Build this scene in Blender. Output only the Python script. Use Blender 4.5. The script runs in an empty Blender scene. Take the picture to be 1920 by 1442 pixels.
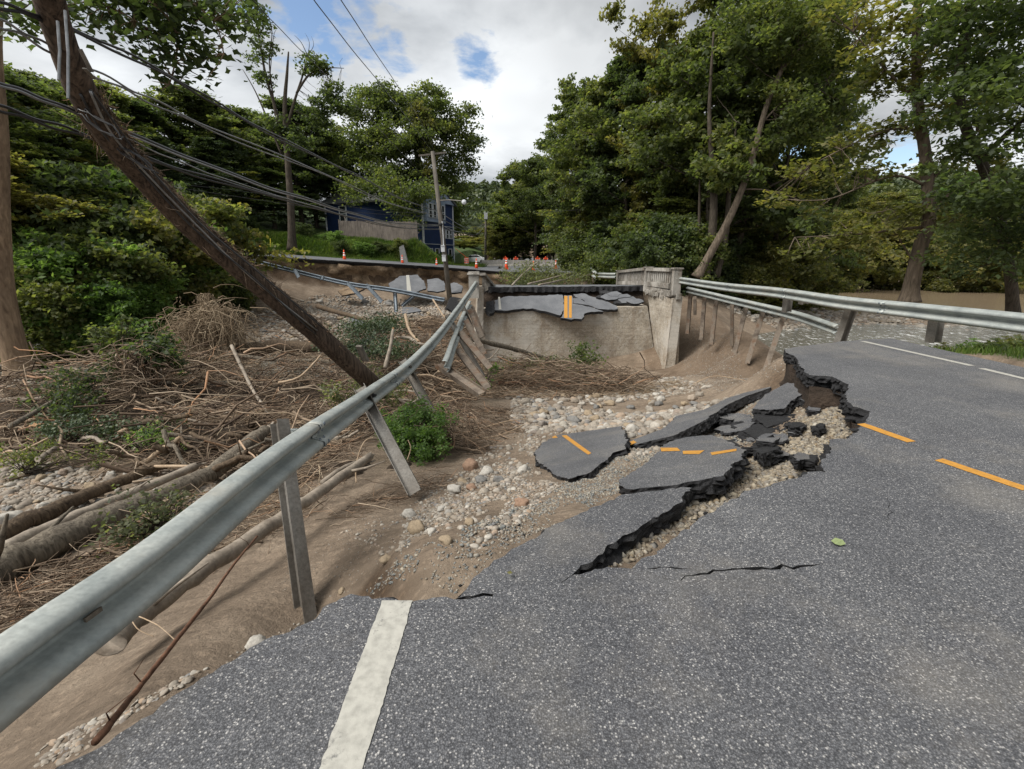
import bpy, bmesh, math, random
import numpy as np
from mathutils import Vector, Matrix, noise
from mathutils.geometry import tessellate_polygon
R = math.radians
S = bpy.context.scene
C = S.collection
random.seed(7); RNG = np.random.default_rng(7)

# ------------------------------------------------------------------ camera
FPX, HZ, CAMZ = 880.0, 480.0, 1.6
PITCH = math.atan((721 - HZ) / FPX)
cam = bpy.data.objects.new('camera', bpy.data.cameras.new('camera')); C.objects.link(cam)
cam.data.lens = 36 * FPX / 1920; cam.data.sensor_width = 36
cam.data.clip_start = 0.05; cam.data.clip_end = 3000
cam.location = (0, 0, CAMZ); cam.rotation_euler = (math.pi/2 - PITCH, 0, 0)
S.camera = cam
# ------------------------------------------------------------------ world
SUN_EL, SUN_AZ = R(52), R(-112)      # azimuth from +Y towards +X
W = bpy.data.worlds.new('World'); S.world = W; W.use_nodes = True
def ray(px, py):
    x = (px - 960) / FPX; y = -(py - 721) / FPX
    return Vector((x, math.cos(PITCH) + y*math.sin(PITCH), -math.sin(PITCH) + y*math.cos(PITCH)))
def build_world():
    nt = W.node_tree; N = nt.nodes; L = nt.links; N.clear()
    out = N.new('ShaderNodeOutputWorld'); bg = N.new('ShaderNodeBackground'); bg.inputs[1].default_value = 0.1
    L.new(bg.outputs[0], out.inputs[0])
    sky = N.new('ShaderNodeTexSky'); sky.sky_type = 'NISHITA'; sky.sun_disc = False
    sky.sun_elevation = SUN_EL; sky.sun_rotation = SUN_AZ; sky.dust_density = 0.6
    tc = N.new('ShaderNodeTexCoord'); sep = N.new('ShaderNodeSeparateXYZ'); L.new(tc.outputs['Generated'], sep.inputs[0])
    def math_(op, a, b=None, clamp=False):
        m = N.new('ShaderNodeMath'); m.operation = op; m.use_clamp = clamp
        for i, v in enumerate((a, b)):
            if v is None: continue
            if isinstance(v, (int, float)): m.inputs[i].default_value = v
            else: L.new(v, m.inputs[i])
        return m.outputs[0]
    zz = math_('ADD', math_('MAXIMUM', sep.outputs['Z'], 0.0), 0.16)
    cx = math_('DIVIDE', sep.outputs['X'], zz); cy = math_('DIVIDE', sep.outputs['Y'], zz)
    cb = N.new('ShaderNodeCombineXYZ'); L.new(cx, cb.inputs[0]); L.new(cy, cb.inputs[1])
    def noise_(scale, det, rough, dist=0.0, off=(0, 0, 0), st=(1, 1, 1)):
        mp = N.new('ShaderNodeMapping'); mp.inputs[1].default_value = off; mp.inputs[3].default_value = st; L.new(cb.outputs[0], mp.inputs[0])
        n = N.new('ShaderNodeTexNoise'); n.inputs['Scale'].default_value = scale; n.inputs['Detail'].default_value = det
        n.inputs['Roughness'].default_value = rough; n.inputs['Distortion'].default_value = dist; L.new(mp.outputs[0], n.inputs['Vector']); return n.outputs[0]
    n1 = noise_(1.1, 7, .55, .3, (3.1, 1.7, 0)); n2 = noise_(0.55, 4, .5, .1, (7.7, 2.2, 1), (1, .75, 1))
    r1 = N.new('ShaderNodeValToRGB'); L.new(n1, r1.inputs[0])
    e = r1.color_ramp.elements; e[0].position = .30; e[0].color = (2.5, 2.7, 2.95, 1); e[1].position = .60; e[1].color = (6.4, 6.6, 6.75, 1)
    m = r1.color_ramp.elements.new(.45); m.color = (4.7, 4.9, 5.1, 1)
    r2 = N.new('ShaderNodeMapRange'); r2.inputs[1].default_value = .36; r2.inputs[2].default_value = .60; r2.inputs[3].default_value = .62; r2.inputs[4].default_value = 1.08; L.new(n2, r2.inputs[0])
    mul = N.new('ShaderNodeVectorMath'); mul.operation = 'SCALE'; L.new(r1.outputs[0], mul.inputs[0]); L.new(r2.outputs[0], mul.inputs[3])
    # gaps of blue between the clouds, at a few directions, ragged by noise
    spots = [((565, 5), .13, 1.3), ((640, 50), .11, .95), ((892, 110), .055, 1.25), ((1500, 300), .10, 1.3), ((1700, 300), .06, 1.0), ((725, 80), .07, .7)]
    n3 = noise_(6.0, 5, .6, .2, (1, 4, 2))
    acc = None
    for (px, py), rad, k in spots:
        d = ray(px, py).normalized()
        vd = N.new('ShaderNodeVectorMath'); vd.operation = 'DISTANCE'; L.new(tc.outputs['Generated'], vd.inputs[0]); vd.inputs[1].default_value = d
        a = math_('SUBTRACT', 1.0, math_('DIVIDE', vd.outputs['Value'], rad))
        a = math_('MULTIPLY', math_('MAXIMUM', a, 0.0), k)
        acc = a if acc is None else math_('MAXIMUM', acc, a)
    b = math_('MULTIPLY', math_('SUBTRACT', math_('ADD', math_('MULTIPLY', acc, .55), math_('MULTIPLY', n3, 1.6)), .98), 3.0, True)
    b = math_('MULTIPLY', b, math_('MINIMUM', math_('MULTIPLY', acc, 5), 1.0), True)
    mix = N.new('ShaderNodeMix'); mix.data_type = 'RGBA'; L.new(b, mix.inputs[0]); L.new(mul.outputs[0], mix.inputs[6]); L.new(sky.outputs[0], mix.inputs[7])
    L.new(mix.outputs[2], bg.inputs[0])
build_world()
sun = bpy.data.objects.new('sun', bpy.data.lights.new('sun', 'SUN')); C.objects.link(sun)
sun.data.energy = 3.1; sun.data.angle = R(38); sun.data.color = (1, .96, .9)
sd = Vector((math.sin(SUN_AZ)*math.cos(SUN_EL), math.cos(SUN_AZ)*math.cos(SUN_EL), math.sin(SUN_EL)))
sun.rotation_euler = sd.to_track_quat('Z', 'Y').to_euler()
S.view_settings.view_transform = 'Standard'; S.view_settings.look = 'None'; S.view_settings.gamma = 1
S.view_settings.exposure = 0.78
S.render.engine = 'CYCLES'; S.cycles.max_bounces = 5; S.cycles.diffuse_bounces = 3; S.cycles.transparent_max_bounces = 4

# ------------------------------------------------------------------ helpers
def P(px, py, z=0.0):                       # pixel of the photo -> point at height z
    d = ray(px, py); t = (z - CAMZ) / d.z; return Vector((d.x*t, d.y*t, z))
def D(px, py, y):                           # pixel -> point at distance Y
    d = ray(px, py); t = y / d.y; return Vector((d.x*t, y, CAMZ + d.z*t))
def T(px, py, t):
    d = ray(px, py); return Vector((d.x*t, d.y*t, CAMZ + d.z*t))
def V(*a): return Vector(a)

def tag(o, label=None, cat=None, group=None, kind=None):
    if label: o['label'] = label
    if cat: o['category'] = cat
    if group: o['group'] = group
    if kind: o['kind'] = kind
    return o
def link(name, me, mat=None, parent=None, smooth=False):
    if mat is not None:
        for m in (mat if isinstance(mat, (list, tuple)) else [mat]): me.materials.append(m)
    if smooth: me.polygons.foreach_set('use_smooth', np.ones(len(me.polygons), bool))
    o = bpy.data.objects.new(name, me); C.objects.link(o)
    if parent is not None:
        o.parent = parent; o.matrix_parent_inverse = Matrix.Translation(-Vector(parent.location))
    return o
def empty(name, loc=(0, 0, 0)):
    o = bpy.data.objects.new(name, None); C.objects.link(o); o.location = loc; o.empty_display_size = .2; return o
def np_mesh(name, v, f, mi=None):
    """v (N,3); f (M,k) one polygon size"""
    v = np.asarray(v, np.float32); f = np.asarray(f, np.int32); me = bpy.data.meshes.new(name)
    k = f.shape[1]; me.vertices.add(len(v)); me.vertices.foreach_set('co', v.ravel())
    me.loops.add(f.size); me.loops.foreach_set('vertex_index', f.ravel())
    me.polygons.add(len(f)); me.polygons.foreach_set('loop_start', np.arange(0, f.size, k, dtype=np.int32))
    if mi is not None: me.polygons.foreach_set('material_index', np.asarray(mi, np.int32))
    me.update(calc_edges=True); me.validate(); return me
def py_mesh(name, v, f, mi=None):
    me = bpy.data.meshes.new(name); me.from_pydata([tuple(a) for a in v], [], f)
    if mi is not None: me.polygons.foreach_set('material_index', mi)
    me.update(); return me
class MB:
    def __init__(s): s.v = []; s.f = []; s.m = []
    def add(s, v, f, m=0):
        b = len(s.v); s.v += [tuple(a) for a in v]; s.f += [tuple(i+b for i in q) for q in f]; s.m += [m]*len(f)
    def box(s, c, size, rot=None, m=0, taper=1.0):
        x, y, z = (a/2 for a in size); pts = []
        for dz in (-1, 1):
            k = taper if dz > 0 else 1
            for dx, dy in ((-1, -1), (1, -1), (1, 1), (-1, 1)): pts.append(Vector((dx*x*k, dy*y*k, dz*z)))
        if rot is not None: pts = [rot @ p for p in pts]
        pts = [p + Vector(c) for p in pts]
        s.add(pts, [(3, 2, 1, 0), (4, 5, 6, 7), (0, 1, 5, 4), (1, 2, 6, 5), (2, 3, 7, 6), (3, 0, 4, 7)], m)
    def hexa(s, p, m=0):                    # 8 corners: bottom 4, top 4
        s.add(p, [(3, 2, 1, 0), (4, 5, 6, 7), (0, 1, 5, 4), (1, 2, 6, 5), (2, 3, 7, 6), (3, 0, 4, 7)], m)
    def beam(s, a, b, w, h, side=None, m=0):
        a = Vector(a); b = Vector(b); t = (b-a).normalized()
        u = Vector(side) if side is not None else (Vector((0, 0, 1)) if abs(t.z) < .9 else Vector((0, 1, 0)))
        n = t.cross(u).normalized(); u = n.cross(t).normalized()
        p = []
        for q in (a, b):
            for i, j in ((-1, -1), (1, -1), (1, 1), (-1, 1)): p.append(q + n*(i*w/2) + u*(j*h/2))
        s.hexa(p, m)
    def tube(s, pts, rad, n=8, m=0, caps=True):
        pts = [Vector(p) for p in pts]; K = len(pts)
        if not isinstance(rad, (list, tuple)): rad = [rad]*K
        ref = Vector((0, 0, 1)) if abs((pts[-1]-pts[0]).normalized().z) < .85 else Vector((1, 0, 0))
        v = []
        for i, p in enumerate(pts):
            t = (pts[min(i+1, K-1)] - pts[max(i-1, 0)]).normalized(); u = t.cross(ref).normalized(); w = t.cross(u)
            for k in range(n):
                a = 2*math.pi*k/n; v.append(p + u*(math.cos(a)*rad[i]) + w*(math.sin(a)*rad[i]))
        f = [(i*n+k, i*n+(k+1) % n, (i+1)*n+(k+1) % n, (i+1)*n+k) for i in range(K-1) for k in range(n)]
        if caps: f += [tuple(range(n-1, -1, -1)), tuple((K-1)*n+k for k in range(n))]
        s.add(v, f, m)
    def lathe(s, c, prof, n=16, m=0, rot=None):
        v = []; c = Vector(c)
        for r, z in prof:
            for k in range(n):
                a = 2*math.pi*k/n; p = Vector((r*math.cos(a), r*math.sin(a), z)); v.append((rot @ p if rot else p) + c)
        K = len(prof); f = [(i*n+k, i*n+(k+1) % n, (i+1)*n+(k+1) % n, (i+1)*n+k) for i in range(K-1) for k in range(n)]
        f += [tuple(range(n-1, -1, -1)), tuple((K-1)*n+k for k in range(n))]
        s.add(v, f, m)
    def build(s, name, mat, parent=None, smooth=False):
        return link(name, py_mesh(name, s.v, s.f, s.m), mat, parent, smooth)
def tubes_np(pts, rad, n=3):
    """pts (N,K,3), rad (N,K) -> verts, quads"""
    pts = np.asarray(pts, float); N_, K, _ = pts.shape
    t = np.empty_like(pts); t[:, 1:-1] = pts[:, 2:] - pts[:, :-2]; t[:, 0] = pts[:, 1]-pts[:, 0]; t[:, -1] = pts[:, -1]-pts[:, -2]
    t /= np.linalg.norm(t, axis=2, keepdims=True) + 1e-9
    ref = np.where(np.abs(t[:, :1, 2:3]) < .8, np.array([0, 0, 1.]), np.array([1., 0, 0]))
    u = np.cross(t, np.broadcast_to(ref, t.shape)); u /= np.linalg.norm(u, axis=2, keepdims=True) + 1e-9; w = np.cross(t, u)
    a = np.arange(n)*2*np.pi/n
    v = pts[:, :, None] + rad[:, :, None, None]*(u[:, :, None]*np.cos(a)[None, None, :, None] + w[:, :, None]*np.sin(a)[None, None, :, None])
    base = (np.arange(N_)*K*n)[:, None, None]; i = np.arange(K-1)[None, :, None]; k = np.arange(n)[None, None, :]
    q = np.stack([base+i*n+k, base+i*n+(k+1) % n, base+(i+1)*n+(k+1) % n, base+(i+1)*n+k], -1)
    return v.reshape(-1, 3), q.reshape(-1, 4)
def crook(rng, a, b, K, wob):               # a wandering polyline from a to b
    a = np.array(a, float); b = np.array(b, float); s = np.linspace(0, 1, K)[:, None]
    p = a + (b-a)*s; L_ = np.linalg.norm(b-a); j = rng.normal(0, wob*L_/K, (K, 3)).cumsum(0); j -= j[0] + (j[-1]-j[0])*s
    return p + j
def jag(pts, step, amp, seed=0, closed=True):
    """subdivide a polygon outline (Vectors) and ruffle it sideways in its own plane"""
    rng = random.Random(seed); out = []; n = len(pts)
    nrm = Vector((0, 0, 0))
    for i in range(n): nrm += (pts[i]-pts[0]).cross(pts[(i+1) % n]-pts[0])
    nrm.normalize()
    for i in range(n if closed else n-1):
        a, b = pts[i], pts[(i+1) % n]; L_ = (b-a).length; k = max(1, int(L_/step)); side = nrm.cross(b-a)
        if side.length > 0: side.normalize()
        for j in range(k):
            s = j/k; p = a.lerp(b, s); q = V(p.x, p.y, seed*1.7); w_ = amp/.012
            o = amp*(2.6*noise.noise(q*(5/max(.6, w_))) + 1.7*noise.noise(q*(17/max(.6, w_))) + rng.gauss(0, .35))
            out.append(p + side*o + (b-a)*(rng.uniform(-.2, .2)/k if j else 0))
    if not closed: out.append(pts[-1])
    return out

# ------------------------------------------------------------------ materials
def newmat(name):
    m = bpy.data.materials.new(name); m.use_nodes = True; nt = m.node_tree; return m, nt.nodes, nt.links, nt.nodes['Principled BSDF']
def setin(b, **k):
    names = dict(rough='Roughness', metal='Metallic', spec='Specular IOR Level')
    for a, v in k.items(): b.inputs[names[a]].default_value = v
def ramp(N, L, src, stops):
    r = N.new('ShaderNodeValToRGB'); e = r.color_ramp.elements
    e[0].position = stops[0][0]; e[0].color = (*stops[0][1], 1); e[1].position = stops[-1][0]; e[1].color = (*stops[-1][1], 1)
    for p, c in stops[1:-1]: x = e.new(p); x.color = (*c, 1)
    L.new(src, r.inputs[0]); return r.outputs[0]
def coords(N, L, obj=True, scale=(1, 1, 1), rot=(0, 0, 0)):
    tc = N.new('ShaderNodeTexCoord'); mp = N.new('ShaderNodeMapping'); mp.inputs[3].default_value = scale; mp.inputs[2].default_value = rot
    if obj: L.new(tc.outputs['Object'], mp.inputs[0])
    else:
        g = N.new('ShaderNodeNewGeometry'); L.new(g.outputs['Position'], mp.inputs[0])
    return mp.outputs[0]
def nz(N, L, co, scale, det=4, rough=.55, dist=0):
    n = N.new('ShaderNodeTexNoise'); n.inputs['Scale'].default_value = scale; n.inputs['Detail'].default_value = det
    n.inputs['Roughness'].default_value = rough; n.inputs['Distortion'].default_value = dist; L.new(co, n.inputs['Vector']); return n.outputs[0]
def vor(N, L, co, scale, feat='F1', out='Distance'):
    n = N.new('ShaderNodeTexVoronoi'); n.feature = feat; n.inputs['Scale'].default_value = scale; L.new(co, n.inputs['Vector']); return n.outputs[out]
def mixc(N, L, f, a, b, mode='MIX'):
    m = N.new('ShaderNodeMix'); m.data_type = 'RGBA'; m.blend_type = mode
    for i, v in ((0, f), (6, a), (7, b)):
        if isinstance(v, (int, float)): m.inputs[i].default_value = v
        elif isinstance(v, tuple): m.inputs[i].default_value = (*v, 1)
        else: L.new(v, m.inputs[i])
    return m.outputs[2]
def bump(N, L, b, h, strength=.5, dist=.01):
    n = N.new('ShaderNodeBump'); n.inputs['Strength'].default_value = strength; n.inputs['Distance'].default_value = dist
    L.new(h, n.inputs['Height']); L.new(n.outputs[0], b.inputs['Normal'])
def m_noise(name, c0, c1, scale=5, rough=.85, bs=.5, bd=.02, scale2=None, stretch=(1, 1, 1), metal=0, c2=None, world=True):
    m, N, L, b = newmat(name); co = coords(N, L, not world, stretch); n = nz(N, L, co, scale, 8, .6)
    st = [(.3, c0), (.7, c1)] if c2 is None else [(.3, c0), (.5, c1), (.7, c2)]
    col = ramp(N, L, n, st); n2 = nz(N, L, co, scale2 or scale*6, 6, .65)
    col = mixc(N, L, .75, col, ramp(N, L, n2, [(.3, (.55,)*3), (.7, (1.25,)*3)]), 'MULTIPLY')
    L.new(col, b.inputs['Base Color']); setin(b, rough=rough, metal=metal, spec=.3); bump(N, L, b, n2, bs, bd); return m
def m_flat(name, c, rough=.6, metal=0, var=.25, scale=20):
    m, N, L, b = newmat(name); co = coords(N, L, True); n = nz(N, L, co, scale, 6)
    L.new(ramp(N, L, n, [(.3, tuple(x*(1-var) for x in c)), (.7, tuple(min(1, x*(1+var)) for x in c))]), b.inputs['Base Color'])
    setin(b, rough=rough, metal=metal); return m
def m_asphalt():
    m, N, L, b = newmat('asphalt'); co = coords(N, L, False)
    v = N.new('ShaderNodeTexVoronoi'); v.inputs['Scale'].default_value = 150; L.new(co, v.inputs['Vector'])
    bw = N.new('ShaderNodeSeparateColor'); L.new(v.outputs['Color'], bw.inputs[0])
    agg = ramp(N, L, bw.outputs[0], [(0, (.066, .069, .076)), (.45, (.100, .104, .113)), (.80, (.14, .144, .154)), (.93, (.22, .22, .222)), (.99, (.40, .395, .385))])
    edge = ramp(N, L, v.outputs['Distance'], [(.25, (1, 1, 1)), (.75, (.35, .35, .36))])
    col = mixc(N, L, .9, agg, edge, 'MULTIPLY')
    big = nz(N, L, co, .9, 5, .6); col = mixc(N, L, .8, col, ramp(N, L, big, [(.3, (.80, .80, .82)), (.7, (1.22, 1.20, 1.17))]), 'MULTIPLY')
    fine = nz(N, L, co, 240, 2); col = mixc(N, L, .5, col, ramp(N, L, fine, [(.35, (.5,)*3), (.65, (1.5,)*3)]), 'MULTIPLY')
    cw = coords(N, L, False, (1.1, .06, 1)); wp = nz(N, L, cw, 1.0, 4, .5); col = mixc(N, L, .8, col, ramp(N, L, wp, [(.35, (.84, .84, .85)), (.62, (1.16, 1.15, 1.13))]), 'MULTIPLY')
    pt_ = nz(N, L, co, 3.2, 6, .6); col = mixc(N, L, .6, col, ramp(N, L, pt_, [(.30, (.8, .8, .8)), (.5, (1, 1, 1)), (.75, (1.12, 1.12, 1.1))]), 'MULTIPLY')
    # pale dried silt in patches
    silt = ramp(N, L, nz(N, L, co, .55, 9, .72), [(.50, (0,)*3), (.72, (.5,)*3)])
    hair = nz(N, L, co, 2.4, 9, .8, 1.5); hc = ramp(N, L, hair, [(.485, (1,)*3), (.5, (.55,)*3), (.515, (1,)*3)]); col = mixc(N, L, .35, col, hc, 'MULTIPLY')
    col = mixc(N, L, silt, col, (.22, .20, .17))
    L.new(col, b.inputs['Base Color']); setin(b, rough=.78, spec=.45); bump(N, L, b, v.outputs['Distance'], .55, .004); return m
def m_asphalt_far():
    return m_noise('asphalt_weathered', (.10, .105, .115), (.17, .175, .185), 1.2, .85, .3, .01, 30)
def m_galv():
    m, N, L, b = newmat('galvanised_steel'); co = coords(N, L, True)
    n = nz(N, L, co, 3.5, 8, .6, .4); n2 = nz(N, L, co, 45, 5); v = vor(N, L, co, 70)
    col = ramp(N, L, n, [(.3, (.25, .275, .27)), (.5, (.34, .365, .35)), (.72, (.44, .455, .425))])
    col = mixc(N, L, .6, col, ramp(N, L, n2, [(.3, (.75,)*3), (.7, (1.15,)*3)]), 'MULTIPLY')
    mud = ramp(N, L, nz(N, L, co, 1.6, 7, .65), [(.55, (0,)*3), (.72, (.5,)*3)]); col = mixc(N, L, mud, col, (.34, .29, .22))
    rust = ramp(N, L, nz(N, L, co, 9, 8, .7), [(.70, (0,)*3), (.78, (.6,)*3)]); col = mixc(N, L, rust, col, (.16, .07, .03))
    L.new(col, b.inputs['Base Color']); setin(b, metal=.35, spec=.4)
    L.new(ramp(N, L, n2, [(.3, (.5,)*3), (.7, (.72,)*3)]), b.inputs['Roughness']); bump(N, L, b, n2, .15, .003); return m
def m_bark(name, c0, c1, st=(9, 9, 1.2), sc=2.2, bs=.9, bd=.03):
    m, N, L, b = newmat(name); co = coords(N, L, True, st); n = nz(N, L, co, sc, 9, .65, .6)
    co2 = coords(N, L, True); big = nz(N, L, co2, 1.3, 5)
    col = ramp(N, L, n, [(.32, c0), (.66, c1)]); col = mixc(N, L, .7, col, ramp(N, L, big, [(.3, (.6, .6, .6)), (.7, (1.2, 1.2, 1.15))]), 'MULTIPLY')
    L.new(col, b.inputs['Base Color']); setin(b, rough=.9, spec=.2); bump(N, L, b, n, bs, bd); return m
def m_leaf(name, c0, c1, c2, noise_scale=.35, trans=.52, vein=None):
    m, N, L, b = newmat(name); g = N.new('ShaderNodeNewGeometry'); co = coords(N, L, False)
    n = nz(N, L, co, noise_scale, 4, .6); oi = N.new('ShaderNodeObjectInfo')
    a = N.new('ShaderNodeMath'); a.operation = 'MULTIPLY_ADD'; L.new(g.outputs['Random Per Island'], a.inputs[0]); a.inputs[1].default_value = .35; L.new(n, a.inputs[2])
    a2 = N.new('ShaderNodeMath'); a2.operation = 'MULTIPLY_ADD'; L.new(oi.outputs['Random'], a2.inputs[0]); a2.inputs[1].default_value = .22; L.new(a.outputs[0], a2.inputs[2])
    col = ramp(N, L, a2.outputs[0], [(.50, c0), (.78, c1), (1.0, c2)])
    L.new(col, b.inputs['Base Color']); setin(b, rough=.55, spec=.35)
    tr = N.new('ShaderNodeBsdfTranslucent'); L.new(mixc(N, L, 1.0, col, (1.9, 2.0, .9), 'MULTIPLY'), tr.inputs[0])
    mx = N.new('ShaderNodeMixShader'); mx.inputs[0].default_value = trans; L.new(b.outputs[0], mx.inputs[1]); L.new(tr.outputs[0], mx.inputs[2])
    L.new(mx.outputs[0], N['Material Output'].inputs[0]); return m
def m_stone(name, stops, bs=.4):
    m, N, L, b = newmat(name); g = N.new('ShaderNodeNewGeometry'); oi = N.new('ShaderNodeObjectInfo')
    s = N.new('ShaderNodeMath'); s.operation = 'ADD'; L.new(g.outputs['Random Per Island'], s.inputs[0]); L.new(oi.outputs['Random'], s.inputs[1])
    f = N.new('ShaderNodeMath'); f.operation = 'FRACT'; L.new(s.outputs[0], f.inputs[0])
    col = ramp(N, L, f.outputs[0], stops); co = coords(N, L, False); n = nz(N, L, co, 38, 7, .7)
    col = mixc(N, L, .8, col, ramp(N, L, n, [(.28, (.55,)*3), (.7, (1.3,)*3)]), 'MULTIPLY')
    n2 = nz(N, L, co, 3.5, 3); col = mixc(N, L, ramp(N, L, n2, [(.5, (0,)*3), (.75, (.45,)*3)]), col, (.20, .155, .11))
    L.new(col, b.inputs['Base Color']); setin(b, rough=.85, spec=.3); bump(N, L, b, n, bs, .006); return m
def m_concrete(name, c0, c1, board=False):
    m, N, L, b = newmat(name); co = coords(N, L, False); n = nz(N, L, co, 1.0, 8, .65); n2 = nz(N, L, co, 14, 8, .7)
    col = ramp(N, L, n, [(.3, c0), (.7, c1)])
    col = mixc(N, L, .9, col, ramp(N, L, n2, [(.3, (.48,)*3), (.5, (1,)*3), (.72, (1.4,)*3)]), 'MULTIPLY')
    n4 = nz(N, L, co, 4.5, 9, .75, .8); col = mixc(N, L, ramp(N, L, n4, [(.54, (0,)*3), (.62, (.6,)*3)]), col, (.52, .50, .46)); col = mixc(N, L, ramp(N, L, n4, [(.34, (.65,)*3), (.42, (0,)*3)]), col, (.17, .135, .10))
    co2 = coords(N, L, False, (1.2, 1.2, .18)); st = nz(N, L, co2, 2.2, 6, .6)      # run-off stains
    col = mixc(N, L, ramp(N, L, st, [(.52, (0,)*3), (.70, (.5,)*3)]), col, (.20, .145, .10))
    pale = ramp(N, L, nz(N, L, co, .55, 4), [(.50, (0,)*3), (.60, (.6,)*3)]); col = mixc(N, L, pale, col, (.47, .45, .41))
    h = n2
    if board:                                                                        # form-board lines
        sp = N.new('ShaderNodeSeparateXYZ'); L.new(co, sp.inputs[0]); w = N.new('ShaderNodeMath'); w.operation = 'MULTIPLY'; w.inputs[1].default_value = 5.0; L.new(sp.outputs[2], w.inputs[0])
        fr = N.new('ShaderNodeMath'); fr.operation = 'FRACT'; L.new(w.outputs[0], fr.inputs[0])
        ln = ramp(N, L, fr.outputs[0], [(0, (.55,)*3), (.07, (1,)*3), (.95, (1,)*3), (1, (.6,)*3)]); col = mixc(N, L, .55, col, ln, 'MULTIPLY')
        h = mixc(N, L, .5, n2, ln)
    L.new(col, b.inputs['Base Color']); setin(b, rough=.9, spec=.25); bump(N, L, b, h, .5, .03); return m
def m_water(name, c, foam=.0, rough=.12, sc=1.6):
    m, N, L, b = newmat(name); co = coords(N, L, False, (1, .45, 1)); n = nz(N, L, co, sc, 8, .65, .5); n2 = nz(N, L, co, sc*2.6, 8, .7, 1.0)
    fm = ramp(N, L, n2, [(.60-foam*.25, (0,)*3), (.70-foam*.2, (.85,)*3)])
    L.new(mixc(N, L, fm if foam > 0 else 0.0, c, (.75, .76, .74)), b.inputs['Base Color'])
    L.new(mixc(N, L, fm if foam > 0 else 0.0, (rough,)*3, (.7,)*3), b.inputs['Roughness']); bump(N, L, b, n2, .5, .08); return m
def m_paint(name, c, wear=.35):
    m, N, L, b = newmat(name); co = coords(N, L, False); n = nz(N, L, co, 60, 6, .7); n2 = nz(N, L, co, 7, 6, .65)
    k = mixc(N, L, .5, n, n2); f = ramp(N, L, k, [(.5+.18*(1-wear), (0,)*3), (.60+.18*(1-wear), (.85,)*3)])
    dirt = ramp(N, L, nz(N, L, co, 25, 5), [(.3, tuple(x*.72 for x in c)), (.6, c)])
    L.new(mixc(N, L, f, dirt, (.09, .09, .09)), b.inputs['Base Color']); setin(b, rough=.75); bump(N, L, b, n, .4, .003); return m
def m_terrain():
    m, N, L, b = newmat('river_sand_and_mud'); co = coords(N, L, False)
    at = N.new('ShaderNodeAttribute'); at.attribute_name = 'zone'; sp = N.new('ShaderNodeSeparateColor'); L.new(at.outputs['Color'], sp.inputs[0])
    n = nz(N, L, co, .8, 9, .62); nf = nz(N, L, co, 14, 8, .7); cow = coords(N, L, False, (1, 3.5, 1), (0, 0, R(-12))); rip = nz(N, L, cow, 2.2, 7, .55, .6)
    sand = ramp(N, L, n, [(.28, (.12, .090, .064)), (.5, (.205, .158, .115)), (.72, (.285, .228, .17))])
    sand = mixc(N, L, .55, sand, ramp(N, L, rip, [(.35, (.68, .66, .64)), (.62, (1.18,)*3)]), 'MULTIPLY')
    soil = ramp(N, L, nf, [(.3, (.05, .032, .02)), (.7, (.15, .10, .062))])
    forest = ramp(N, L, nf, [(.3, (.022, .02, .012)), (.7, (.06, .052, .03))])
    grass = ramp(N, L, nf, [(.3, (.03, .055, .014)), (.7, (.08, .12, .03))])
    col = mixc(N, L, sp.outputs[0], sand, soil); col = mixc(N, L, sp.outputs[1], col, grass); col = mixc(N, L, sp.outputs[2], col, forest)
    # pebbly speckle
    v = N.new('ShaderNodeTexVoronoi'); v.inputs['Scale'].default_value = 30; L.new(co, v.inputs['Vector']); s2 = N.new('ShaderNodeSeparateColor'); L.new(v.outputs['Color'], s2.inputs[0])
    pe = ramp(N, L, s2.outputs[0], [(.78, (.9,)*3), (.9, (1.5,)*3)]); col = mixc(N, L, .45, col, pe, 'MULTIPLY')
    L.new(col, b.inputs['Base Color']); setin(b, rough=.88, spec=.3)
    bump(N, L, b, mixc(N, L, .6, rip, nf), 1.0, .09); return m

MAT = {}
MAT['asphalt'] = m_asphalt(); MAT['asphalt_far'] = m_asphalt_far()
MAT['asphalt_cut'] = m_noise('broken_asphalt_face', (.012, .012, .013), (.050, .050, .053), 22, .7, 1.0, .03, 120)
MAT['galv'] = m_galv()
MAT['galv_post'] = m_noise('muddy_galvanised_post', (.10, .085, .068), (.25, .24, .22), 2.0, .6, .3, .005, 40, metal=.3, world=False)
MAT['galv_blue'] = m_noise('dull_steel', (.10, .12, .14), (.20, .235, .27), 3, .5, .2, .005, 40, metal=.4)
MAT['rust_post'] = m_noise('rusty_post', (.075, .055, .042), (.20, .165, .13), 3.0, .75, .4, .006, 40, c2=(.15, .085, .05))
MAT['white_paint'] = m_paint('white_road_paint', (.38, .37, .33), .6)
MAT['yellow_paint'] = m_paint('yellow_road_paint', (.46, .22, .03), .55)
MAT['terrain'] = m_terrain()
MAT['soil'] = m_noise('cut_bank_soil', (.065, .044, .028), (.21, .15, .095), 1.3, .95, 1.0, .08, 9, c2=(.34, .25, .165))
MAT['heap_mud_shade'] = m_noise('heap_mud_shade', (.018, .013, .009), (.085, .06, .04), 2.6, .95, 1.0, .08, 16)  # mud, its dark tone paints the shade in gaps between the sticks
MAT['soil_dark_shade'] = m_noise('dark_fill', (.02, .015, .011), (.06, .042, .03), 2.0, .95, 1.0, .08, 12)  # soil of the deck fill; on the road bed its darkness stands for shadow
MAT['concrete'] = m_concrete('board_marked_concrete', (.25, .215, .17), (.46, .415, .345), True)
MAT['concrete2'] = m_concrete('brown_stained_concrete', (.22, .185, .14), (.40, .34, .27))
MAT['concrete_old'] = m_concrete('weathered_parapet_concrete', (.12, .11, .095), (.26, .24, .21))
MAT['barrier'] = m_noise('barrier_concrete', (.28, .26, .23), (.42, .40, .37), 2, .9, .3, .01)
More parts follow.
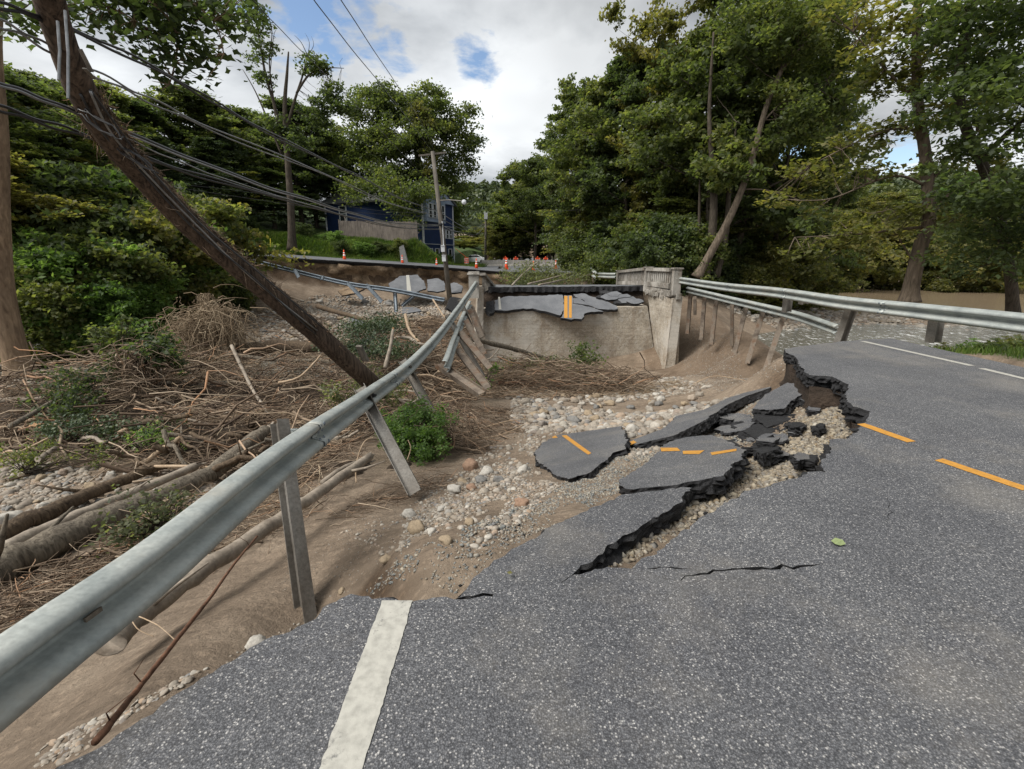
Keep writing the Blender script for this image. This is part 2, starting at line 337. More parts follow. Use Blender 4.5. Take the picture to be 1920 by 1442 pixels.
MAT['pole'] = m_bark('creosoted_pole_wood', (.012, .009, .007), (.125, .090, .068), (12, 12, .7), 2.0, .8, .015)
MAT['pole_grey'] = m_bark('grey_pole_wood', (.07, .062, .055), (.20, .18, .155), (9, 9, .7), 2.0, .5, .01)
MAT['bark'] = m_bark('tree_bark', (.03, .024, .018), (.115, .095, .075))
MAT['bark_tan'] = m_bark('pale_tan_bark', (.13, .09, .06), (.30, .22, .15), (5, 5, 1), 2, .6, .02)
MAT['bark_mid'] = m_bark('grey_brown_bark', (.055, .043, .032), (.19, .15, .115), (6, 6, 1), 2, .7, .02)
MAT['log_grey'] = m_bark('grey_log_bark', (.055, .045, .036), (.25, .215, .17), (10, 10, 1.0), 2.4, 1.0, .03)
MAT['log_brown'] = m_bark('brown_log_bark', (.04, .028, .02), (.17, .125, .085), (10, 10, 1.0), 2.4, 1.0, .03)
MAT['log_pale'] = m_noise('smooth_pale_log', (.17, .14, .11), (.36, .31, .25), 4, .8, .4, .01, 24, world=False)
MAT['wood_fresh'] = m_noise('splintered_wood', (.24, .13, .06), (.42, .26, .14), 6, .8, .5, .01, world=False)
MAT['twig'] = m_stone('dead_twigs', [(0, (.04, .026, .017)), (.35, (.11, .075, .05)), (.65, (.22, .16, .11)), (.88, (.40, .32, .235)), (1, (.40, .22, .12))], .2)
MAT['straw'] = m_stone('dead_straw', [(0, (.14, .10, .06)), (.5, (.27, .20, .13)), (1, (.40, .32, .22))], .2)
MAT['cobble'] = m_stone('river_cobbles', [(0, (.17, .145, .12)), (.25, (.29, .255, .21)), (.5, (.215, .185, .15)), (.68, (.38, .355, .31)), (.8, (.29, .21, .145)), (.9, (.17, .17, .17)), (1, (.33, .30, .25))])
MAT['gravel'] = m_stone('crushed_stone', [(0, (.10, .11, .11)), (.35, (.19, .195, .185)), (.6, (.27, .25, .21)), (.8, (.34, .30, .235)), (1, (.15, .165, .17))])
MAT['gravel_tan'] = m_stone('tan_road_base', [(0, (.12, .105, .085)), (.3, (.24, .20, .145)), (.55, (.17, .16, .145)), (.8, (.32, .28, .21)), (.92, (.20, .15, .09)), (1, (.40, .37, .31))])
MAT['water'] = m_water('stream_water', (.12, .115, .095), .22, .10, 1.3)
MAT['water_brown'] = m_water('brown_flood_water', (.25, .19, .125), .0, .10, .5)
MAT['leaf'] = m_leaf('leaves_green', (.045, .062, .026), (.094, .120, .046), (.165, .175, .064))
MAT['leaf_dark'] = m_leaf('leaves_dark', (.036, .053, .027), (.070, .096, .043), (.118, .145, .060))
MAT['leaf_olive'] = m_leaf('leaves_olive', (.054, .062, .024), (.105, .112, .040), (.19, .17, .058))
MAT['leaf_bright'] = m_leaf('leaves_bright', (.055, .10, .030), (.105, .175, .050), (.18, .26, .09), 1.2)
MAT['leaf_grey'] = m_leaf('leaves_muddy', (.05, .06, .032), (.105, .12, .065), (.18, .19, .11), .8)
MAT['needle'] = m_leaf('needles', (.025, .042, .024), (.045, .070, .036), (.075, .10, .045), .5, .15)
MAT['grassleaf'] = m_leaf('grass_blades', (.035, .07, .012), (.075, .13, .022), (.15, .19, .05), .5, .35)
MAT['hillwood'] = m_leaf('hill_wood', (.036, .054, .030), (.068, .090, .044), (.11, .125, .058), .03, .2)
MAT['wire'] = m_flat('black_cable', (.025, .025, .027), .35, 0)
MAT['wire_al'] = m_flat('aluminium_cable', (.26, .265, .27), .32, .7)
MAT['orange'] = m_flat('orange_plastic', (.85, .09, .02), .5, 0, .12)
MAT['refl'] = m_flat('white_reflective_band', (.8, .8, .78), .4, 0, .08)
MAT['black'] = m_flat('black_rubber', (.02, .02, .02), .7)
MAT['blue'] = m_noise('blue_clapboard', (.009, .024, .075), (.016, .038, .115), .6, .7, .2, .01, 12)
MAT['blue_light'] = m_noise('pale_blue_shingle', (.22, .28, .38), (.32, .38, .48), 1, .7, .2, .01, 12)
MAT['trim'] = m_flat('white_trim', (.60, .62, .64), .6, 0, .08)
MAT['glass'] = m_flat('window_glass', (.03, .035, .04), .08, 0, .3, 2)
MAT['shingle'] = m_noise('roof_shingles', (.07, .075, .07), (.14, .145, .14), 2, .9, .4, .02, 14)
MAT['fence'] = m_bark('grey_fence_boards', (.10, .085, .075), (.22, .19, .17), (7, 7, .6), 2, .5, .01)
MAT['carpaint'] = m_flat('white_car_paint', (.62, .64, .66), .25, 0, .03)
MAT['tape'] = m_flat('yellow_caution_tape', (.75, .62, .06), .5, 0, .05)
MAT['skin'] = m_flat('skin', (.45, .28, .20), .6, 0, .05); MAT['teal'] = m_flat('teal_cloth', (.05, .42, .40), .8, 0, .1)
MAT['darkcloth'] = m_flat('dark_cloth', (.04, .045, .07), .85, 0, .2); MAT['hair'] = m_flat('dark_hair', (.02, .014, .01), .6)
MAT['stone_grey'] = m_noise('grey_stone', (.22, .22, .21), (.36, .36, .34), 4, .9)
MAT['root'] = m_noise('pale_root', (.30, .21, .13), (.48, .37, .26), 8, .8, .3, .01)
MAT['rust'] = m_noise('rusty_brown_stick', (.07, .035, .02), (.20, .10, .06), 8, .85, .7, .01, 40)

# ------------------------------------------------------------------ ground shape
ROAD_EDGE_PX = [(110, 1442), (200, 1385), (300, 1322), (400, 1262), (470, 1216), (530, 1190), (590, 1160), (605, 1140), (655, 1118), (760, 1124), (850, 1120),
                (1060, 1087), (1140, 1066), (1180, 1064), (1240, 1030), (1262, 1008), (1310, 972), (1400, 922), (1470, 902), (1530, 885), (1552, 886), (1541, 868), (1556, 848),
                (1556, 826), (1590, 822), (1618, 798), (1633, 772), (1600, 762), (1584, 745), (1590, 722), (1560, 706), (1518, 703), (1504, 690), (1492, 668), (1478, 662), (1470, 655), (1497, 650), (1560, 642), (1617, 637)]
edge = [P(x, y) for x, y in ROAD_EDGE_PX]
XR = 7.62
road_poly = [V(-1.9, -8, 0), V(-1.9, .2, 0), V(-1.62, .75, 0)] + edge + [V(XR, 9.35, 0), V(XR, -8, 0)]
def sdist(poly, x, y):                       # signed distance, inside > 0 (numpy)
    px = np.array([p[0] for p in poly]); py = np.array([p[1] for p in poly]); n = len(px)
    d = np.full(x.shape, 1e9); ins = np.zeros(x.shape, bool)
    for i in range(n):
        ax, ay, bx, by = px[i], py[i], px[(i+1) % n], py[(i+1) % n]; ex, ey = bx-ax, by-ay
        t = np.clip(((x-ax)*ex+(y-ay)*ey)/(ex*ex+ey*ey+1e-12), 0, 1)
        d = np.minimum(d, (x-ax-t*ex)**2+(y-ay-t*ey)**2)
        c = ((ay > y) != (by > y)) & (x < (bx-ax)*(y-ay)/(by-ay+1e-12)+ax); ins ^= c
    d = np.sqrt(d); return np.where(ins, d, -d)
# far road shelf: near edge (x, y, z)
SHELF = [(-60, 30, 4.6), (-40, 33, 3.2), (-28, 35.2, 2.2), (-20.4, 36.5, 1.72), (-15.5, 38.2, 1.35), (-10.2, 40.8, .98), (-5.2, 43, .58), (-1.5, 44, .26), (1.5, 44.6, .16), (4.5, 44.6, .12), (6.6, 43.4, .1), (8.4, 43.8, .0)]
shelf_poly = [V(*p) for p in SHELF] + [V(8.6, 50, 0), V(10, 60, 0), V(14, 140, 0), V(-200, 200, 0), V(-200, 20, 0), V(-70, 28, 0)]
SX = np.array([p[0] for p in SHELF]); SZ = np.array([p[2] for p in SHELF])
ctl = []
def c(px, py, z): p = P(px, py, z); ctl.append((p.x, p.y, z))
def w(x, y, z): ctl.append((x, y, z))
for a in [(0, 1442, -1.15), (60, 1400, -1.05), (300, 1250, -.85), (400, 1200, -.8), (350, 1340, -.42), (500, 1170, -.95), (620, 1080, -1.05), (700, 1080, -.62), (780, 1060, -.33), (850, 1070, -.24), (950, 960, -.55), (560, 1040, -1.2),
          (650, 980, -1.2), (750, 950, -1.25), (850, 900, -1.45), (620, 900, -1.6), (700, 850, -1.9), (300, 1100, -1.6), (0, 1100, -1.9), (300, 950, -2.1), (0, 950, -2.2), (100, 850, -2.4), (300, 850, -2.4), (500, 800, -2.5),
          (650, 780, -2.5), (900, 850, -1.9), (900, 770, -2.6), (900, 730, -3.3), (1000, 880, -1.25), (1080, 860, -1.28), (1100, 780, -2.3), (1200, 760, -2.6), (1150, 870, -.80), (1060, 940, -.52), (1300, 770, -2.2), (1100, 720, -3.4), (1000, 740, -3.1),
          (1200, 725, -3.4), (1300, 715, -3.6), (1430, 715, -2.6), (1400, 755, -1.05), (1470, 782, -.66), (1540, 780, -.42), (1560, 745, -.38), (1450, 870, -.42), (1520, 840, -.36), (1600, 792, -.3), (1450, 728, -.75), (1500, 712, -.42), (1482, 690, -.36), (1472, 668, -.33), (1520, 735, -.45), (1350, 850, -.55), (1240, 1000, -.21), (1350, 930, -.23), (1190, 1040, -.17), (1250, 900, -.5),
          (1420, 800, -.85), (1300, 830, -.95), (1100, 930, -.48), (1000, 1010, -.27), (920, 1060, -.20),
          (100, 700, -2.75), (0, 720, -3.3), (250, 710, -3.3), (400, 690, -3.3), (500, 700, -3.3), (600, 690, -3.3), (300, 650, -2.5), (500, 640, -2.6), (700, 640, -2.9), (650, 600, -2.3), (800, 640, -3.0), (850, 700, -3.2)]: c(*a)
for a in [(-2.2, 1.1, -.75), (-3, -1, -1.2), (-1.3, 2.75, -1.3), (-1.05, 2.3, -.85), (-3, 3, -1.35), (-6, 1, -1.9), (-12, 3, -2.3), (-14, 9, -2.6), (-22, 4, -1.5), (-30, 10, 1), (-22, 14, -1.6),
          (-17.5, 17, -2.5), (-17.6, 24, -2.3), (-17.5, 30, -1.9), (-21, 22, -.8), (-24, 28, 1.0), (-22, 34, .2), (-27, 18, 1.6), (-30, 26, 2.6), (-40, 20, 6), (-34, 6, 2.5), (-45, 30, 8), (-60, 10, 10), (-60, 30, 12), (-100, 30, 22), (-100, 0, 20),
          (-14, 35, -1.9), (-9, 38, -2.0), (-4, 40, -2.2), (-12, 29, -2.1), (-7, 30, -2.4), (-3.5, 30, -2.6), (-3.5, 24, -3.3), (0, 41, -2.6), (4, 41, -2.6), (-1, 24.3, -4.2), (3, 24.3, -4.1), (6.5, 24, -4.0), (3, 22, -3.7), (0, 20, -3.4), (6, 18, -3.1),
          (7.6, 23.6, -4.0), (7.3, 22, -3.8), (8.8, 23.6, -3.4), (8.1, 21.4, -3.7), (5, 24.2, -4.1), (8.7, 14.3, -1.9), (9.4, 18, -1.75), (10.3, 21.5, -1.6), (11.3, 28, -1.1), (8.4, 22.8, -3.5), (8.2, 20, -3.5), (8.6, 16, -2.6), (9.6, 24.5, -2.4), (7.2, 12.5, -1.7), (6.4, 10.8, -1.25), (8.0, 10.8, -1.1),
          (11.5, 14.5, -2.9), (12.5, 18, -3.3), (13.2, 22, -3.5), (14.5, 27, -3.5), (18, 33, -2.75), (30, 34, -2.8), (11.4, 11.8, -1.6), (10.5, 10, -.3), (16, 20, -3.3), (16, 14, -2.9), (14, 11, -1.2), (13, 8, -.5), (16, 7, -1.8), (20, 12, -2.9), (24, 22, -3.5), (20, 27, -3.4), (30, 30, -3.2), (45, 40, -3.6), (60, 60, -3.6), (80, 60, -3.6), (40, 70, -3.6), (25, 50, -3.2), (18, 38, -2.2), (24, 40, -2.75),
          (11, 36, .2), (12.5, 44, .6), (16, 60, .5), (22, 72, -.5), (9, 34, -.6), (10, 5, -.15), (10, 0, -.1), (9, 8.5, -.12), (12, 2, -.5), (20, 2, -2.4), (40, 10, -3.2), (50, 90, -1.0), (90, 95, 1.5), (120, 60, 1), (120, 130, 8), (60, 130, 6), (150, 0, 2), (70, 0, -2), (60, -60, 0),
          (-60, 90, 16), (-40, 60, 9), (-28, 48, 4.6), (-22, 60, 4.4), (-21.5, 57, 3.7), (-15, 56, 3.0), (-10.5, 54, 1.2), (-8, 60, 1.0), (-6, 52, .6), (-14, 47, 2.0), (-20, 45, 3.2), (-4, 60, .35), (0, 55, .2), (5, 60, .3), (0, 120, 1), (-20, 110, 5), (20, 130, 3), (-30, 80, 7), (-100, 150, 25),
          (0, -10, -.3), (-20, -20, -1), (-60, -60, 2), (0, -60, 0), (0, 250, 8), (200, 250, 12), (-200, 250, 30), (-200, -100, 10), (200, -100, 3), (-300, 100, 45), (300, 100, 10), (0, 400, 10), (0, -300, 0)]: w(*a)
for a in [(650, 447, 54), (715, 448, 52.5), (786, 450, 50.5), (690, 470, 48.5), (640, 462, 49), (750, 474, 48.5), (600, 441, 54), (500, 432, 52), (560, 450, 49), (690, 440, 58), (760, 446, 56)]: q_ = D(*a); w(q_.x, q_.y, q_.z)
CT = np.array(ctl)
def rbf_fit():
    A = np.sqrt(((CT[:, None, :2]-CT[None, :, :2])**2).sum(-1) + .35**2)
    n = len(CT); M = np.zeros((n+1, n+1)); M[:n, :n] = A - np.eye(n)*.05; M[:n, n] = 1; M[n, :n] = 1
    return np.linalg.solve(M, np.append(CT[:, 2], 0))
RW = rbf_fit()
def sm(t): t = np.clip(t, 0, 1); return t*t*(3-2*t)
_rg = np.random.default_rng(3); _wv = [(_rg.normal(0, 1, 2), _rg.uniform(0, 6.28)) for _ in range(24)]
def wavy(x, y, f):
    s = 0
    for i, (k, p) in enumerate(_wv): s = s + np.sin(k[0]*f*x*(1+.13*i) + k[1]*f*y*(1+.13*i) + p)/(1+.1*i)
    return s/6
def H(x, y, detail=True):
    x = np.asarray(x, float); y = np.asarray(y, float); sh = x.shape; xf = x.ravel(); yf = y.ravel(); h = np.empty(len(xf))
    for i in range(0, len(xf), 40000):
        xx, yy = xf[i:i+40000], yf[i:i+40000]
        A = np.sqrt((xx[:, None]-CT[:, 0])**2 + (yy[:, None]-CT[:, 1])**2 + .35**2); h[i:i+40000] = A @ RW[:-1] + RW[-1]
    if detail:
        h = h + .04*wavy(xf, yf, 1.3) + .022*wavy(xf+5, yf, 4.0) + .011*wavy(xf, yf+3, 11.) + .006*wavy(xf+2, yf, 27.)
    # under the intact road
    near = (xf > -4) & (xf < 10) & (yf > -10) & (yf < 12); d = np.full(len(xf), -9.)
    if near.any(): d[near] = sdist(road_poly, xf[near], yf[near])
    k = sm((d+.10)/.16); h = np.where(d > -.3, h*(1-k) + np.minimum(h, -.20)*k, h)
    h = np.where(d > .25, -.20, h)
    # the far shelf carries the far road
    far = (yf > 26) & (yf < 140); d2 = np.full(len(xf), -9.)
    if far.any(): d2[far] = sdist(shelf_poly, xf[far], yf[far])
    top = np.interp(xf, SX, SZ) - .28
    k = sm((d2 + .1)/.7); kk = sm(1 - (d2-5.6)/3.0)          # flat shelf, then the free ground behind
    shelf = np.where(d2 > 0, top*kk + np.maximum(h, top)*(1-kk), top)
    h = np.where(d2 > -.2, h*(1-k) + shelf*k, h)
    cor = (xf > -7.5) & (xf < 9) & (yf > 50) & (yf < 150); h = np.where(cor, np.minimum(h, -.12 + (yf-44)*.0085), h)
    return h.reshape(sh)
def Hs(x, y): return float(H(np.array([x]), np.array([y]))[0])
def G(px, py, lo=1.0, hi=120):               # where the ray through a pixel meets the ground
    d = ray(px, py); ts = np.geomspace(lo, hi, 260); x = d.x*ts; y = d.y*ts; z = CAMZ + d.z*ts
    below = np.nonzero(z < H(x, y))[0]
    if len(below) == 0: t = hi
    else:
        i = below[0]; a, b = (ts[i-1] if i else lo), ts[i]
        for _ in range(10):
            m_ = (a+b)/2
            if CAMZ + d.z*m_ < Hs(d.x*m_, d.y*m_): b = m_
            else: a = m_
        t = (a+b)/2
    return V(d.x*t, d.y*t, CAMZ + d.z*t)
def ground():
    nx, ny = 520, 620
    u = np.linspace(-1, 1, nx); v = np.linspace(-.62, 1, ny)
    X = 1.0 + 420*np.sinh(6.0*u)/np.sinh(6.0); Y = 6.0 + 600*np.sinh(6.2*v)/np.sinh(6.2)
    xx, yy = np.meshgrid(X, Y); zz = H(xx, yy)
    vtx = np.stack([xx.ravel(), yy.ravel(), zz.ravel()], 1)
    i = np.arange(nx-1)[None, :]; j = np.arange(ny-1)[:, None]; a = j*nx+i
    f = np.stack([a, a+1, a+1+nx, a+nx], -1).reshape(-1, 4)
    me = np_mesh('ground', vtx, f)
    x, y, z = vtx.T; col = np.zeros((len(x), 4)); col[:, 3] = 1
    gy, gx = np.gradient(zz, Y, X); slope = np.hypot(gx, gy).ravel()
    col[:, 0] = np.clip(sm((slope-.75)/.6), 0, 1)                                   # steep cut faces: bare soil
    col[:, 0] = np.where((x > 7.2) & (x < 12) & (y > 11) & (y < 30), .55, col[:, 0])
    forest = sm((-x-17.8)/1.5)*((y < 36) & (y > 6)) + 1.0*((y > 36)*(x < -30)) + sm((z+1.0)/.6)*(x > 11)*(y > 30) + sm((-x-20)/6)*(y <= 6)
    n = wavy(x, y, 1.7)
    grass = ((x < -3)*(y > 40)*sm((sdist(shelf_poly, x, y)-5.8)/.4) + sm((x-7.7)/.25)*(y < 9.6)*(y > -40)*(x < 11)*np.clip(.55+.6*n, 0, 1))
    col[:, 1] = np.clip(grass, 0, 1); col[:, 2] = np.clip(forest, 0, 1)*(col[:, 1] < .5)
    ca = me.color_attributes.new('zone', 'FLOAT_COLOR', 'POINT'); ca.data.foreach_set('color', col.astype(np.float32).ravel())
    tag(link('ground', me, MAT['terrain'], smooth=True), 'washed out river bed of sand and mud with its banks', kind='structure')
ground()
def sheet(name, xy, z, mat, label):
    o = link(name, py_mesh(name, [(x, y, z) for x, y in xy], [tuple(range(len(xy)))]), mat); return tag(o, label, kind='structure')
sheet('stream_water', [(-40, 6), (-12, 11), (-4.5, 15), (-3.2, 19.5), (-4.5, 22.5), (-10, 22.5), (-20, 22), (-40, 22)], -2.93, MAT['water'], 'shallow stream running behind the heap of debris')
sheet('river_water', [(10.4, 12.2), (12, 10.5), (60, 6), (60, 30), (26, 33), (20, 34), (12.6, 34), (11.6, 22), (10.2, 17)], -2.98, MAT['water'], 'shallow rushing river channel behind the right guardrail')
sheet('flood_water', [(26, 33.2), (60, 30.2), (200, 20), (200, 100), (70, 110), (30, 90)], -2.9, MAT['water_brown'], 'wide brown flood water beyond the stony bar')

# ------------------------------------------------------------------ asphalt: intact road and loose slabs
def plate(name, outline, thick, down, mats, parent=None, step=.035, amp=.012, seed=1, rough_under=.35, jagged=True, holes=(), layers=6):
    """a plate of asphalt: top outline, ragged black edge of given thickness"""
    o = jag(outline, step, amp, seed) if jagged else outline
    down = Vector(down).normalized(); rng = random.Random(seed+9)
    loops = [o] + [list(h) for h in holes]; flat = [p for l in loops for p in l]
    tris = tessellate_polygon(loops); n = len(flat)
    v = list(flat); f = []; mi = []
    nrm = -down
    for t in tris:
        a, b, c_ = (flat[i] for i in t)
        f.append(tuple(t) if (b-a).cross(c_-a).dot(nrm) > 0 else tuple(reversed(t))); mi.append(0)
    cen = sum(o, Vector())/len(o)
    base = 0
    for li, l in enumerate(loops):
        prev = list(range(base, base+len(l)))
        for k in range(1, layers+1):
            ring = []
            for p in l:
                inward = (cen-p); inward -= down*inward.dot(down)
                if inward.length > 0: inward.normalize()
                q_ = V(p.x, p.y, p.z*2 + k*.31 + seed); s = rough_under*thick*(1.3*noise.noise(q_*9) + .9*noise.noise(q_*26) + .25*(k/layers)) + rng.gauss(0, thick*.03)
                ring.append(len(v)); v.append(p + down*(thick*k/layers*(1+.10*noise.noise(p*14+V(k, 0, 0)))) + inward*(s if li == 0 else 0))
            for i in range(len(l)):
                j = (i+1) % len(l); f.append((prev[i], prev[j], ring[j], ring[i])); mi.append(1)
            prev = ring
        if li == 0:
            for t in tessellate_polygon([o]): f.append(tuple(prev[i] for i in t)); mi.append(1)
        base += len(l)
    me = py_mesh(name, v, f, mi); bm = bmesh.new(); bm.from_mesh(me); bmesh.ops.recalc_face_normals(bm, faces=bm.faces); bm.to_mesh(me); bm.free()
    return link(name, me, list(mats), parent)
def crack(pxs, w0, seed):
    pts = [P(x, y) for x, y in pxs]; rng = random.Random(seed); c_ = []
    for a, b in zip(pts, pts[1:]):
        k = max(2, int((b-a).length/.035)); side = (b-a).cross(V(0, 0, 1)).normalized()
        for j in range(k): c_.append(a.lerp(b, j/k) + side*rng.gauss(0, .008))
    c_.append(pts[-1]); n = len(c_); L_ = []; R_ = []
    for i, p in enumerate(c_):
        t = c_[min(i+1, n-1)] - c_[max(0, i-1)]; s = t.cross(V(0, 0, 1)).normalized(); ww = w0*math.sin(math.pi*min(1, max(0.03, i/(n-1))))**.6*rng.uniform(.4, 1.3)/2
        L_.append(p+s*ww); R_.append(p-s*ww)
    return L_ + R_[::-1]
A2 = [MAT['asphalt'], MAT['asphalt_cut']]
holes = [crack([(1212, 1064), (1240, 1063), (1265, 1067), (1300, 1066)], .012, 1), crack([(1272, 1084), (1300, 1078), (1340, 1072), (1400, 1067), (1460, 1066), (1510, 1062), (1545, 1056)], .022, 2), crack([(1660, 985), (1668, 960), (1662, 930)], .004, 3)]
fixed = [V(-1.9, -8, 0), V(-1.9, .2, 0)]
left_run = jag(road_poly[1:len(edge)+3], .03, .013, 4, closed=False)
outline = [V(-1.9, -8, 0)] + left_run + [V(XR, 9.35, 0), V(XR, -8, 0)]
tag(plate('road', outline, .17, (0, 0, -1), A2, jagged=False, seed=2, holes=holes, rough_under=.5), 'grey asphalt road with a ragged broken edge', kind='structure')
def mark(name, pts, mat, kind_='structure', parent=None, lift=None):
    if lift is None: lift = V(0, 0, .004)
    pts = [p+lift for p in pts]; tr = tessellate_polygon([pts])
    f = [t if (pts[t[1]]-pts[t[0]]).cross(pts[t[2]]-pts[t[0]]).z > 0 else tuple(reversed(t)) for t in tr]
    o = link(name, py_mesh(name, pts, f), mat, parent)
    if parent is None: tag(o, None, kind='structure')
    return o
def stripe(name, a, b, wd, mat, seed, label):
    side = (b-a).cross(V(0, 0, 1)).normalized()*wd/2; rng = random.Random(seed); n = max(3, int((b-a).length/.018)); l = []; r = []
    for i in range(n+1):
        p = a.lerp(b, i/n); l.append(p+side*(1+.05*noise.noise(p*8)+rng.gauss(0, .022))); r.append(p-side*(1+.05*noise.noise(p*8+V(5, 5, 5))+rng.gauss(0, .022)))
    o = mark(name, l + r[::-1], mat); o['label'] = label
# left edge line, right edge line (two dashes), yellow centre line dashes
stripe('edge_line', P(745, 1127), V(-.56, -3, 0), .145, MAT['white_paint'], 1, 'solid white edge line beside the broken shoulder')
stripe('edge_line', P(1617, 640), P(1822, 686), .105, MAT['white_paint'], 2, 'white edge line near the right guardrail, farther piece')
stripe('edge_line', P(1840, 691), V(6.93, 1.0, 0), .105, MAT['white_paint'], 3, 'white edge line near the right guardrail, nearer piece')
for i, (a, b) in enumerate([((1614, 795), (1709, 829)), ((1760, 862), (1925, 918))]):
    stripe('centre_line', P(*a), P(*b), .105, MAT['yellow_paint'], 5+i, ['short yellow centre dash at the broken edge of the road', 'longer yellow centre dash leading out to the right'][i])
def slab(name, plane, out, thick, label, group=None, marks=(), seed=1, cat='asphalt slab', step=.035, amp=.014, mats=None, extra=None):
    """a loose slab on the plane through three (px, py, z); outline and painted marks in photo pixels"""
    q = [P(*a) for a in plane]; n = (q[1]-q[0]).cross(q[2]-q[0]).normalized()
    if n.z < 0: n = -n
    c0 = V(0, 0, CAMZ)
    def on(px, py):
        d = ray(px, py); return c0 + d*((q[0]-c0).dot(n)/d.dot(n))
    pts = [on(*a) for a in out]; root = empty(name, sum(pts, Vector())/len(pts)); tag(root, label, cat, group)
    plate('asphalt', pts, thick, -n, mats or A2, root, step, amp, seed)
    for mk, col in marks:
        mark('painted_line', [on(*a) for a in mk], MAT[col], parent=root, lift=n*.004)
    return root
GS = 'broken slabs of asphalt lying in the washout'
slab('asphalt_slab', [(850, 1118, -.006), (1060, 1087, -.006), (1279, 941, -.08)], [(846, 1126), (880, 1095), (960, 1030), (1040, 985), (1110, 950), (1169, 925), (1230, 918), (1295, 914), (1275, 927), (1279, 941), (1218, 973), (1190, 992), (1151, 1019), (1110, 1052), (1080, 1072), (1060, 1092), (950, 1110)],
     .12, 'large grey slab bent down from the road edge beside the black crack', GS, seed=11)
slab('asphalt_slab', [(1172, 918, -.16), (1349, 895, -.04), (1286, 819, -.50)], [(1162, 898), (1200, 875), (1222, 860), (1236, 842), (1255, 828), (1286, 819), (1335, 816), (1360, 824), (1378, 835), (1396, 844), (1390, 860), (1370, 878), (1349, 893), (1300, 902), (1250, 912), (1190, 917), (1168, 916)],
     .14, 'wide slab with three yellow dashes in the middle of the washout', GS,
     [([(1238, 840), (1270, 840), (1276, 846), (1240, 847)], 'yellow_paint'), ([(1280, 846), (1321, 845), (1311, 852), (1281, 852)], 'yellow_paint'), ([(1332, 849), (1381, 842), (1381, 846), (1335, 854)], 'yellow_paint')], seed=12)
slab('asphalt_slab', [(1009, 866, -1.25), (1101, 888, -.70), (1165, 799, -1.45)], [(1002, 849), (1018, 830), (1036, 817), (1087, 810), (1130, 804), (1165, 799), (1172, 812), (1175, 826), (1172, 842), (1148, 849), (1140, 862), (1130, 867), (1101, 888), (1066, 898), (1045, 893), (1036, 884), (1020, 872), (1009, 866)],
     .17, 'cracked slab with a bent yellow line and a muddy root clump on it', GS,
     [([(1053, 817), (1062, 816), (1109, 850), (1103, 853), (1088, 843)], 'yellow_paint'), ([(1034, 819), (1042, 817), (1046, 821), (1037, 822)], 'yellow_paint')], seed=13)
slab('asphalt_slab', [(1176, 831, -1.17), (1456, 723, -.68), (1268, 780, -1.33)], [(1176, 831), (1186, 825), (1215, 814), (1243, 804), (1256, 792), (1268, 780), (1321, 768), (1367, 745), (1400, 735), (1450, 721), (1445, 727), (1400, 742), (1367, 757), (1340, 775), (1314, 792), (1285, 806), (1261, 817), (1222, 826), (1190, 834)],
     .14, 'long narrow slab running up along the cobbles behind the others', GS, [([(1176, 831), (1188, 826), (1194, 830), (1182, 835)], 'yellow_paint')], seed=14)
slab('asphalt_slab', [(1410, 766, -.70), (1470, 766, -.50), (1505, 713, -.36)], [(1410, 766), (1431, 743), (1455, 728), (1484, 714), (1509, 712), (1523, 727), (1508, 737), (1491, 746), (1470, 766), (1440, 768)],
     .16, 'tilted grey slab propped below the torn corner of the road', GS, seed=15)
slab('asphalt_slab', [(1339, 805, -1.0), (1417, 792, -.74), (1406, 780, -.86)], [(1339, 805), (1352, 797), (1380, 790), (1406, 780), (1417, 792), (1399, 806), (1364, 812)], .13, 'small triangular slab left of the black chunk', GS, seed=16)
CUT = [MAT['asphalt_cut'], MAT['asphalt_cut']]
slab('asphalt_chunk', [(1412, 769, -.80), (1463, 767, -.68), (1438, 802, -.62)], [(1412, 769), (1463, 767), (1481, 785), (1465, 793), (1438, 802), (1417, 785)], .2, 'black broken chunk under the tilted slab', 'black chunks of asphalt', seed=17, mats=CUT)
slab('asphalt_chunk', [(1419, 822, -.72), (1478, 797, -.56), (1470, 790, -.64)], [(1419, 822), (1445, 808), (1470, 792), (1481, 796), (1478, 808), (1450, 818), (1425, 829)], .12, 'narrow black chunk lying below the larger one', 'black chunks of asphalt', seed=18, mats=CUT)
slab('asphalt_chunk', [(1400, 850, -.72), (1422, 860, -.6), (1424, 846, -.72)], [(1400, 850), (1412, 846), (1424, 848), (1426, 858), (1412, 864), (1400, 862)], .10, 'small broken chunk at the tip of the yellow dashed slab', 'black chunks of asphalt', seed=19, mats=A2)
slab('asphalt_chunk', [(1424, 848, -.65), (1460, 860, -.5), (1450, 845, -.65)], [(1424, 850), (1438, 845), (1453, 846), (1460, 858), (1440, 864), (1430, 860)], .08, 'flat grey chunk on the stones right of the dashed slab', 'black chunks of asphalt', seed=20, mats=A2)
slab('asphalt_chunk', [(1385, 834, -.95), (1415, 835, -.85), (1405, 822, -.95)], [(1383, 836), (1395, 824), (1412, 822), (1420, 833), (1402, 842)], .10, 'small dark chunk above the dashed slab', 'black chunks of asphalt', seed=21, mats=CUT)
slab('asphalt_chunk', [(1487, 838, -.5), (1520, 850, -.4), (1515, 832, -.55)], [(1484, 836), (1500, 830), (1522, 834), (1528, 846), (1502, 850)], .08, 'flat chunk half sunk in the tan stones', 'black chunks of asphalt', seed=22, mats=A2)
slab('asphalt_chunk', [(1440, 836, -.75), (1470, 822, -.6), (1460, 812, -.85)], [(1436, 838), (1450, 826), (1472, 815), (1478, 822), (1460, 832), (1444, 842)], .10, 'thin dark chunk among the stones beside the gravel trench', 'black chunks of asphalt', seed=23, mats=CUT)
rg_ = random.Random(31)
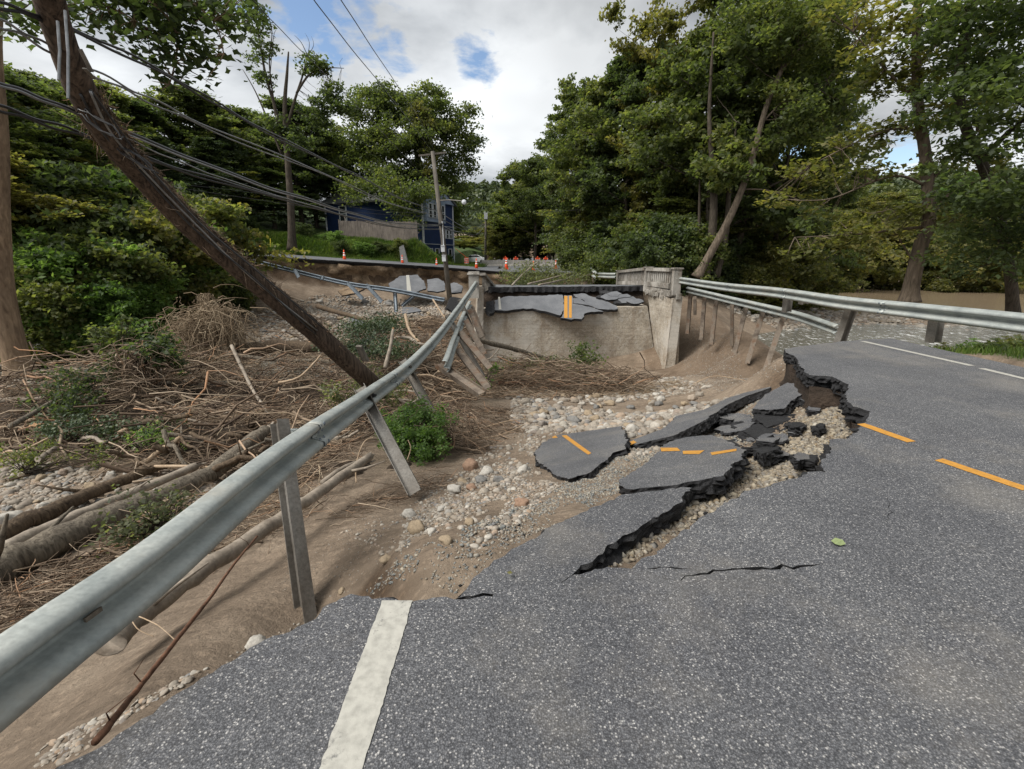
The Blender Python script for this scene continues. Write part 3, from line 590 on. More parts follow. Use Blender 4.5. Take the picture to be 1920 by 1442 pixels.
for i in range(26):
    x, y = [(1395, 790), (1440, 812), (1480, 815), (1420, 835), (1500, 790), (1520, 760), (1455, 845), (1400, 815), (1350, 830), (1375, 800), (1505, 860), (1535, 800)][i % 12]; x += rg_.uniform(-22, 22); y += rg_.uniform(-12, 12); g_ = G(x, y); z_ = g_.z + rg_.uniform(.03, .12); r_ = rg_.uniform(7, 30); ph = rg_.uniform(0, 3)
    o_ = [(x + r_*math.cos(ph+a)*rg_.uniform(.6, 1.3), y + r_*.42*math.sin(ph+a)*rg_.uniform(.6, 1.3)) for a in [k*math.pi*2/5 for k in range(5)]]
    slab('asphalt_chunk', [(x-10, y, z_+rg_.uniform(-.03, .04)), (x+10, y, z_+rg_.uniform(-.03, .04)), (x, y-6, z_+rg_.uniform(-.12, .05))], o_, rg_.uniform(.06, .13), 'small broken chunk of asphalt among the stones by the torn corner', 'small asphalt chunks by the torn corner', seed=200+i, mats=A2 if rg_.random() < .45 else CUT, step=.03, amp=.008)
# soil face carrying the road along the torn edge, darkened to imitate shadow
def soil_skirt():
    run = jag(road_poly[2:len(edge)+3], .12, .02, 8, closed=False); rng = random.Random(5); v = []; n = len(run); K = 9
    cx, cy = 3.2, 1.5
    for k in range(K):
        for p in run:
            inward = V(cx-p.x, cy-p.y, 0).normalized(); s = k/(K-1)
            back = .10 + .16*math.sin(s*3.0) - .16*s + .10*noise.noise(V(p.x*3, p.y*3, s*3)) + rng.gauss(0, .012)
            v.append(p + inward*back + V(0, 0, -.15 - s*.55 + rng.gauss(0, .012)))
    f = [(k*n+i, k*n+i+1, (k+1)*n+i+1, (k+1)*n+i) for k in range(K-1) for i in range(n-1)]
    tag(link('road_bed', py_mesh('road_bed', v, f), MAT['soil_dark_shade'], smooth=True), 'brown soil under the torn asphalt edge, coloured dark for the shadow there', kind='structure')
soil_skirt()

# ------------------------------------------------------------------ far road, its cut bank and slabs
def far_road():
    run = []
    src = [V(*p) for p in SHELF]
    for a, b in zip(src, src[1:]):
        k = max(1, int((b-a).length/.35))
        for j in range(k): run.append(a.lerp(b, j/k) + V(random.gauss(0, .03), random.gauss(0, .09), 0))
    run.append(src[-1])
    def back(p):
        if p.x < -3: d = V(.42, .9, 0); return p + d*6.0 + V(0, 0, 0)
        return V(p.x*1.15 + .5, 150, .9)
    v = []; f = []; n = len(run)
    for p in run: v += [p, p - V(0, 0, .07), p + V(0, .2, -.30)]
    L_ = [p for p in run if p.x <= -1.5]; m_ = len(L_)
    for p in run: q = p + V(.9, 6.2, 0) if p.x < -1.5 else V(p.x + (0 if p.x < 3 else (p.x-3)*.5), 150, 1.1); v.append(q)
    for i in range(n-1):
        a = i*3; f += [(a+1, a+4, a+3, a), (a+2, a+5, a+4, a+1)]
        f.append((a, a+3, 3*n+i+1, 3*n+i) if not (run[i].x < -1.5 <= run[i+1].x) else (a, a+3, 3*n+i+1, 3*n+i))
    mi = []
    for i in range(n-1): mi += [1, 1, 0]
    tag(link('far_road', py_mesh('far_road', v, f, mi), [MAT['asphalt_far'], MAT['asphalt_cut']]), 'far road beyond the washed out gap', kind='structure')
    tag(link('far_road', py_mesh('far_road_ahead', [(-9, 47.2, .66), (-1.6, 44.9, .20), (-1.6, 150, 1.04), (-5.2, 150, 1.04), (-5.6, 66, .36), (-7.4, 56, .45)], [(0, 1, 2, 3, 4, 5)]), MAT['asphalt_far']), 'far road leading straight on to the barriers', kind='structure')
    # cut bank face
    K = 16; n2 = 0; v = []
    for k in range(K):
        s = k/(K-1)
        for i, p in enumerate(run):
            zb = -2.5; z = (p.z-.22)*(1-s) + zb*s
            over = -.55*math.sin(min(1, s*2.2)*math.pi/2)*(.5+.5*math.sin(i*.22)) if s < .45 else 0
            q = V(p.x, p.y + .15 - 1.5*max(0, s-.3) - over, z)
            q += V(0, 1, .15)*(.8*(noise.noise(V(p.x*.35, z*.9, 3)) + .5*noise.noise(V(p.x*1.3, z*2.2, 9)) + .3*noise.noise(V(p.x*4, z*5, 2))))
            v.append(q)
    n = len(run); f = [(k*n+i, k*n+i+1, (k+1)*n+i+1, (k+1)*n+i) for k in range(K-1) for i in range(n-1)]
    tag(link('cut_bank', py_mesh('cut_bank', v, f), MAT['soil'], smooth=True), 'brown undercut bank below the far road', kind='structure')
far_road()
def slabY(name, plane, out, thick, label, group, marks=(), seed=1, cat='asphalt slab', mats=None):
    """like slab() but the plane is given by (px, py, distance)"""
    q = [D(*a) for a in plane]; pl = []
    n = (q[1]-q[0]).cross(q[2]-q[0]).normalized(); c0 = V(0, 0, CAMZ)
    if n.dot(c0-q[0]) < 0: n = -n
    def on(px, py): d = ray(px, py); return c0 + d*((q[0]-c0).dot(n)/d.dot(n))
    pts = [on(*a) for a in out]; root = empty(name, sum(pts, Vector())/len(pts)); tag(root, label, cat, group)
    plate('asphalt', pts, thick, -n, mats or [MAT['asphalt_far'], MAT['asphalt_cut']], root, .14, .03, seed)
    for mk, col in marks:
        p = [on(*a) + n*.006 for a in mk]; link('painted_line', py_mesh('line', p, [tuple(range(len(p)))]), MAT[col], root)
    return root
GF = 'asphalt slabs fallen from the far road'
slabY('asphalt_slab', [(729, 545, 36.5), (799, 545, 37.5), (765, 517, 40)], [(729, 532), (750, 518), (782, 515), (794, 527), (799, 541), (779, 548), (735, 546)], .12, 'leaning slab with a white line under the far road', GF, [([(761.5, 516), (767, 516), (771, 546), (763, 547)], 'white_paint')], 31)
slabY('asphalt_slab', [(801, 546, 37.5), (834, 546, 37.5), (820, 522, 40)], [(801, 524), (820, 522), (833, 528), (836, 544), (820, 547), (802, 545)], .12, 'plain slab leaning right of the one with the white line', GF, (), 32)
slabY('asphalt_slab', [(838, 548, 36.5), (865, 550, 36), (850, 530, 38)], [(838, 534), (852, 529), (868, 536), (866, 548), (845, 550)], .12, 'dark slab heap behind the leaning utility pole', GF, (), 33)
slabY('asphalt_slab', [(633, 555, 35), (675, 545, 35.5), (655, 530, 37)], [(633, 545), (662, 535), (683, 541), (664, 550), (642, 554)], .12, 'tan muddy slab propped against the cut bank', GF, (), 34, mats=[MAT['soil'], MAT['asphalt_cut']])
for k, (pl, out, lb) in enumerate([
    ([(467, 567, -2.0), (500, 578, -2.0), (496, 556, -1.8)], [(467, 567), (478, 558), (500, 557), (512, 570), (500, 579), (476, 578)], 'flat slab half hidden behind the leaning pole'),
    ([(546, 559, -2.0), (572, 580, -2.05), (589, 564, -1.9)], [(540, 562), (546, 559), (570, 561), (590, 565), (572, 580), (552, 574)], 'dark flat slab on the stones right of the leaning pole'),
    ([(627, 596, -2.35), (674, 608, -2.3), (662, 594, -2.2)], [(627, 598), (640, 595), (662, 594), (692, 602), (674, 609), (633, 606)], 'grey flat slab in the middle of the stony bar'),
    ([(735, 579, -2.3), (770, 585, -2.3), (760, 574, -2.2)], [(733, 580), (745, 574), (782, 577), (790, 583), (760, 588), (740, 587)], 'small slab at the foot of the fallen guardrail posts')]):
    slab('asphalt_slab', pl, out, .12, lb, GF, (), 40+k, step=.15, amp=.04, mats=[MAT['asphalt_far'], MAT['asphalt_cut']])
slabY('asphalt_slab', [(820, 545, 30), (850, 580, 29), (840, 540, 31)], [(868, 560), (846, 556), (836, 575), (850, 585), (868, 575)], .15, 'black slab lying behind the left guardrail', GF, (), 46, mats=CUT)

# ------------------------------------------------------------------ bridge
def bridge():
    root = empty('bridge', (3, 27, -1)); tag(root, 'concrete bridge abutment with board marked wall and baluster parapets, approach washed away', 'bridge')
    c1, c2, co = MAT['concrete'], MAT['concrete2'], MAT['concrete_old']
    def grid_face(name, corners, nu, nv, amp, mat, depth, top_rag=0):      # corners: bl br tr tl, facing the camera
        bl, br, tr, tl = [Vector(p) for p in corners]; n = (br-bl).cross(tl-bl).normalized(); v = []
        rg = random.Random(hash(name) % 99)
        for j in range(nv+1):
            for i in range(nu+1):
                a, b = i/nu, j/nv; p = (bl.lerp(br, a)).lerp(tl.lerp(tr, a), b)
                o = amp*noise.noise(V(p.x*1.7, p.y*1.7, p.z*1.7)) + amp*.5*noise.noise(V(p.x*7, p.y*7, p.z*7))
                if j == nv and top_rag: p = p - V(0, 0, abs(rg.gauss(0, top_rag)))
                v.append(p + n*o)
        f = [(j*(nu+1)+i, j*(nu+1)+i+1, (j+1)*(nu+1)+i+1, (j+1)*(nu+1)+i) for j in range(nv) for i in range(nu)]
        m = len(v); back = [bl-n*depth, br-n*depth, tr-n*depth, tl-n*depth]; v += back
        top = [nv*(nu+1)+i for i in range(nu+1)]; lf = [j*(nu+1) for j in range(nv+1)]; rt = [j*(nu+1)+nu for j in range(nv+1)]
        f += [tuple(top + [m+2, m+3]), tuple(lf[::-1] + [m, m+3][::1])[::-1], tuple(rt + [m+2, m+1]), (m+1, m, m+3, m+2)]
        return link(name, py_mesh(name, v, f), mat, root)
    # abutment wall
    grid_face('abutment_wall', [D(900, 722, 25.3), D(1236, 722, 25.3), D(1214, 574, 25.3), D(905, 581, 25.3)], 70, 40, .02, c1, 1.2, .03)
    # right wing wall: lit inner face, then brown end face
    wi = [D(1236, 724, 25.25), D(1243, 730, 22.9), D(1262, 560, 22.9), D(1213, 545, 25.2)]
    we = [D(1243, 730, 22.88), D(1270, 730, 22.95), D(1276, 562, 22.95), D(1262, 560, 22.88)]
    for nm, q, m_ in (('wing_wall', wi, c1), ('wing_wall_end', we, c2)):
        grid_face(nm, q, 20, 34, .028, m_, .45, .03)
    mb = MB()                                                             # broken ledge on top of the wing
    for i in range(26):
        s = i/25; p = D(1212, 546, 25.2).lerp(D(1272, 556, 22.9), s) + V(random.uniform(-.05, .05), -.05, random.uniform(-.16, .02)); mb.box(p, (.22, .2, random.uniform(.12, .3)), Matrix.Rotation(random.uniform(0, 3), 3, 'Z') @ Matrix.Rotation(random.uniform(-.4, .4), 3, 'X'))
    mb.build('crumbled_ledge', co, root)
    # left wing, seen edge on
    grid_face('left_wing_wall', [D(884, 716, 24.9), D(905, 722, 25.0), D(907, 538, 25.0), D(898, 538, 24.9)], 6, 34, .05, c2, 1.0, .03)
    # deck with an asphalt edge and the dark fill below it
    L0, R0 = D(905, 538.5, 27), D(1209, 536, 27); L1, R1 = V(-1.5, 35, -.42), V(7.5, 35, -.42)
    mb = MB(); n = 60; top = []
    for i in range(n+1):
        p = L0.lerp(R0, i/n) + V(0, random.gauss(0, .03), random.gauss(0, .008)); top.append(p)
    v = top + [p - V(0, random.gauss(0, .03), .26+random.uniform(0, .08)) for p in top] + [L1.lerp(R1, i/n) for i in range(n+1)]
    f = [(n+1+i, n+2+i, i+1, i) for i in range(n)] + [(i, i+1, 2*n+3+i, 2*n+2+i) for i in range(n)]; mi = [1]*n + [0]*n
    link('deck_asphalt', py_mesh('deck_asphalt', v, f, mi), [MAT['asphalt_far'], MAT['asphalt_cut']], root)
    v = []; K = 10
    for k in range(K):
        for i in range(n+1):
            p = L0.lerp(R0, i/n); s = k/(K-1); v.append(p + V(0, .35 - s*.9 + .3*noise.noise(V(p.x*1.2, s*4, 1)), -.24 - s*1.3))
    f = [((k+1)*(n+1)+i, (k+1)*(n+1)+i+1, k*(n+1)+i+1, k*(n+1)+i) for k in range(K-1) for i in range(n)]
    link('dark_fill', py_mesh('dark_fill', v, f), MAT['soil_dark_shade'], root, True)
    # parapets
    def parapet(name, pts, tops, h, w_, broken=False, nbal=None, skip_end=()):
        mb = MB(); z0 = 0
        for k in range(len(pts)-1):
            a, b = Vector(pts[k]), Vector(pts[k+1]); L_ = (b-a).length; up = V(0, 0, 1)
            mb.beam(a+up*(h-.09), b+up*(h-.09), w_*1.25, .16, up); mb.beam(a+up*.14, b+up*.14, w_*1.1, .24, up)
        o = mb.build(name, co, root); tagp = o
        for k in range(len(pts)-1):
            a, b = Vector(pts[k]), Vector(pts[k+1]); L_ = (b-a).length; m_ = int(L_/.27)
            for i in range(m_):
                s = (i+.5)/m_; p = a.lerp(b, s)
                if broken and random.random() < .3: continue
                q = MB(); d = (b-a).normalized(); q.beam(p+V(0, 0, .262), p+V(0, 0, h-.172), .13, .12, d); q.build('baluster', co, o)
        return o
    cr = D(1206, 537, 26.9); cr.z = .0; en = D(1262, 540, 23.0); fa = V(7.75, 34.5, -.4)
    cr.x += .15
    p1 = parapet('parapet', [fa, cr], None, 1.0, .3); p2 = parapet('parapet', [cr + V(.02, -.3, -.01), en + V(0, .25, -.07)], None, 1.0, .3)
    for q, hh in ((cr + V(.05, -.1, 0), .96), (en + V(.12, 0, -.1), .98), (fa + V(0, .25, 0), .95)):
        m2 = MB(); m2.box(q+V(0, 0, hh/2-.12), (.36, .36, hh+.24)); m2.box(q+V(0, 0, hh+.03), (.46, .46, .07)); m2.build('parapet_post', co, root)
    m2 = MB(); m2.beam(cr+V(.1, 0, -.16), en+V(.1, 0, -.26), .5, .3, (0, 0, 1)); m2.build('parapet_base', co, root)
    q = D(889, 545, 24.7); q.z = -.1                                       # left end post
    m2 = MB(); m2.box(q+V(0, 0, .2), (.5, .5, 1.2)); m2.box(q+V(0, 0, .86), (.66, .66, .13), taper=.8); m2.build('parapet_post', co, root)
    m2 = MB(); a = D(905, 514, 25.1); b = D(925, 538, 29.5); m2.beam(a, b, .3, .14, (0, 0, 1)); m2.build('broken_handrail', co, root)
    for i in range(9):
        s = (i+.5)/9; p = a.lerp(b, s); m2 = MB(); m2.beam(p+V(0, 0, -.09), V(p.x-.02, p.y, -.25), .12, .12, (0, 1, 0)); m2.build('baluster', co, root)
    return root
bridge()
# slabs that slid off the approach and hang over the abutment
GD = 'asphalt slabs draped over the top of the abutment wall'; pl = [(905, 583, 24.95), (1200, 583, 24.95), (1060, 552, 26.6)]
AF = [MAT['asphalt_far'], MAT['asphalt_cut']]
slabY('asphalt_slab', pl, [(927, 563), (948, 556), (985, 556), (1020, 554), (1055, 552.6), (1057, 568), (1057.5, 579), (1051, 590.5), (1040, 588), (1027, 584.5), (1012, 581), (999, 579), (975, 579), (953, 582), (928, 581)], .16, 'long left slab with a white line end on the abutment', GD, [([(934, 557), (937.5, 557), (940, 580), (935.5, 580)], 'white_paint')], 51, mats=AF)
slabY('asphalt_slab', [(p[0], p[1]-.6, p[2]) for p in pl], [(1058, 554), (1073, 554), (1073.5, 569), (1095, 573), (1123, 581), (1132, 584), (1109, 584), (1097, 588), (1091, 598.6), (1066, 598.6), (1051, 596), (1057.5, 588)], .16, 'pointed slab with the double yellow line on the abutment', GD,
       [([(1058, 555), (1064, 555), (1064.2, 596), (1057.6, 596)], 'yellow_paint'), ([(1067, 555), (1072, 555), (1072, 596), (1066.6, 596)], 'yellow_paint')], 52, mats=AF)
slabY('asphalt_slab', pl, [(1075, 552), (1095, 551), (1130, 561), (1154, 573), (1158, 579), (1140, 581), (1121, 579), (1104, 572), (1095, 563), (1080, 557)], .16, 'right slab split by a black crack on the abutment', GD, (), 53, mats=AF)
slabY('asphalt_slab', pl, [(1075, 559), (1088, 559), (1101, 568), (1104, 573), (1090, 570), (1075, 568)], .14, 'small wedge slab between the yellow line and the right slab', GD, (), 54, mats=AF)
for i, (x, y, lb) in enumerate([(1135, 548, 'topmost'), (1152, 550, 'second'), (1146, 557, 'third'), (1128, 556, 'leftmost'), (1166, 555, 'tilted'), (1178, 562, 'rightmost big'), (1160, 566, 'muddy'), (1190, 565, 'last by the wing wall')]):
    r_ = 8 + (i % 3)*3; rg = random.Random(i+70)
    o_ = [(x + r_*math.cos(a)*rg.uniform(.8, 1.3)*1.3, y + r_*.42*math.sin(a)*rg.uniform(.7, 1.2)) for a in [k*math.pi/3 for k in range(6)]]
    slabY('asphalt_chunk', [(905, 583-rg.uniform(0, 3), 24.9), (1200, 583-rg.uniform(0, 6), 25.0), (1060+rg.uniform(-30, 30), 552, 26.3)], o_, .12, lb + ' grey chunk at the right end of the abutment top', 'loose chunks at the right end of the abutment', (), 80+i, mats=AF if i % 3 else CUT)
slabY('asphalt_chunk', [(905, 585, 24.8), (930, 588, 24.8), (915, 562, 26.0)], [(911, 566), (925, 563), (927, 575), (926, 586), (918, 588), (910, 582)], .2, 'dark muddy chunk at the left end of the abutment top', None, (), 90, mats=CUT)

# ------------------------------------------------------------------ guardrails
WP = [(.0, .156), (.012, .152), (.045, .138), (.078, .118), (.083, .098), (.083, .082), (.080, .072), (.030, .034), (.002, .016), (-.002, 0), (.002, -.016), (.030, -.034), (.080, -.072), (.083, -.082), (.083, -.098), (.078, -.118), (.045, -.138), (.012, -.152), (.0, -.156)]
def catmull(pts, k):
    out = []; n = len(pts)
    for i in range(n-1):
        p0, p1, p2, p3 = pts[max(0, i-1)], pts[i], pts[i+1], pts[min(n-1, i+2)]
        for j in range(k):
            t = j/k; out.append(.5*((2*p1) + (p2-p0)*t + (2*p0-5*p1+4*p2-p3)*t*t + (3*p1-p0-3*p2+p3)*t**3))
    out.append(pts[-1].copy()); return out
def along(path, s):                          # point and tangent at arc length s
    for a, b in zip(path, path[1:]):
        l = (b-a).length
        if s <= l: return a.lerp(b, s/l), (b-a).normalized()
        s -= l
    return path[-1].copy(), (path[-1]-path[-2]).normalized()
def plen(path): return sum((b-a).length for a, b in zip(path, path[1:]))
def frame(t, toward, tilt):
    up = V(0, 0, 1); n = up.cross(t).normalized()
    if n.dot(toward) < 0: n = -n
    u = n.cross(t).normalized()
    if u.z < 0: u = -u
    n2 = n*math.cos(tilt) + u*math.sin(tilt); u2 = u*math.cos(tilt) - n*math.sin(tilt)
    return n2, u2
def guardrail(name, path, toward, label, group, tiltf, seglen=3.81, first=0.0, mat=None, bolts=True, scale=1.0, post_fn=None, laps=True):
    mat = mat or MAT['galv']; root = empty(name, path[0]); tag(root, label, 'guardrail', group); L_ = plen(path); joints = []; s = first
    while s < L_ - .05:
        e = min(L_, s+seglen); n = max(3, int((e-s)/.14)); v = []
        for i in range(n+1):
            ss = s + (e+(.16 if e < L_ else 0)-s)*i/n; p, t = along(path, min(ss, L_)); nn, u = frame(t, toward, tiltf(ss/L_))
            lap = .004 if i == 0 else 0; off = .0035*math.sin(ss*2.1)
            for d_, h_ in WP: v.append(p + nn*(d_*1.38*scale + (.014 if i == 0 else 0.0 if ss < e-.01 else -.005) + off) + u*h_*scale)
        m = len(WP); f = [(i*m+k, (i+1)*m+k, (i+1)*m+k+1, i*m+k+1) for i in range(n) for k in range(m-1)]
        me = py_mesh('rail', v, f); o = link('rail', me, mat, root, True)
        so = o.modifiers.new('t', 'SOLIDIFY'); so.thickness = .0045; so.offset = -1
        if e < L_: joints.append(e)
        s = e
    if bolts:
        for e in joints:
            for ds in (.04, .15):
                for hh, dd in ((.10, .085), (.045, .055), (-.045, .055), (-.10, .085)):
                    p, t = along(path, min(L_, e+ds-.02)); nn, u = frame(t, toward, tiltf(e/L_)); q = MB(); R3 = nn.to_track_quat('Z', 'Y').to_matrix()
                    q.lathe(p + nn*(dd*1.38+.002)*scale + u*hh*scale, [(.020, 0), (.019, .007), (.009, .013)], 8, rot=R3); q.build('bolt', MAT['galv_blue'], root)
            p, t = along(path, e+.05); nn, u = frame(t, toward, tiltf(e/L_)); q = MB(); R3 = nn.to_track_quat('Z', 'Y').to_matrix()
            q.lathe(p + nn*.008*scale, [(.032, 0), (.034, .008), (.022, .016), (.015, .028)], 10, rot=R3); q.build('bolt', mat, root)
    return root, joints
def ibeam(root, a, b, face, mat, w_=.10, d_=.15, name='post', label=None):
    """steel I section from a to b; face = direction of the flange normal"""
    a = Vector(a); b = Vector(b); t = (b-a).normalized(); n = (Vector(face) - t*Vector(face).dot(t)).normalized(); s = t.cross(n)
    m = MB()
    m.beam(a+n*(d_/2), b+n*(d_/2), .009, w_, s); m.beam(a-n*(d_/2), b-n*(d_/2), .009, w_, s)
    m.beam(a, b, .007, d_-.010, n)
    o = m.build(name, mat, root); 
    if label: o['label'] = label
    return o
def fixlen(top, pix, L_, far=True):          # point on the ray of a pixel at distance L_ from top
    d = ray(*pix); o = V(0, 0, CAMZ) - top; a = d.dot(d); b = 2*o.dot(d); cc = o.dot(o)-L_*L_; q = b*b-4*a*cc
    if q < 0: t = -b/(2*a)
    else: t = (-b + (1 if far else -1)*math.sqrt(q))/(2*a)
    return V(0, 0, CAMZ) + d*t
# left: sagging rail from behind the camera to the end post of the bridge
LR = [((0, 1274), 1.595), ((125, 1182), 1.83), ((292, 1057), 2.28), ((457, 918), 3.06), ((569, 831), 4.12), ((686, 748), 6.6), ((764, 690), 9.4), ((815, 637), 12.7), ((844, 600), 15.7), ((878, 552), 21.0), ((895, 526), 24.9)]
lp = [T(*p, t) for p, t in LR]; lp = [V(-1.80, -3.5, .5), V(-1.78, -1.2, .38)] + lp
lpath = catmull(lp, 8)
def s_at_px(path, px, lo=0, hi=None):
    L_ = plen(path); best = (1e9, 0)
    for i in range(400):
        s = L_*i/399; p, _ = along(path, s)
        d = (p - V(0, 0, CAMZ)); fwd = d.y*math.cos(PITCH) - d.z*math.sin(PITCH)
        if fwd < .1: continue
        x = 960 + FPX*d.x/fwd
        if abs(x-px) < best[0]: best = (abs(x-px), s)
    return best[1]
sj = s_at_px(lpath, 556); first = 0
k_ = sj - 3.81*int(sj/3.81)
gl, jl = guardrail('guardrail', lpath, V(1, 0, 0), 'long sagging guardrail at left, hanging over the washout', 'steel guardrails around the washout', lambda u: .10 + .12*math.sin(u*3), scale=.86, first=k_-3.81 if k_ > 3.81 else 0.0)
if k_ > 0: pass
def lpost(px, bot, L_, mat, back=.12, far=False, w_=.11, d_=.16, tw=V(1, -.25, 0)):
    s = s_at_px(lpath, px); p, t = along(lpath, s); nn, u = frame(t, V(1, 0, 0), .1); top = p - nn*back + u*.13
    b = fixlen(p, bot, L_, far) - nn*back
    return ibeam(gl, top, b, tw, mat, w_, d_)
# first post: stands beside the pavement, tall galvanised, block behind the rail
p, t = along(lpath, s_at_px(lpath, 566)); nn, u = frame(t, V(1, 0, 0), 0)
pb = T(570, 1168, 3.35); ibeam(gl, p - nn*.17 + u*.21, pb + V(.02, 0, -.55), V(1, -.9, 0), MAT['galv_post'], .10, .14)
blk = MB(); blk.beam(p-nn*.09+u*.13, p-nn*.09-u*.13, .12, .09, nn); blk.build('offset_block', MAT['galv'], gl)
for px, bot, L_ in ((693, (797, 922), 1.9), (768, (853, 832), 1.9)):
    lpost(px, bot, L_, MAT['galv_post'])
for px, bot, L_ in ((846, (912, 706), 2.2), (868, (905, 655), 2.0)):
    lpost(px, bot, L_, MAT['galv_post'])
# torn triangular hole with a bolt: a dark puncture on the rail face
p, t = along(lpath, s_at_px(lpath, 693)); nn, u = frame(t, V(1, 0, 0), .15)
q = MB(); q.add([p+nn*.03+u*.05, p+nn*.035+t*.14-u*.05, p+nn*.03-t*.07-u*.04, p+nn*.10+t*.02], [(0, 1, 3), (1, 2, 3), (2, 0, 3), (0, 2, 1)]); q.build('torn_tab', MAT['asphalt_cut'], gl)
p, t = along(lpath, s_at_px(lpath, 168)); nn, u = frame(t, V(1, 0, 0), .12); q = MB(); q.box(p+nn*.012-u*.01, (.075, .01, .026), Matrix((t, nn, u)).transposed()); q.build('slot', MAT['rust_post'], gl)
# second, shorter left rail that dropped below the first
l2 = catmull([T(880, 570, 21.5), T(866, 600, 18.2), T(851, 638, 14.6), T(833, 688, 11.3)], 10)
g2, _ = guardrail('guardrail', l2, V(1, 0, 0), 'short torn rail hanging below the left guardrail beside its leaning posts', 'steel guardrails around the washout', lambda u: .25, first=0)
for (tx, ty, tt), (bx, by), L_ in (((822, 683, 11.9), (903, 738), 2.1), ((858, 655, 14.0), (915, 728), 2.3), ((862, 622, 15.6), (919, 690), 2.2), ((873, 600, 17.5), (908, 664), 2.1), ((880, 580, 19.5), (907, 640), 2.1), ((884, 575, 21), (905, 628), 2.1)):
    tp = T(tx, ty, tt); ibeam(g2, tp, fixlen(tp, (bx, by), L_, False), V(1, -.5, 0), MAT['rust_post'], .14, .2)
# right: high rail still at its height, and the fallen one behind it
r1 = [V(8.0, -2, .62), V(8.02, 4, .62), T(1920, 606, 7.35), T(1744, 586, 9.0), T(1575, 567, 11.4), T(1462, 549.5, 14.1), T(1350, 537, 18.2), T(1257, 522.5, 23.8)]
rp = catmull(r1, 8); gr, _ = guardrail('guardrail', rp, V(-1, 0, 0), 'long straight guardrail at right running from the road shoulder to the bridge parapet', 'steel guardrails around the washout', lambda u: -.06, first=0.6)
r2 = catmull([T(1573, 619, 12.9), T(1492, 592, 15.0), T(1388, 567, 18.5), T(1290, 543.5, 22.9)], 10)
g3, _ = guardrail('guardrail', r2, V(-1, 0, 0), 'lower fallen guardrail on dangling wooden-brown posts behind the right one', 'steel guardrails around the washout', lambda u: -.15)
for tx, ty, tt, bx, by in ((1290, 550, 22.9, 1285, 626), (1316, 556, 21.8, 1311, 637), (1338, 562, 20.9, 1330, 646), (1394, 577, 18.6, 1371, 670), (1426, 584, 17.4, 1397, 682), (1463, 596, 16.2, 1430, 696)):
    tp = T(tx, ty-6, tt) + V(.14, 0, 0); ibeam(g3, tp, fixlen(tp, (bx+4, by), 2.15 if tx > 1350 else 1.95, False), V(-.6, -1, 0), MAT['rust_post'], .16, .2)
tp = T(1373, 566, 20.2); ibeam(g3, tp, fixlen(tp, (1372, 648), 1.9, True), V(-.6, -1, 0), MAT['rust_post'], .13, .16)
tp = T(1303, 556, 24); ibeam(g3, tp, T(1303, 590, 24), V(-.6, -1, 0), MAT['rust_post'], .13, .16)
for tx, ty, tt, bx, by, bt in ((1592, 560, 11.5, 1563, 645, 11.9), (1470, 550, 14.2, 1466, 585, 14.4), (1746, 580, 9.2, 1736, 642, 9.35), (1500, 552, 13.6, 1497, 570, 13.7)):
    ibeam(gr, T(tx, ty, tt)+V(.14, 0, 0), T(bx, by, bt)+V(.14, 0, 0), V(-1, -.3, 0), MAT['galv_post'], .17, .2)
ibeam(gr, V(8.16, 2.2, .7), V(8.16, 2.2, -.6), V(-1, 0, 0), MAT['galv_post'], .17, .2)
# fallen blue-grey rail along the far bank
l4 = catmull([D(364, 470, 34), D(400, 474, 34.3), D(464, 487, 34.5), D(554, 509, 33.8), D(651, 532, 32.6), D(735, 544, 31.8), D(817, 560, 31), D(835, 563, 30.6)], 8)
g4, _ = guardrail('guardrail', l4, V(.2, -1, 0), 'dull blue-grey guardrail fallen down the far cut bank', 'steel guardrails around the washout', lambda u: .35, mat=MAT['galv_blue'], bolts=False)
for a, b in (((651, 530), (680, 560)), ((687, 534), (716, 566)), ((740, 541), (743, 585)), ((782, 550), (754, 574)), ((553, 506), (560, 520)), ((605, 518), (603, 524))):
    tp = D(*a, 32.2); ibeam(g4, tp, D(*b, 31.3), V(1, -.5, 0), MAT['galv_blue'], .15, .2)
# guardrail beyond the bridge at right
l5 = catmull([D(1044, 490, 58), D(1075, 493, 52), D(1098, 499, 47), D(1109, 509, 43), D(1121, 519, 41)], 6)
g5, _ = guardrail('guardrail', l5, V(-.5, -1, 0), 'far guardrail curving down behind the bridge parapet', 'steel guardrails around the washout', lambda u: .1, bolts=False, scale=1.9)
for a, b in (((1070, 492, 53), (1070, 500, 53)), ((1100, 500, 47), (1102, 514, 47)), ((1111, 512, 42), (1112, 530, 42))): ibeam(g5, D(*a), D(*b), V(1, -1, 0), MAT['rust_post'], .15, .2)
l6 = [D(1124, 516, 38), D(1142, 517, 36), D(1156, 517, 35)]
guardrail('guardrail', l6, V(-.3, -1, 0), 'stub of guardrail at the far end of the bridge parapet', 'steel guardrails around the washout', lambda u: 0, bolts=False, scale=1.3)

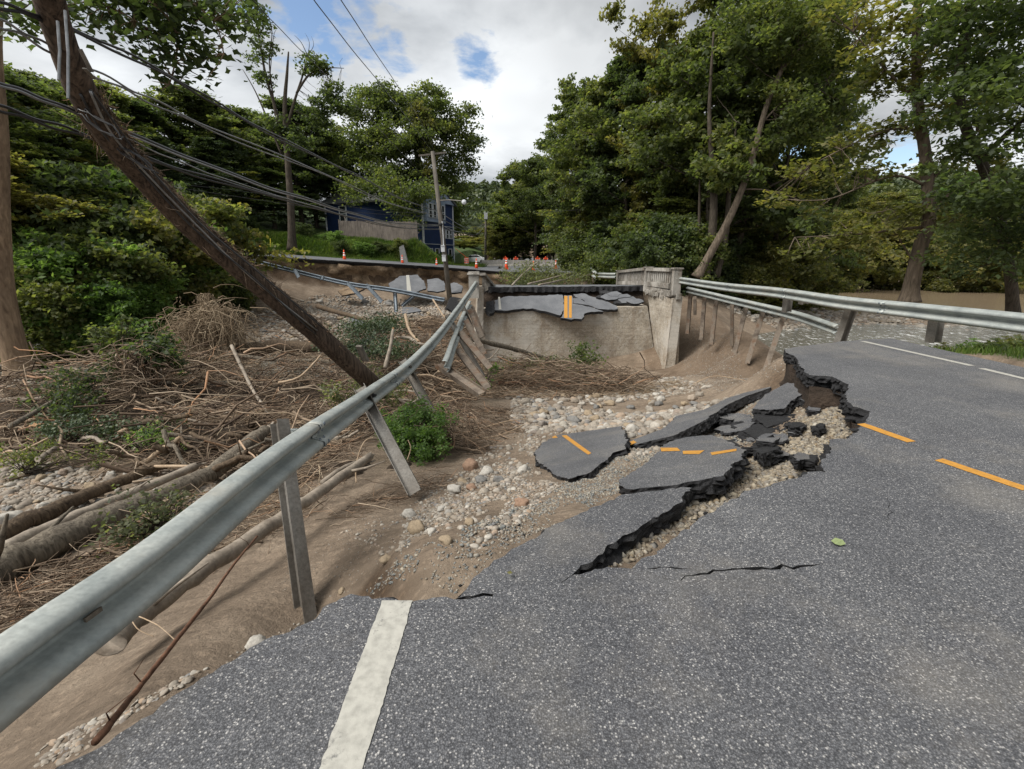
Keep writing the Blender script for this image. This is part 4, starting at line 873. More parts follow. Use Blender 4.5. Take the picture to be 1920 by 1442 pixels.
# ------------------------------------------------------------------ utility poles and cables
def leaning_pole():
    pts = [T(78, -60, 3.95), T(100, 30, 4.25), T(128, 110, 4.5), T(160, 185, 4.8), T(205, 255, 5.15), T(262, 322, 5.6), T(360, 425, 6.35), T(470, 520, 7.1), T(590, 622, 8.1), T(700, 722, 9.4), T(712, 733, 9.6)]
    root = empty('utility_pole', pts[-1]); tag(root, 'broken brown utility pole leaning over the debris, hung with cables and roots', 'utility pole', 'utility poles')
    m = MB(); pp = catmull(pts, 3); n = len(pp); m.tube(pp, [.108 + .080*i/n + .003*math.sin(i*.9)*(i % 3) for i in range(n)], 22)
    m.build('pole', MAT['pole'], root, True)
    # split grey slivers
    sl = MB(); a = T(668, 655, 8.6); b = T(682, 672, 8.8); sl.beam(a+V(.12, -.2, .1), b+V(.1, -.2, 0), .12, .05); sl.build('splinter', MAT['pole_grey'], root)
    sl = MB()
    for (x0, y0, x1, y1, t0) in ((150, 92, 172, 135, 4.35), (158, 128, 178, 148, 4.4)): sl.beam(T(x0, y0, t0), T(x1, y1, t0+.15), .035, .01)
    sl.build('metal_bracket', MAT['galv_post'], root)
    for k, (x0, y0, x1, y1, t0) in enumerate(((122, 20, 128, 185, 4.0), (108, 40, 110, 150, 4.05))):
        sl = MB(); sl.tube([T(x0, y0, t0), T((x0+x1)/2+3, (y0+y1)/2, t0), T(x1, y1, t0)], .011, 6); sl.build('hanging_strap', MAT['wire_al'], root)
    # vine roots and mud along the upper side
    rg = np.random.default_rng(5); P_ = []; Rr = []
    path = [np.array(p) for p in catmull(pts, 12)]
    for i in range(3400):
        s = min(.97, max(.02, rg.choice([rg.normal(.62, .10), rg.normal(.40, .06), rg.uniform(.3, .85)]))); j = int(s*(len(path)-2)); c0 = path[j]; t = path[j+1]-path[j]; t /= np.linalg.norm(t)
        a0 = rg.normal(0, .8); up = np.array([0, 0, 1.]) - t*t[2]; up /= np.linalg.norm(up); sd_ = np.cross(t, up); rr_ = .108+.08*s; o = up*math.cos(a0)*rr_ + sd_*math.sin(a0)*rr_
        ln = rg.uniform(.04, .24); d = t*rg.normal(0, .6) + o/.19*rg.uniform(.0, .35) + rg.normal(0, .3, 3) - np.array([0, 0, .25]); a = c0+o
        k = np.linspace(0, 1, 4)[:, None]; P_.append(a + d*ln*k + rg.normal(0, .012, (4, 3))*k); Rr.append(np.array([.004, .004, .003, .001])*rg.uniform(.7, 1.5))
    v, f = tubes_np(np.array(P_), np.array(Rr), 3); o = link('clinging_roots', np_mesh('clinging_roots', v, f), MAT['twig'], root); o['kind'] = 'stuff'
    # cables running down the pole and coils at the crossings
    for k in range(3):
        m = MB(); q = [Vector(path[int(s*(len(path)-1))]) + V(.10+.05*k, -.17, .05*k-.02) + V(random.gauss(0, .02), 0, random.gauss(0, .02)) for s in (.30, .4, .5, .6, .7, .8)]; m.tube(catmull(q, 4), .012, 6); m.build('down_cable', MAT['wire_al' if k == 1 else 'wire'], root, True)
    for k, (x, y, t0) in enumerate(((205, 240, 4.85), (265, 300, 5.3))):
        for r_ in range(2):
            m = MB(); c0 = T(x, y, t0); q = []
            for i in range(15):
                a = i/14*math.pi*1.7 + r_; q.append(c0 + V(math.cos(a)*(.17+.03*r_), -.06-.05*r_, math.sin(a)*.05 - math.cos(a)*.12) + V(random.gauss(0, .015), 0, random.gauss(0, .015)))
            m.tube(q, .008, 5); m.build('cable_loop', MAT['wire'], root, True)
    return root
leaning_pole()
POLE2 = 36.0
def far_pole(name, xt, yt, xb, yb, dist, r0, label, boxes=()):
    b = D(xb, yb, dist); t = D(xt, yt, dist); root = empty(name, b); tag(root, label, 'utility pole', 'utility poles')
    m = MB(); m.tube([b - V(0, 0, .5), b.lerp(t, .5), t], [r0*1.15, r0, r0*.8], 12); m.build('pole', MAT['pole_grey'], root, True)
    return root, b, t
u2, b2, t2 = far_pole('utility_pole', 811, 284, 846, 577, POLE2, .17, 'tall grey utility pole with two pale meter boxes behind the left guardrail')
for x, y in ((830.5, 466), (832.5, 484)):
    m = MB(); m.box(D(x, y, POLE2-.28), (.27, .2, .46)); m.box(D(x, y-5.5, POLE2-.3), (.30, .24, .04)); m.build('meter_box', MAT['trim'], u2)
m = MB(); m.tube([D(822, 376, POLE2), D(845, 375, POLE2-.6), D(866, 377, POLE2-1.4)], .035, 6); m.build('lamp_arm', MAT['galv_post'], u2)
m = MB(); m.lathe(D(870, 379, POLE2-1.6), [(.02, .12), (.14, .08), (.17, 0), (.1, -.08), (.02, -.12)], 10, rot=Matrix.Rotation(R(90), 3, 'X') @ Matrix.Rotation(R(0), 3, 'Y')); m.build('lamp_head', MAT['trim'], u2)
m = MB(); m.beam(D(785, 292, POLE2), D(836, 286, POLE2), .09, .11); m.build('crossarm', MAT['pole_grey'], u2)
m = MB(); m.tube([D(829, 415, POLE2-.3), D(831, 440, POLE2-.3), D(832, 466, POLE2-.3)], .04, 6); m.build('conduit', MAT['trim'], u2)
m = MB(); m.lathe(D(826, 421, POLE2-.3), [(.14, -.1), (.17, 0), (.14, .1)], 10); m.build('cable_junction', MAT['black'], u2)
u3, b3, t3 = far_pole('utility_pole', 911, 402, 910, 494, 74, .17, 'distant utility pole beside the parked car')
m = MB(); m.box(D(911, 405, 73.7), (.5, .4, .9)); m.build('transformer', MAT['trim'], u3)
m = MB(); m.beam(D(903, 421, 74), D(921, 421, 74), .1, .12); m.build('crossarm', MAT['pole_grey'], u3)
def cable(pts, r, mat, label, group, strands=1, spread=.02):
    pts = [Vector(p) for p in pts]; q = catmull(pts, 7); root = None
    m = MB()
    for s in range(strands):
        off = V(0, 0, spread*(s-(strands-1)/2)); ph = s*2.1
        m.tube([p + off + V(0, 0, .35*spread*math.sin(i*.7+ph)) for i, p in enumerate(q)], r, 6)
    o = m.build('overhead_cable', mat, None, True); tag(o, label, 'cable', group); return o
def tlin(px, t0, t1): return lambda x: t0 + (t1-t0)*x
def cab(pxs, t0, t1, **k):
    X0 = pxs[0][0]; X1 = pxs[-1][0]; pts = []
    for x, y in pxs:                          # evenly running in space between two distances (perspective correct)
        s = (x-X0)/(X1-X0); inv = (1-s)/t0 + s/t1; pts.append(T(x, y, 1/inv))
    return cable(pts, **k)
GC = 'cables strung over the washout'
cab([(-60, -5), (0, 10), (75, 33), (150, 62), (287, 127), (400, 190), (500, 247), (633, 312), (692, 340), (760, 376), (823, 396)], 3.6, 37, r=.014, mat=MAT['wire'], label='topmost dark twin cable crossing the leaning pole near the top of the photo', group=GC, strands=2, spread=.032)
cab([(-60, 15), (0, 44), (60, 72), (133, 116), (220, 158), (300, 197), (433, 257), (633, 337), (721, 378), (799, 400), (823, 406)], 3.7, 37, r=.011, mat=MAT['wire_al'], label='grey twin cable just below the topmost cable', group=GC, strands=2, spread=.045)
cab([(-60, 133), (0, 157), (60, 178), (133, 207), (233, 247), (367, 300), (500, 350), (590, 377), (662, 400), (750, 419), (823, 421)], 3.9, 37, r=.024, mat=MAT['wire'], label='thick black bundled cable below the grey twin cable', group=GC, strands=1)
cab([(-60, 135), (0, 160), (60, 181), (133, 210), (233, 251), (367, 303), (500, 353), (590, 380), (662, 402), (750, 421), (823, 423)], 3.82, 36.8, r=.012, mat=MAT['wire_al'], label='bright messenger wire lashed under the thick black cable', group=GC, strands=1)
cab([(-60, 183), (0, 203), (80, 229), (167, 257), (283, 300), (400, 337), (546, 377), (648, 405), (750, 427), (826, 430)], 4.1, 37, r=.015, mat=MAT['wire'], label='lowest bright cable pair sagging to the tall grey pole', group=GC, strands=2, spread=.035)
cab([(233, 258), (300, 288), (367, 315), (450, 345), (590, 387), (662, 407), (750, 424), (823, 425)], 5.2, 37, r=.008, mat=MAT['wire_al'], label='thin pale wire between the two lowest cable bundles', group=GC)
cab([(330, 352), (420, 365), (520, 380), (633, 395), (740, 403), (822, 408)], 30, 40, r=.015, mat=MAT['wire'], label='thin dark wire low against the trees', group=GC)
cab([(322, 345), (400, 352), (480, 362), (600, 378), (720, 396), (820, 400)], 30, 40, r=.013, mat=MAT['wire'], label='thinner dark wire just above the low dark wire', group=GC)
cab([(570, -30), (592, 4), (650, 80), (715, 160), (770, 230), (812, 286)], 9, 36, r=.012, mat=MAT['wire'], label='left of the two thin wires dropping through the sky to the pole top', group=GC)
cab([(620, -30), (641, 2), (690, 78), (740, 153), (790, 230), (815, 286)], 9.3, 36, r=.012, mat=MAT['wire'], label='right of the two thin wires dropping through the sky to the pole top', group=GC)
cab([(440, -40), (500, 28), (545, 75), (600, 130), (680, 210), (808, 345)], 9, 36, r=.009, mat=MAT['wire'], label='faint wire crossing in front of the bare tree', group=GC)
for i, (pp, lb) in enumerate([([(823, 396), (840, 408), (866, 424), (890, 428), (908, 420)], 'upper slack cable between the tall pole and the distant pole'), ([(824, 408), (842, 418), (868, 430), (890, 431), (910, 424)], 'second slack cable from the top between the two far poles'),
                              ([(826, 422), (850, 432), (880, 440), (896, 438), (910, 422)], 'lowest slack cable between the two far poles'), ([(826, 426), (850, 434), (870, 436), (892, 440), (911, 434)], 'third slack cable from the top between the two far poles')]):
    cab(pp, 37, 75, r=.03, mat=MAT['wire_al' if i % 2 == 0 else 'wire'], label=lb, group='slack cables between the far poles')
cab([(1000, 400), (1040, 397), (1100, 392)], 50, 42, r=.02, mat=MAT['wire'], label='wire passing in front of the trees right of the gap', group=GC)

# ------------------------------------------------------------------ trees
def leaves_np(cent, size, rng, flat=.35, n_shape=4, droop=0):
    """one small leaf polygon per centre; cent (N,3), size (N,)"""
    N_ = len(cent); nrm = rng.normal(0, 1, (N_, 3)); nrm[:, 2] = np.abs(nrm[:, 2]) + flat; nrm /= np.linalg.norm(nrm, axis=1, keepdims=True)
    a = np.cross(nrm, rng.normal(0, 1, (N_, 3))); a /= np.linalg.norm(a, axis=1, keepdims=True) + 1e-9
    a[:, 2] -= droop; a /= np.linalg.norm(a, axis=1, keepdims=True) + 1e-9
    b = np.cross(nrm, a); s = size[:, None]
    if n_shape == 4:
        v = np.stack([cent - a*s*.5, cent + b*s*.33 + nrm*s*.06, cent + a*s*.55, cent - b*s*.33 + nrm*s*.06], 1)
    else:                                    # lobed, maple like
        v = np.stack([cent - a*s*.5, cent - a*s*.15 + b*s*.52, cent + a*s*.08 + b*s*.24, cent + a*s*.60, cent + a*s*.08 - b*s*.24, cent - a*s*.15 - b*s*.52], 1)
    k = v.shape[1]; f = np.arange(N_*k).reshape(N_, k); return v.reshape(-1, 3), f
def tree_data(seed, Ht, r0, base, spread, nl, nleaf, leafsize, shape='oval', lean=(0, 0), clump=.09, limbs=18, lobed=False, wob=.05, flat=.35, gap=0.0, droop=0):
    rng = np.random.default_rng(seed); K = 10
    tr = crook(rng, (0, 0, -.4), (lean[0]*Ht, lean[1]*Ht, Ht*.93), K, wob); rad = np.linspace(1, .16, K)**1.1*r0; rad[0] *= 1.35
    T3 = [(tr, rad)]; tips = []
    for i in range(limbs):
        u = (i+rng.uniform(.1, .9))/limbs; zf = base + (1-base)*u**.85; j = min(K-2, int(zf*(K-1))); fr = zf*(K-1)-j; p0 = tr[j]*(1-fr)+tr[j+1]*fr
        az = i*2.4 + rng.normal(0, .35)
        if shape == 'oval': L_ = spread*(.35+.65*math.sin(math.pi*min(1, (u*.85+.18))))
        elif shape == 'cone': L_ = spread*(1.05-u)
        elif shape == 'vase': L_ = spread*(.45+.55*u)
        else: L_ = spread
        L_ *= rng.uniform(.7, 1.2); rise = {'cone': -.05, 'vase': .9, 'oval': .45}.get(shape, .4)*(1.0 if u < .7 else 1.3)
        d = np.array([math.cos(az), math.sin(az), rise*rng.uniform(.5, 1.3)]); d /= np.linalg.norm(d)
        b = crook(rng, p0, p0 + d*L_ + np.array([0, 0, -.08*L_ if shape == 'cone' else .06*L_]), K, .09); rr = np.linspace(1, .12, K)*max(.02, rad[j]*.48); T3.append((b, rr))
        for m_ in range(nl):
            s = rng.uniform(.25, 1.0); q = b[min(K-1, int(s*(K-1)))]; e = q + rng.normal(0, 1, 3)*np.array([1, 1, .6])*L_*.30*(1.15-.5*s) + np.array([0, 0, .05*L_])
            T3.append((crook(rng, q, e, K, .12), np.linspace(1, .2, K)*max(.012, rr[0]*.28))); tips.append((q, e))
    tips.append((tr[-2], tr[-1]+np.array([0, 0, Ht*.05])))
    tv, tf = tubes_np(np.array([a for a, _ in T3]), np.array([b for _, b in T3]), 6)
    tips = [t for t in tips if rng.uniform() > gap]
    idx = rng.integers(0, len(tips), nleaf); q = np.array([t[0] for t in tips])[idx]; e = np.array([t[1] for t in tips])[idx]
    s = rng.uniform(.25, 1.1, nleaf)[:, None]; nsub = 7
    sub = rng.normal(0, clump*spread, (len(tips)*nsub, 3))*np.array([1, 1, .65]); sid = idx*nsub + rng.integers(0, nsub, nleaf)
    c_ = q + (e-q)*s + sub[sid] + rng.normal(0, clump*spread*.42, (nleaf, 3))*np.array([1, 1, .5])
    lv, lf = leaves_np(c_, leafsize*rng.uniform(.6, 1.35, nleaf), rng, flat, 6 if lobed else 4, droop)
    return (tv, tf), (lv, lf)
PROTO = {}
def proto(key, *a, **k):
    (tv, tf), (lv, lf) = tree_data(*a, **k); PROTO[key] = (np_mesh(key+'_trunk', tv, tf), np_mesh(key+'_crown', lv, lf))
    PROTO[key][0].polygons.foreach_set('use_smooth', np.ones(len(PROTO[key][0].polygons), bool))
#          seed H    r0  base spread nl nleaf leafsize
proto('a', 11, 15, .24, .18, 4.6, 6, 30000, .26, gap=.10)
proto('b', 12, 16, .26, .22, 5.2, 6, 32000, .27, clump=.08, gap=.15)
proto('c', 13, 14, .20, .12, 4.0, 5, 26000, .24, shape='vase', gap=.1)
proto('d', 14, 17, .26, .10, 4.4, 5, 30000, .26, clump=.10)
proto('sparse', 15, 15, .20, .22, 4.8, 5, 9000, .27, gap=.30, clump=.07)
proto('pine', 16, 16, .22, .12, 3.6, 6, 26000, .20, shape='cone', clump=.09, limbs=34, flat=1.0)
proto('bush', 17, 3.2, .06, .02, 1.9, 6, 12000, .17, clump=.15, limbs=14)
proto('bush2', 18, 2.4, .05, .0, 1.7, 6, 9000, .15, shape='vase', clump=.16, limbs=12)
for k_, mt in (('a', 'leaf'), ('b', 'leaf'), ('c', 'leaf_olive'), ('d', 'leaf_dark'), ('sparse', 'leaf_dark'), ('pine', 'needle'), ('bush', 'leaf'), ('bush2', 'leaf_bright')):
    PROTO[k_][0].materials.append(MAT['bark']); PROTO[k_][1].materials.append(MAT[mt])
def tree(key, name, loc, sc, rot, label, group, cat='tree', mat=None, crown='crown', trunk='trunk', sxy=None):
    r_ = empty(name, (0, 0, 0)); tag(r_, label, cat, group)
    for me, nm in zip(PROTO[key], (trunk, crown)):
        o = bpy.data.objects.new(nm, me); C.objects.link(o); o.parent = r_
        if mat and nm == crown: o.material_slots[0].link = 'OBJECT'; o.material_slots[0].material = MAT[mat]
    r_.location = loc; r_.rotation_euler = (0, 0, rot); r_.scale = (sxy or sc, sxy or sc, sc); return r_
def tree_at(key, px, Y, top, label, group, name='tree', mat=None, w_=None, dx=0, sink=.2, Ht=None):
    """stand a tree at photo column px and distance Y so that its top reaches row top"""
    d = ray(px, 480); x = d.x*Y/d.y; z = Hs(x, Y); h = D(px, top, Y).z - z; H0 = PROTO_H[key]; s = h/H0
    return tree(key, name, (x, Y, z-sink), s, random.uniform(0, 6.28), label, group, mat=mat, sxy=(w_/PROTO_W[key] if w_ else None))
PROTO_H = {'a': 15.5, 'b': 16.5, 'c': 14.5, 'd': 17.5, 'sparse': 15.5, 'pine': 16.5, 'bush': 3.4, 'bush2': 2.6}
PROTO_W = {'a': 5.2, 'b': 6, 'c': 4.8, 'd': 5, 'sparse': 5.4, 'pine': 4, 'bush': 2.1, 'bush2': 1.9}
GR = 'trees of the wood right of the bridge'
right = [('a', 968, 76, 292, 'dark roundish tree at the left end of the wood right of the gap', 6.0), ('b', 1003, 70, 285, 'second tree from the left end of the wood right of the gap', 5.5), ('d', 1066, 58, 190, None, 5), ('b', 1085, 50, 135, None, 6), ('a', 1130, 45, 118, None, 6),
         ('d', 1172, 43, 60, None, 5.5), ('c', 1215, 41, 40, None, 5.5), ('a', 1262, 40, 80, None, 5.5), ('b', 1318, 36, 10, None, 6.5), ('c', 1300, 43, 60, None, 6), ('a', 1385, 35, -60, None, 6.5), ('b', 1448, 38, -40, None, 6), ('d', 1500, 40, 60, None, 4.5),
         ('a', 1030, 74, 300, None, 6), ('c', 1100, 56, 330, None, 5.5), ('a', 1150, 48, 260, None, 6), ('d', 1230, 46, 200, None, 6), ('a', 1340, 46, 200, None, 6), ('c', 1420, 46, 190, None, 5)]
ORD = ['first', 'second', 'third', 'fourth', 'fifth', 'sixth', 'seventh', 'eighth', 'ninth', 'tenth', 'eleventh', 'twelfth', 'thirteenth', 'fourteenth', 'fifteenth', 'sixteenth', 'seventeenth', 'eighteenth', 'nineteenth', 'twentieth', 'twenty-first', 'twenty-second', 'twenty-third', 'twenty-fourth', 'twenty-fifth', 'twenty-sixth', 'twenty-seventh', 'twenty-eighth', 'twenty-ninth', 'thirtieth']
rx_ = sorted(a[1] for a in right)
for k, px, Y, top, lb, ww in right:
    tree_at(k, px, Y, top, lb or ORD[rx_.index(px)] + ' trunk from the left among the tall trees right of the bridge', GR if lb is None else None, w_=ww)
for i in range(26):                         # lower storey of the wood
    px = 925 + i*19 + random.uniform(-6, 6); Y = 66 - 26*min(1, i/16) + random.uniform(-3, 5); Y = max(36, Y) if px > 1075 else random.uniform(72, 80)
    tree_at(random.choice(['a', 'c', 'd', 'b']), px, Y, random.uniform(380, 440) if i < 5 else random.uniform(330, 420), 'low leafy understorey tree filling the wood right of the bridge', 'understorey trees right of the bridge', name='small_tree', w_=random.uniform(3.2, 4.6), mat=random.choice(['leaf_dark', 'leaf', 'leaf_dark', 'leaf_olive']))
for i in range(26):
    px = 1075 + i*11.5; Y = 50 - 16*min(1, i/12) + random.uniform(-1, 2); Y = max(33.5, Y); x = ray(px, 480).x*Y/ray(px, 480).y
    tree('bush', 'bush', (x, Y, Hs(x, Y)-.3), random.uniform(.8, 1.4), random.uniform(0, 6), 'dark green bush at the foot of the wood right of the bridge', 'bushes at the foot of the wood right of the bridge', 'bush', mat=random.choice(['leaf_dark', 'leaf']))
for px, Y, s in ((1440, 36, 1.5), (1480, 40, 1.6), (1410, 34.5, 1.1), (1520, 44, 1.4)):
    x = ray(px, 480).x*Y/ray(px, 480).y; tree('bush', 'bush', (x, Y, Hs(x, Y)-.3), s, px, 'yellow-green bush leaning over the bank behind the right guardrail', 'yellow-green bushes on the bank behind the right guardrail', 'bush', mat='leaf_olive')
# leaning pale trunk right of the bridge
def custom_tree(name, label, pts, rad, mat, leaf=None, cat='tree', limbs=(), group=None, nsides=12):
    root = empty(name, pts[0]); tag(root, label, cat, group); m = MB(); q = catmull([Vector(p) for p in pts], 6); n = len(q)
    m.tube(q, [rad[0] + (rad[1]-rad[0])*(i/(n-1)) + rad[0]*.45*max(0, 1-i/(n*.12))**2 for i in range(n)], nsides); m.build('trunk', MAT[mat], root, True)
    for l, r_ in limbs:
        m = MB(); q = catmull([Vector(p) for p in l], 5); k = len(q); m.tube(q, [r_*(1-.8*i/(k-1)) for i in range(k)], 7); m.build('limb', MAT[mat], root, True)
    if leaf:
        cents, n_, size, spread, mt, kw = leaf; rng = np.random.default_rng(len(label)); c_ = np.array([tuple(p[0]) for p in cents]); rr = np.array([p[1] for p in cents]); w_ = rr**2.2; w_ /= w_.sum()
        idx = rng.choice(len(c_), n_, p=w_); nsub = 26; sub = rng.normal(0, 1, (len(c_)*nsub, 3)); sub /= np.linalg.norm(sub, axis=1, keepdims=True); sub *= rng.uniform(.2, 1, (len(sub), 1))**.5
        sid = idx*nsub + rng.integers(0, nsub, n_); sq = np.array(kw.pop('squash', (1, 1, .7)))
        p = c_[idx] + sub[sid]*rr[idx][:, None]*sq + rng.normal(0, spread, (n_, 3))*np.array([1, 1, .45])
        v, f = leaves_np(p, size*rng.uniform(.6, 1.3, n_), rng, kw.get('flat', .5), kw.get('shape', 4), kw.get('droop', 0)); link('crown', np_mesh('crown', v, f), MAT[mt], root)
        # twigs reach from the limbs to the leaf clumps
        tw = []; tr_ = []; anchors = np.array([tuple(p) for l, _ in limbs for p in catmull([Vector(a) for a in l], 4)] + [tuple(p) for p in catmull([Vector(a) for a in pts], 5)])
        for ci in range(len(c_)):
            for s_ in range(0, nsub, 3):
                e = c_[ci] + sub[ci*nsub+s_]*rr[ci]*sq; a = anchors[np.argmin(((anchors-e)**2).sum(1))]
                if np.linalg.norm(a-e) < rr[ci]*2.2: tw.append(crook(rng, a, e, 6, .1)); tr_.append(np.linspace(.018, .005, 6))
        if tw: v, f = tubes_np(np.array(tw), np.array(tr_), 4); o = link('twigs', np_mesh('twigs', v, f), MAT[mat], root); o['kind'] = 'stuff'
    return root
tl = lambda px, py, Y: D(px, py, Y)
custom_tree('leaning_tree', 'pale slender trunk leaning right from the bank behind the parapet', [tl(1306, 520, 31), tl(1335, 470, 31), tl(1372, 400, 31), tl(1405, 315, 31), tl(1437, 200, 31), tl(1470, 120, 31)], (.27, .12), 'bark_mid',
            ([(tl(1470, 90, 31), 2.4), (tl(1520, 50, 31), 2.2), (tl(1430, 40, 30), 2.4), (tl(1560, 130, 32), 1.8), (tl(1480, 190, 30), 1.8), (tl(1540, 10, 31), 2.4), (tl(1600, 60, 32), 1.6), (tl(1510, 250, 31), 1.5), (tl(1560, 200, 32), 1.3)], 16000, .22, .35, 'leaf', {'flat': .5}),
            limbs=[([tl(1425, 235, 31), tl(1480, 180, 31), tl(1550, 150, 31.5)], .07), ([tl(1390, 355, 31), tl(1440, 357, 31), tl(1500, 375, 30)], .05), ([tl(1455, 150, 31), tl(1500, 90, 31), tl(1560, 40, 31)], .07)])
custom_tree('dark_multi_trunk_tree', 'cluster of dark upright trunks just left of the leaning pale trunk', [tl(1318, 520, 33), tl(1335, 440, 33), tl(1338, 340, 33), tl(1330, 220, 33), tl(1338, 60, 33)], (.36, .05), 'bark', limbs=[([tl(1342, 520, 33), tl(1362, 430, 33), tl(1368, 330, 33), tl(1380, 240, 33)], .28), ([tl(1300, 520, 33.5), tl(1310, 430, 33.5), tl(1312, 330, 33)], .2)])
# tree in front of the river, thin foliage against the sky
t0 = 15.5
def rp_(x, y, dy=0): return D(x, y, t0+dy)
custom_tree('riverside_tree', 'sparse tree with a bare brown trunk standing on the bank behind the right guardrail', [rp_(1704, 566), rp_(1712, 520), rp_(1728, 455), rp_(1742, 410), rp_(1736, 300), rp_(1722, 200), rp_(1718, 90), rp_(1722, -30)], (.24, .09), 'bark_mid',
            ([(rp_(1600, 270, 1), 1.0), (rp_(1530, 320, 1), 1.05), (rp_(1660, 240), .9), (rp_(1480, 370, 1.5), .9), (rp_(1570, 340, 1), .8), (rp_(1640, 320), .7), (rp_(1700, 150), 1.2), (rp_(1640, 110), 1.0), (rp_(1780, 120), 1.3), (rp_(1700, 40), 1.3), (rp_(1790, 30), 1.5), (rp_(1760, 220), 1.2),
              (rp_(1800, 300), 1.3), (rp_(1860, 200), 1.5), (rp_(1630, 440), 1.0), (rp_(1560, 450), .7), (rp_(1500, 470), .6), (rp_(1680, 400), .9), (rp_(1780, 400), 1.2), (rp_(1850, 420), 1.3), (rp_(1600, 20), 1.0), (rp_(1540, 400, 1), .6)], 9500, .15, .16, 'leaf_olive', {'flat': 1.2, 'squash': (1.15, 1, .35), 'shape': 6}),
            limbs=[([rp_(1738, 350), rp_(1690, 330), rp_(1640, 340), rp_(1560, 372), rp_(1500, 376)], .05), ([rp_(1728, 250), rp_(1680, 240), rp_(1600, 270, .6), rp_(1520, 310, 1)], .055), ([rp_(1738, 345), rp_(1780, 300), rp_(1830, 250)], .07), ([rp_(1722, 190), rp_(1660, 130), rp_(1600, 60)], .05),
                   ([rp_(1735, 425), rp_(1670, 432), rp_(1600, 440), rp_(1490, 445)], .05), ([rp_(1718, 500), rp_(1680, 440), rp_(1640, 400)], .035), ([rp_(1720, 120), rp_(1780, 60), rp_(1830, 20)], .06), ([rp_(1742, 400), rp_(1800, 350), rp_(1880, 330)], .06)])
custom_tree('leafy_tree', 'dark leafy tree filling the right edge of the photo', [tl(1900, 600, 14), tl(1890, 480, 14), tl(1850, 330, 14), tl(1800, 200, 14), tl(1810, 60, 14), tl(1850, -60, 14)], (.15, .09), 'bark',
            ([(tl(1880, 60, 13), 1.9), (tl(1900, 200, 12.5), 1.9), (tl(1900, 330, 12), 1.5), (tl(1860, 400, 13), 1.5), (tl(1900, 460, 12.5), 1.3), (tl(1950, 120, 12), 2.2), (tl(1840, -20, 13), 1.8), (tl(1960, 300, 12), 2.2), (tl(1830, 470, 14), 1.1), (tl(1920, -40, 12), 2)], 20000, .14, .22, 'leaf_dark', {'flat': .6}),
            limbs=[([tl(1840, 300, 14), tl(1900, 240, 13.5), tl(1960, 200, 13)], .09)])
# trees and bushes across the river
GV = 'trees along the far side of the river'
for i in range(30):
    px = 1395 + i*23 + random.uniform(-8, 8); Y = random.uniform(70, 108); tree_at(random.choice('abcd'), px, Y, random.uniform(345, 400) - (40 if px > 1780 else 0), 'leafy green tree on the wooded far side of the river', GV, w_=random.uniform(5, 7.5), mat=random.choice(['leaf', 'leaf_olive', 'leaf', 'leaf_bright', 'leaf']))
for i in range(22):
    px = 1400 + i*30 + random.uniform(-8, 8); Y = random.uniform(62, 72); x = ray(px, 480).x*Y/ray(px, 480).y
    if i % 2: tree('bush', 'bush', (x, Y, max(-2.9, Hs(x, Y))-.3), random.uniform(1.8, 2.8), px, 'bush hanging over the far edge of the flood water', 'bushes along the far edge of the flood water', 'bush', mat=random.choice(['leaf_dark', 'leaf', 'leaf_olive']))
    else: tree_at(random.choice('abcd'), px, Y+4, random.uniform(410, 450), 'small tree at the far edge of the flood water', 'small trees at the far edge of the flood water', w_=4.5, mat='leaf_dark')
# left hillside
GL = 'trees on the wooded hillside at left'
LEFT = [('d', 20, 26, 60, 5, None), ('a', 70, 30, 95, 5.5, None), ('b', 130, 36, 120, 6, None), ('pine', 190, 44, 150, 4.5, None), ('a', 240, 42, 130, 6, None), ('d', 300, 46, 175, 6, None), ('c', 350, 50, 190, 6, 'leaf'), ('a', 400, 50, 150, 6.5, None),
        ('pine', 330, 40, 230, 4.5, None), ('pine', 440, 52, 170, 5, None), ('b', 470, 58, 190, 6, None), ('pine', 420, 46, 240, 4.5, None), ('a', 520, 62, 215, 6, 'leaf_olive'), ('d', 570, 60, 170, 6, None), ('b', 600, 64, 190, 6, None), ('d', 640, 68, 235, 6, None),
        ('c', 160, 31, 230, 5, 'leaf_olive'), ('a', 90, 25, 240, 4.6, None), ('a', 30, 22, 250, 4.4, 'leaf_olive'), ('d', 230, 34, 290, 4.6, None), ('c', 380, 47, 340, 5, 'leaf_olive'), ('a', 290, 37, 330, 4.8, 'leaf'), ('c', 460, 52, 330, 5, 'leaf_olive'), ('d', 520, 54, 310, 5, None), ('pine', 600, 62, 260, 5, None), ('d', 500, 70, 200, 7, None),
        ('a', -40, 24, 110, 5, None), ('d', 640, 80, 250, 7, None)]
lx_ = sorted((a[0] == 'pine', a[1], a[2]) for a in LEFT if a[0] == 'pine'); ln_ = sorted((False, a[1], a[2]) for a in LEFT if a[0] != 'pine')
for i, (k, px, Y, top, ww, mt) in enumerate(LEFT):
    tree_at(k, px, Y, top, ORD[lx_.index((True, px, Y))] + ' dark pine from the left on the left hillside' if k == 'pine' else ORD[ln_.index((False, px, Y))] + ' leafy tree from the left in the wood on the left hillside', 'pines on the wooded hillside at left' if k == 'pine' else GL, name='pine_tree' if k == 'pine' else 'tree', mat=mt, w_=ww)
for i in range(46):
    px = random.uniform(40, 450); Y = random.uniform(22, 34); x = ray(px, 480).x*Y/ray(px, 480).y
    if x > -18.4 or (Y > 31 and x > -26): continue
    tree(random.choice(['bush', 'bush2']), 'bush', (x, Y, Hs(x, Y)-.3), random.uniform(1.0, 1.9), px, 'leafy bush on the dark bank under the left hillside wood', 'bushes on the left river bank', 'bush', mat=random.choice(['leaf', 'leaf_dark', 'leaf_olive', 'leaf']))
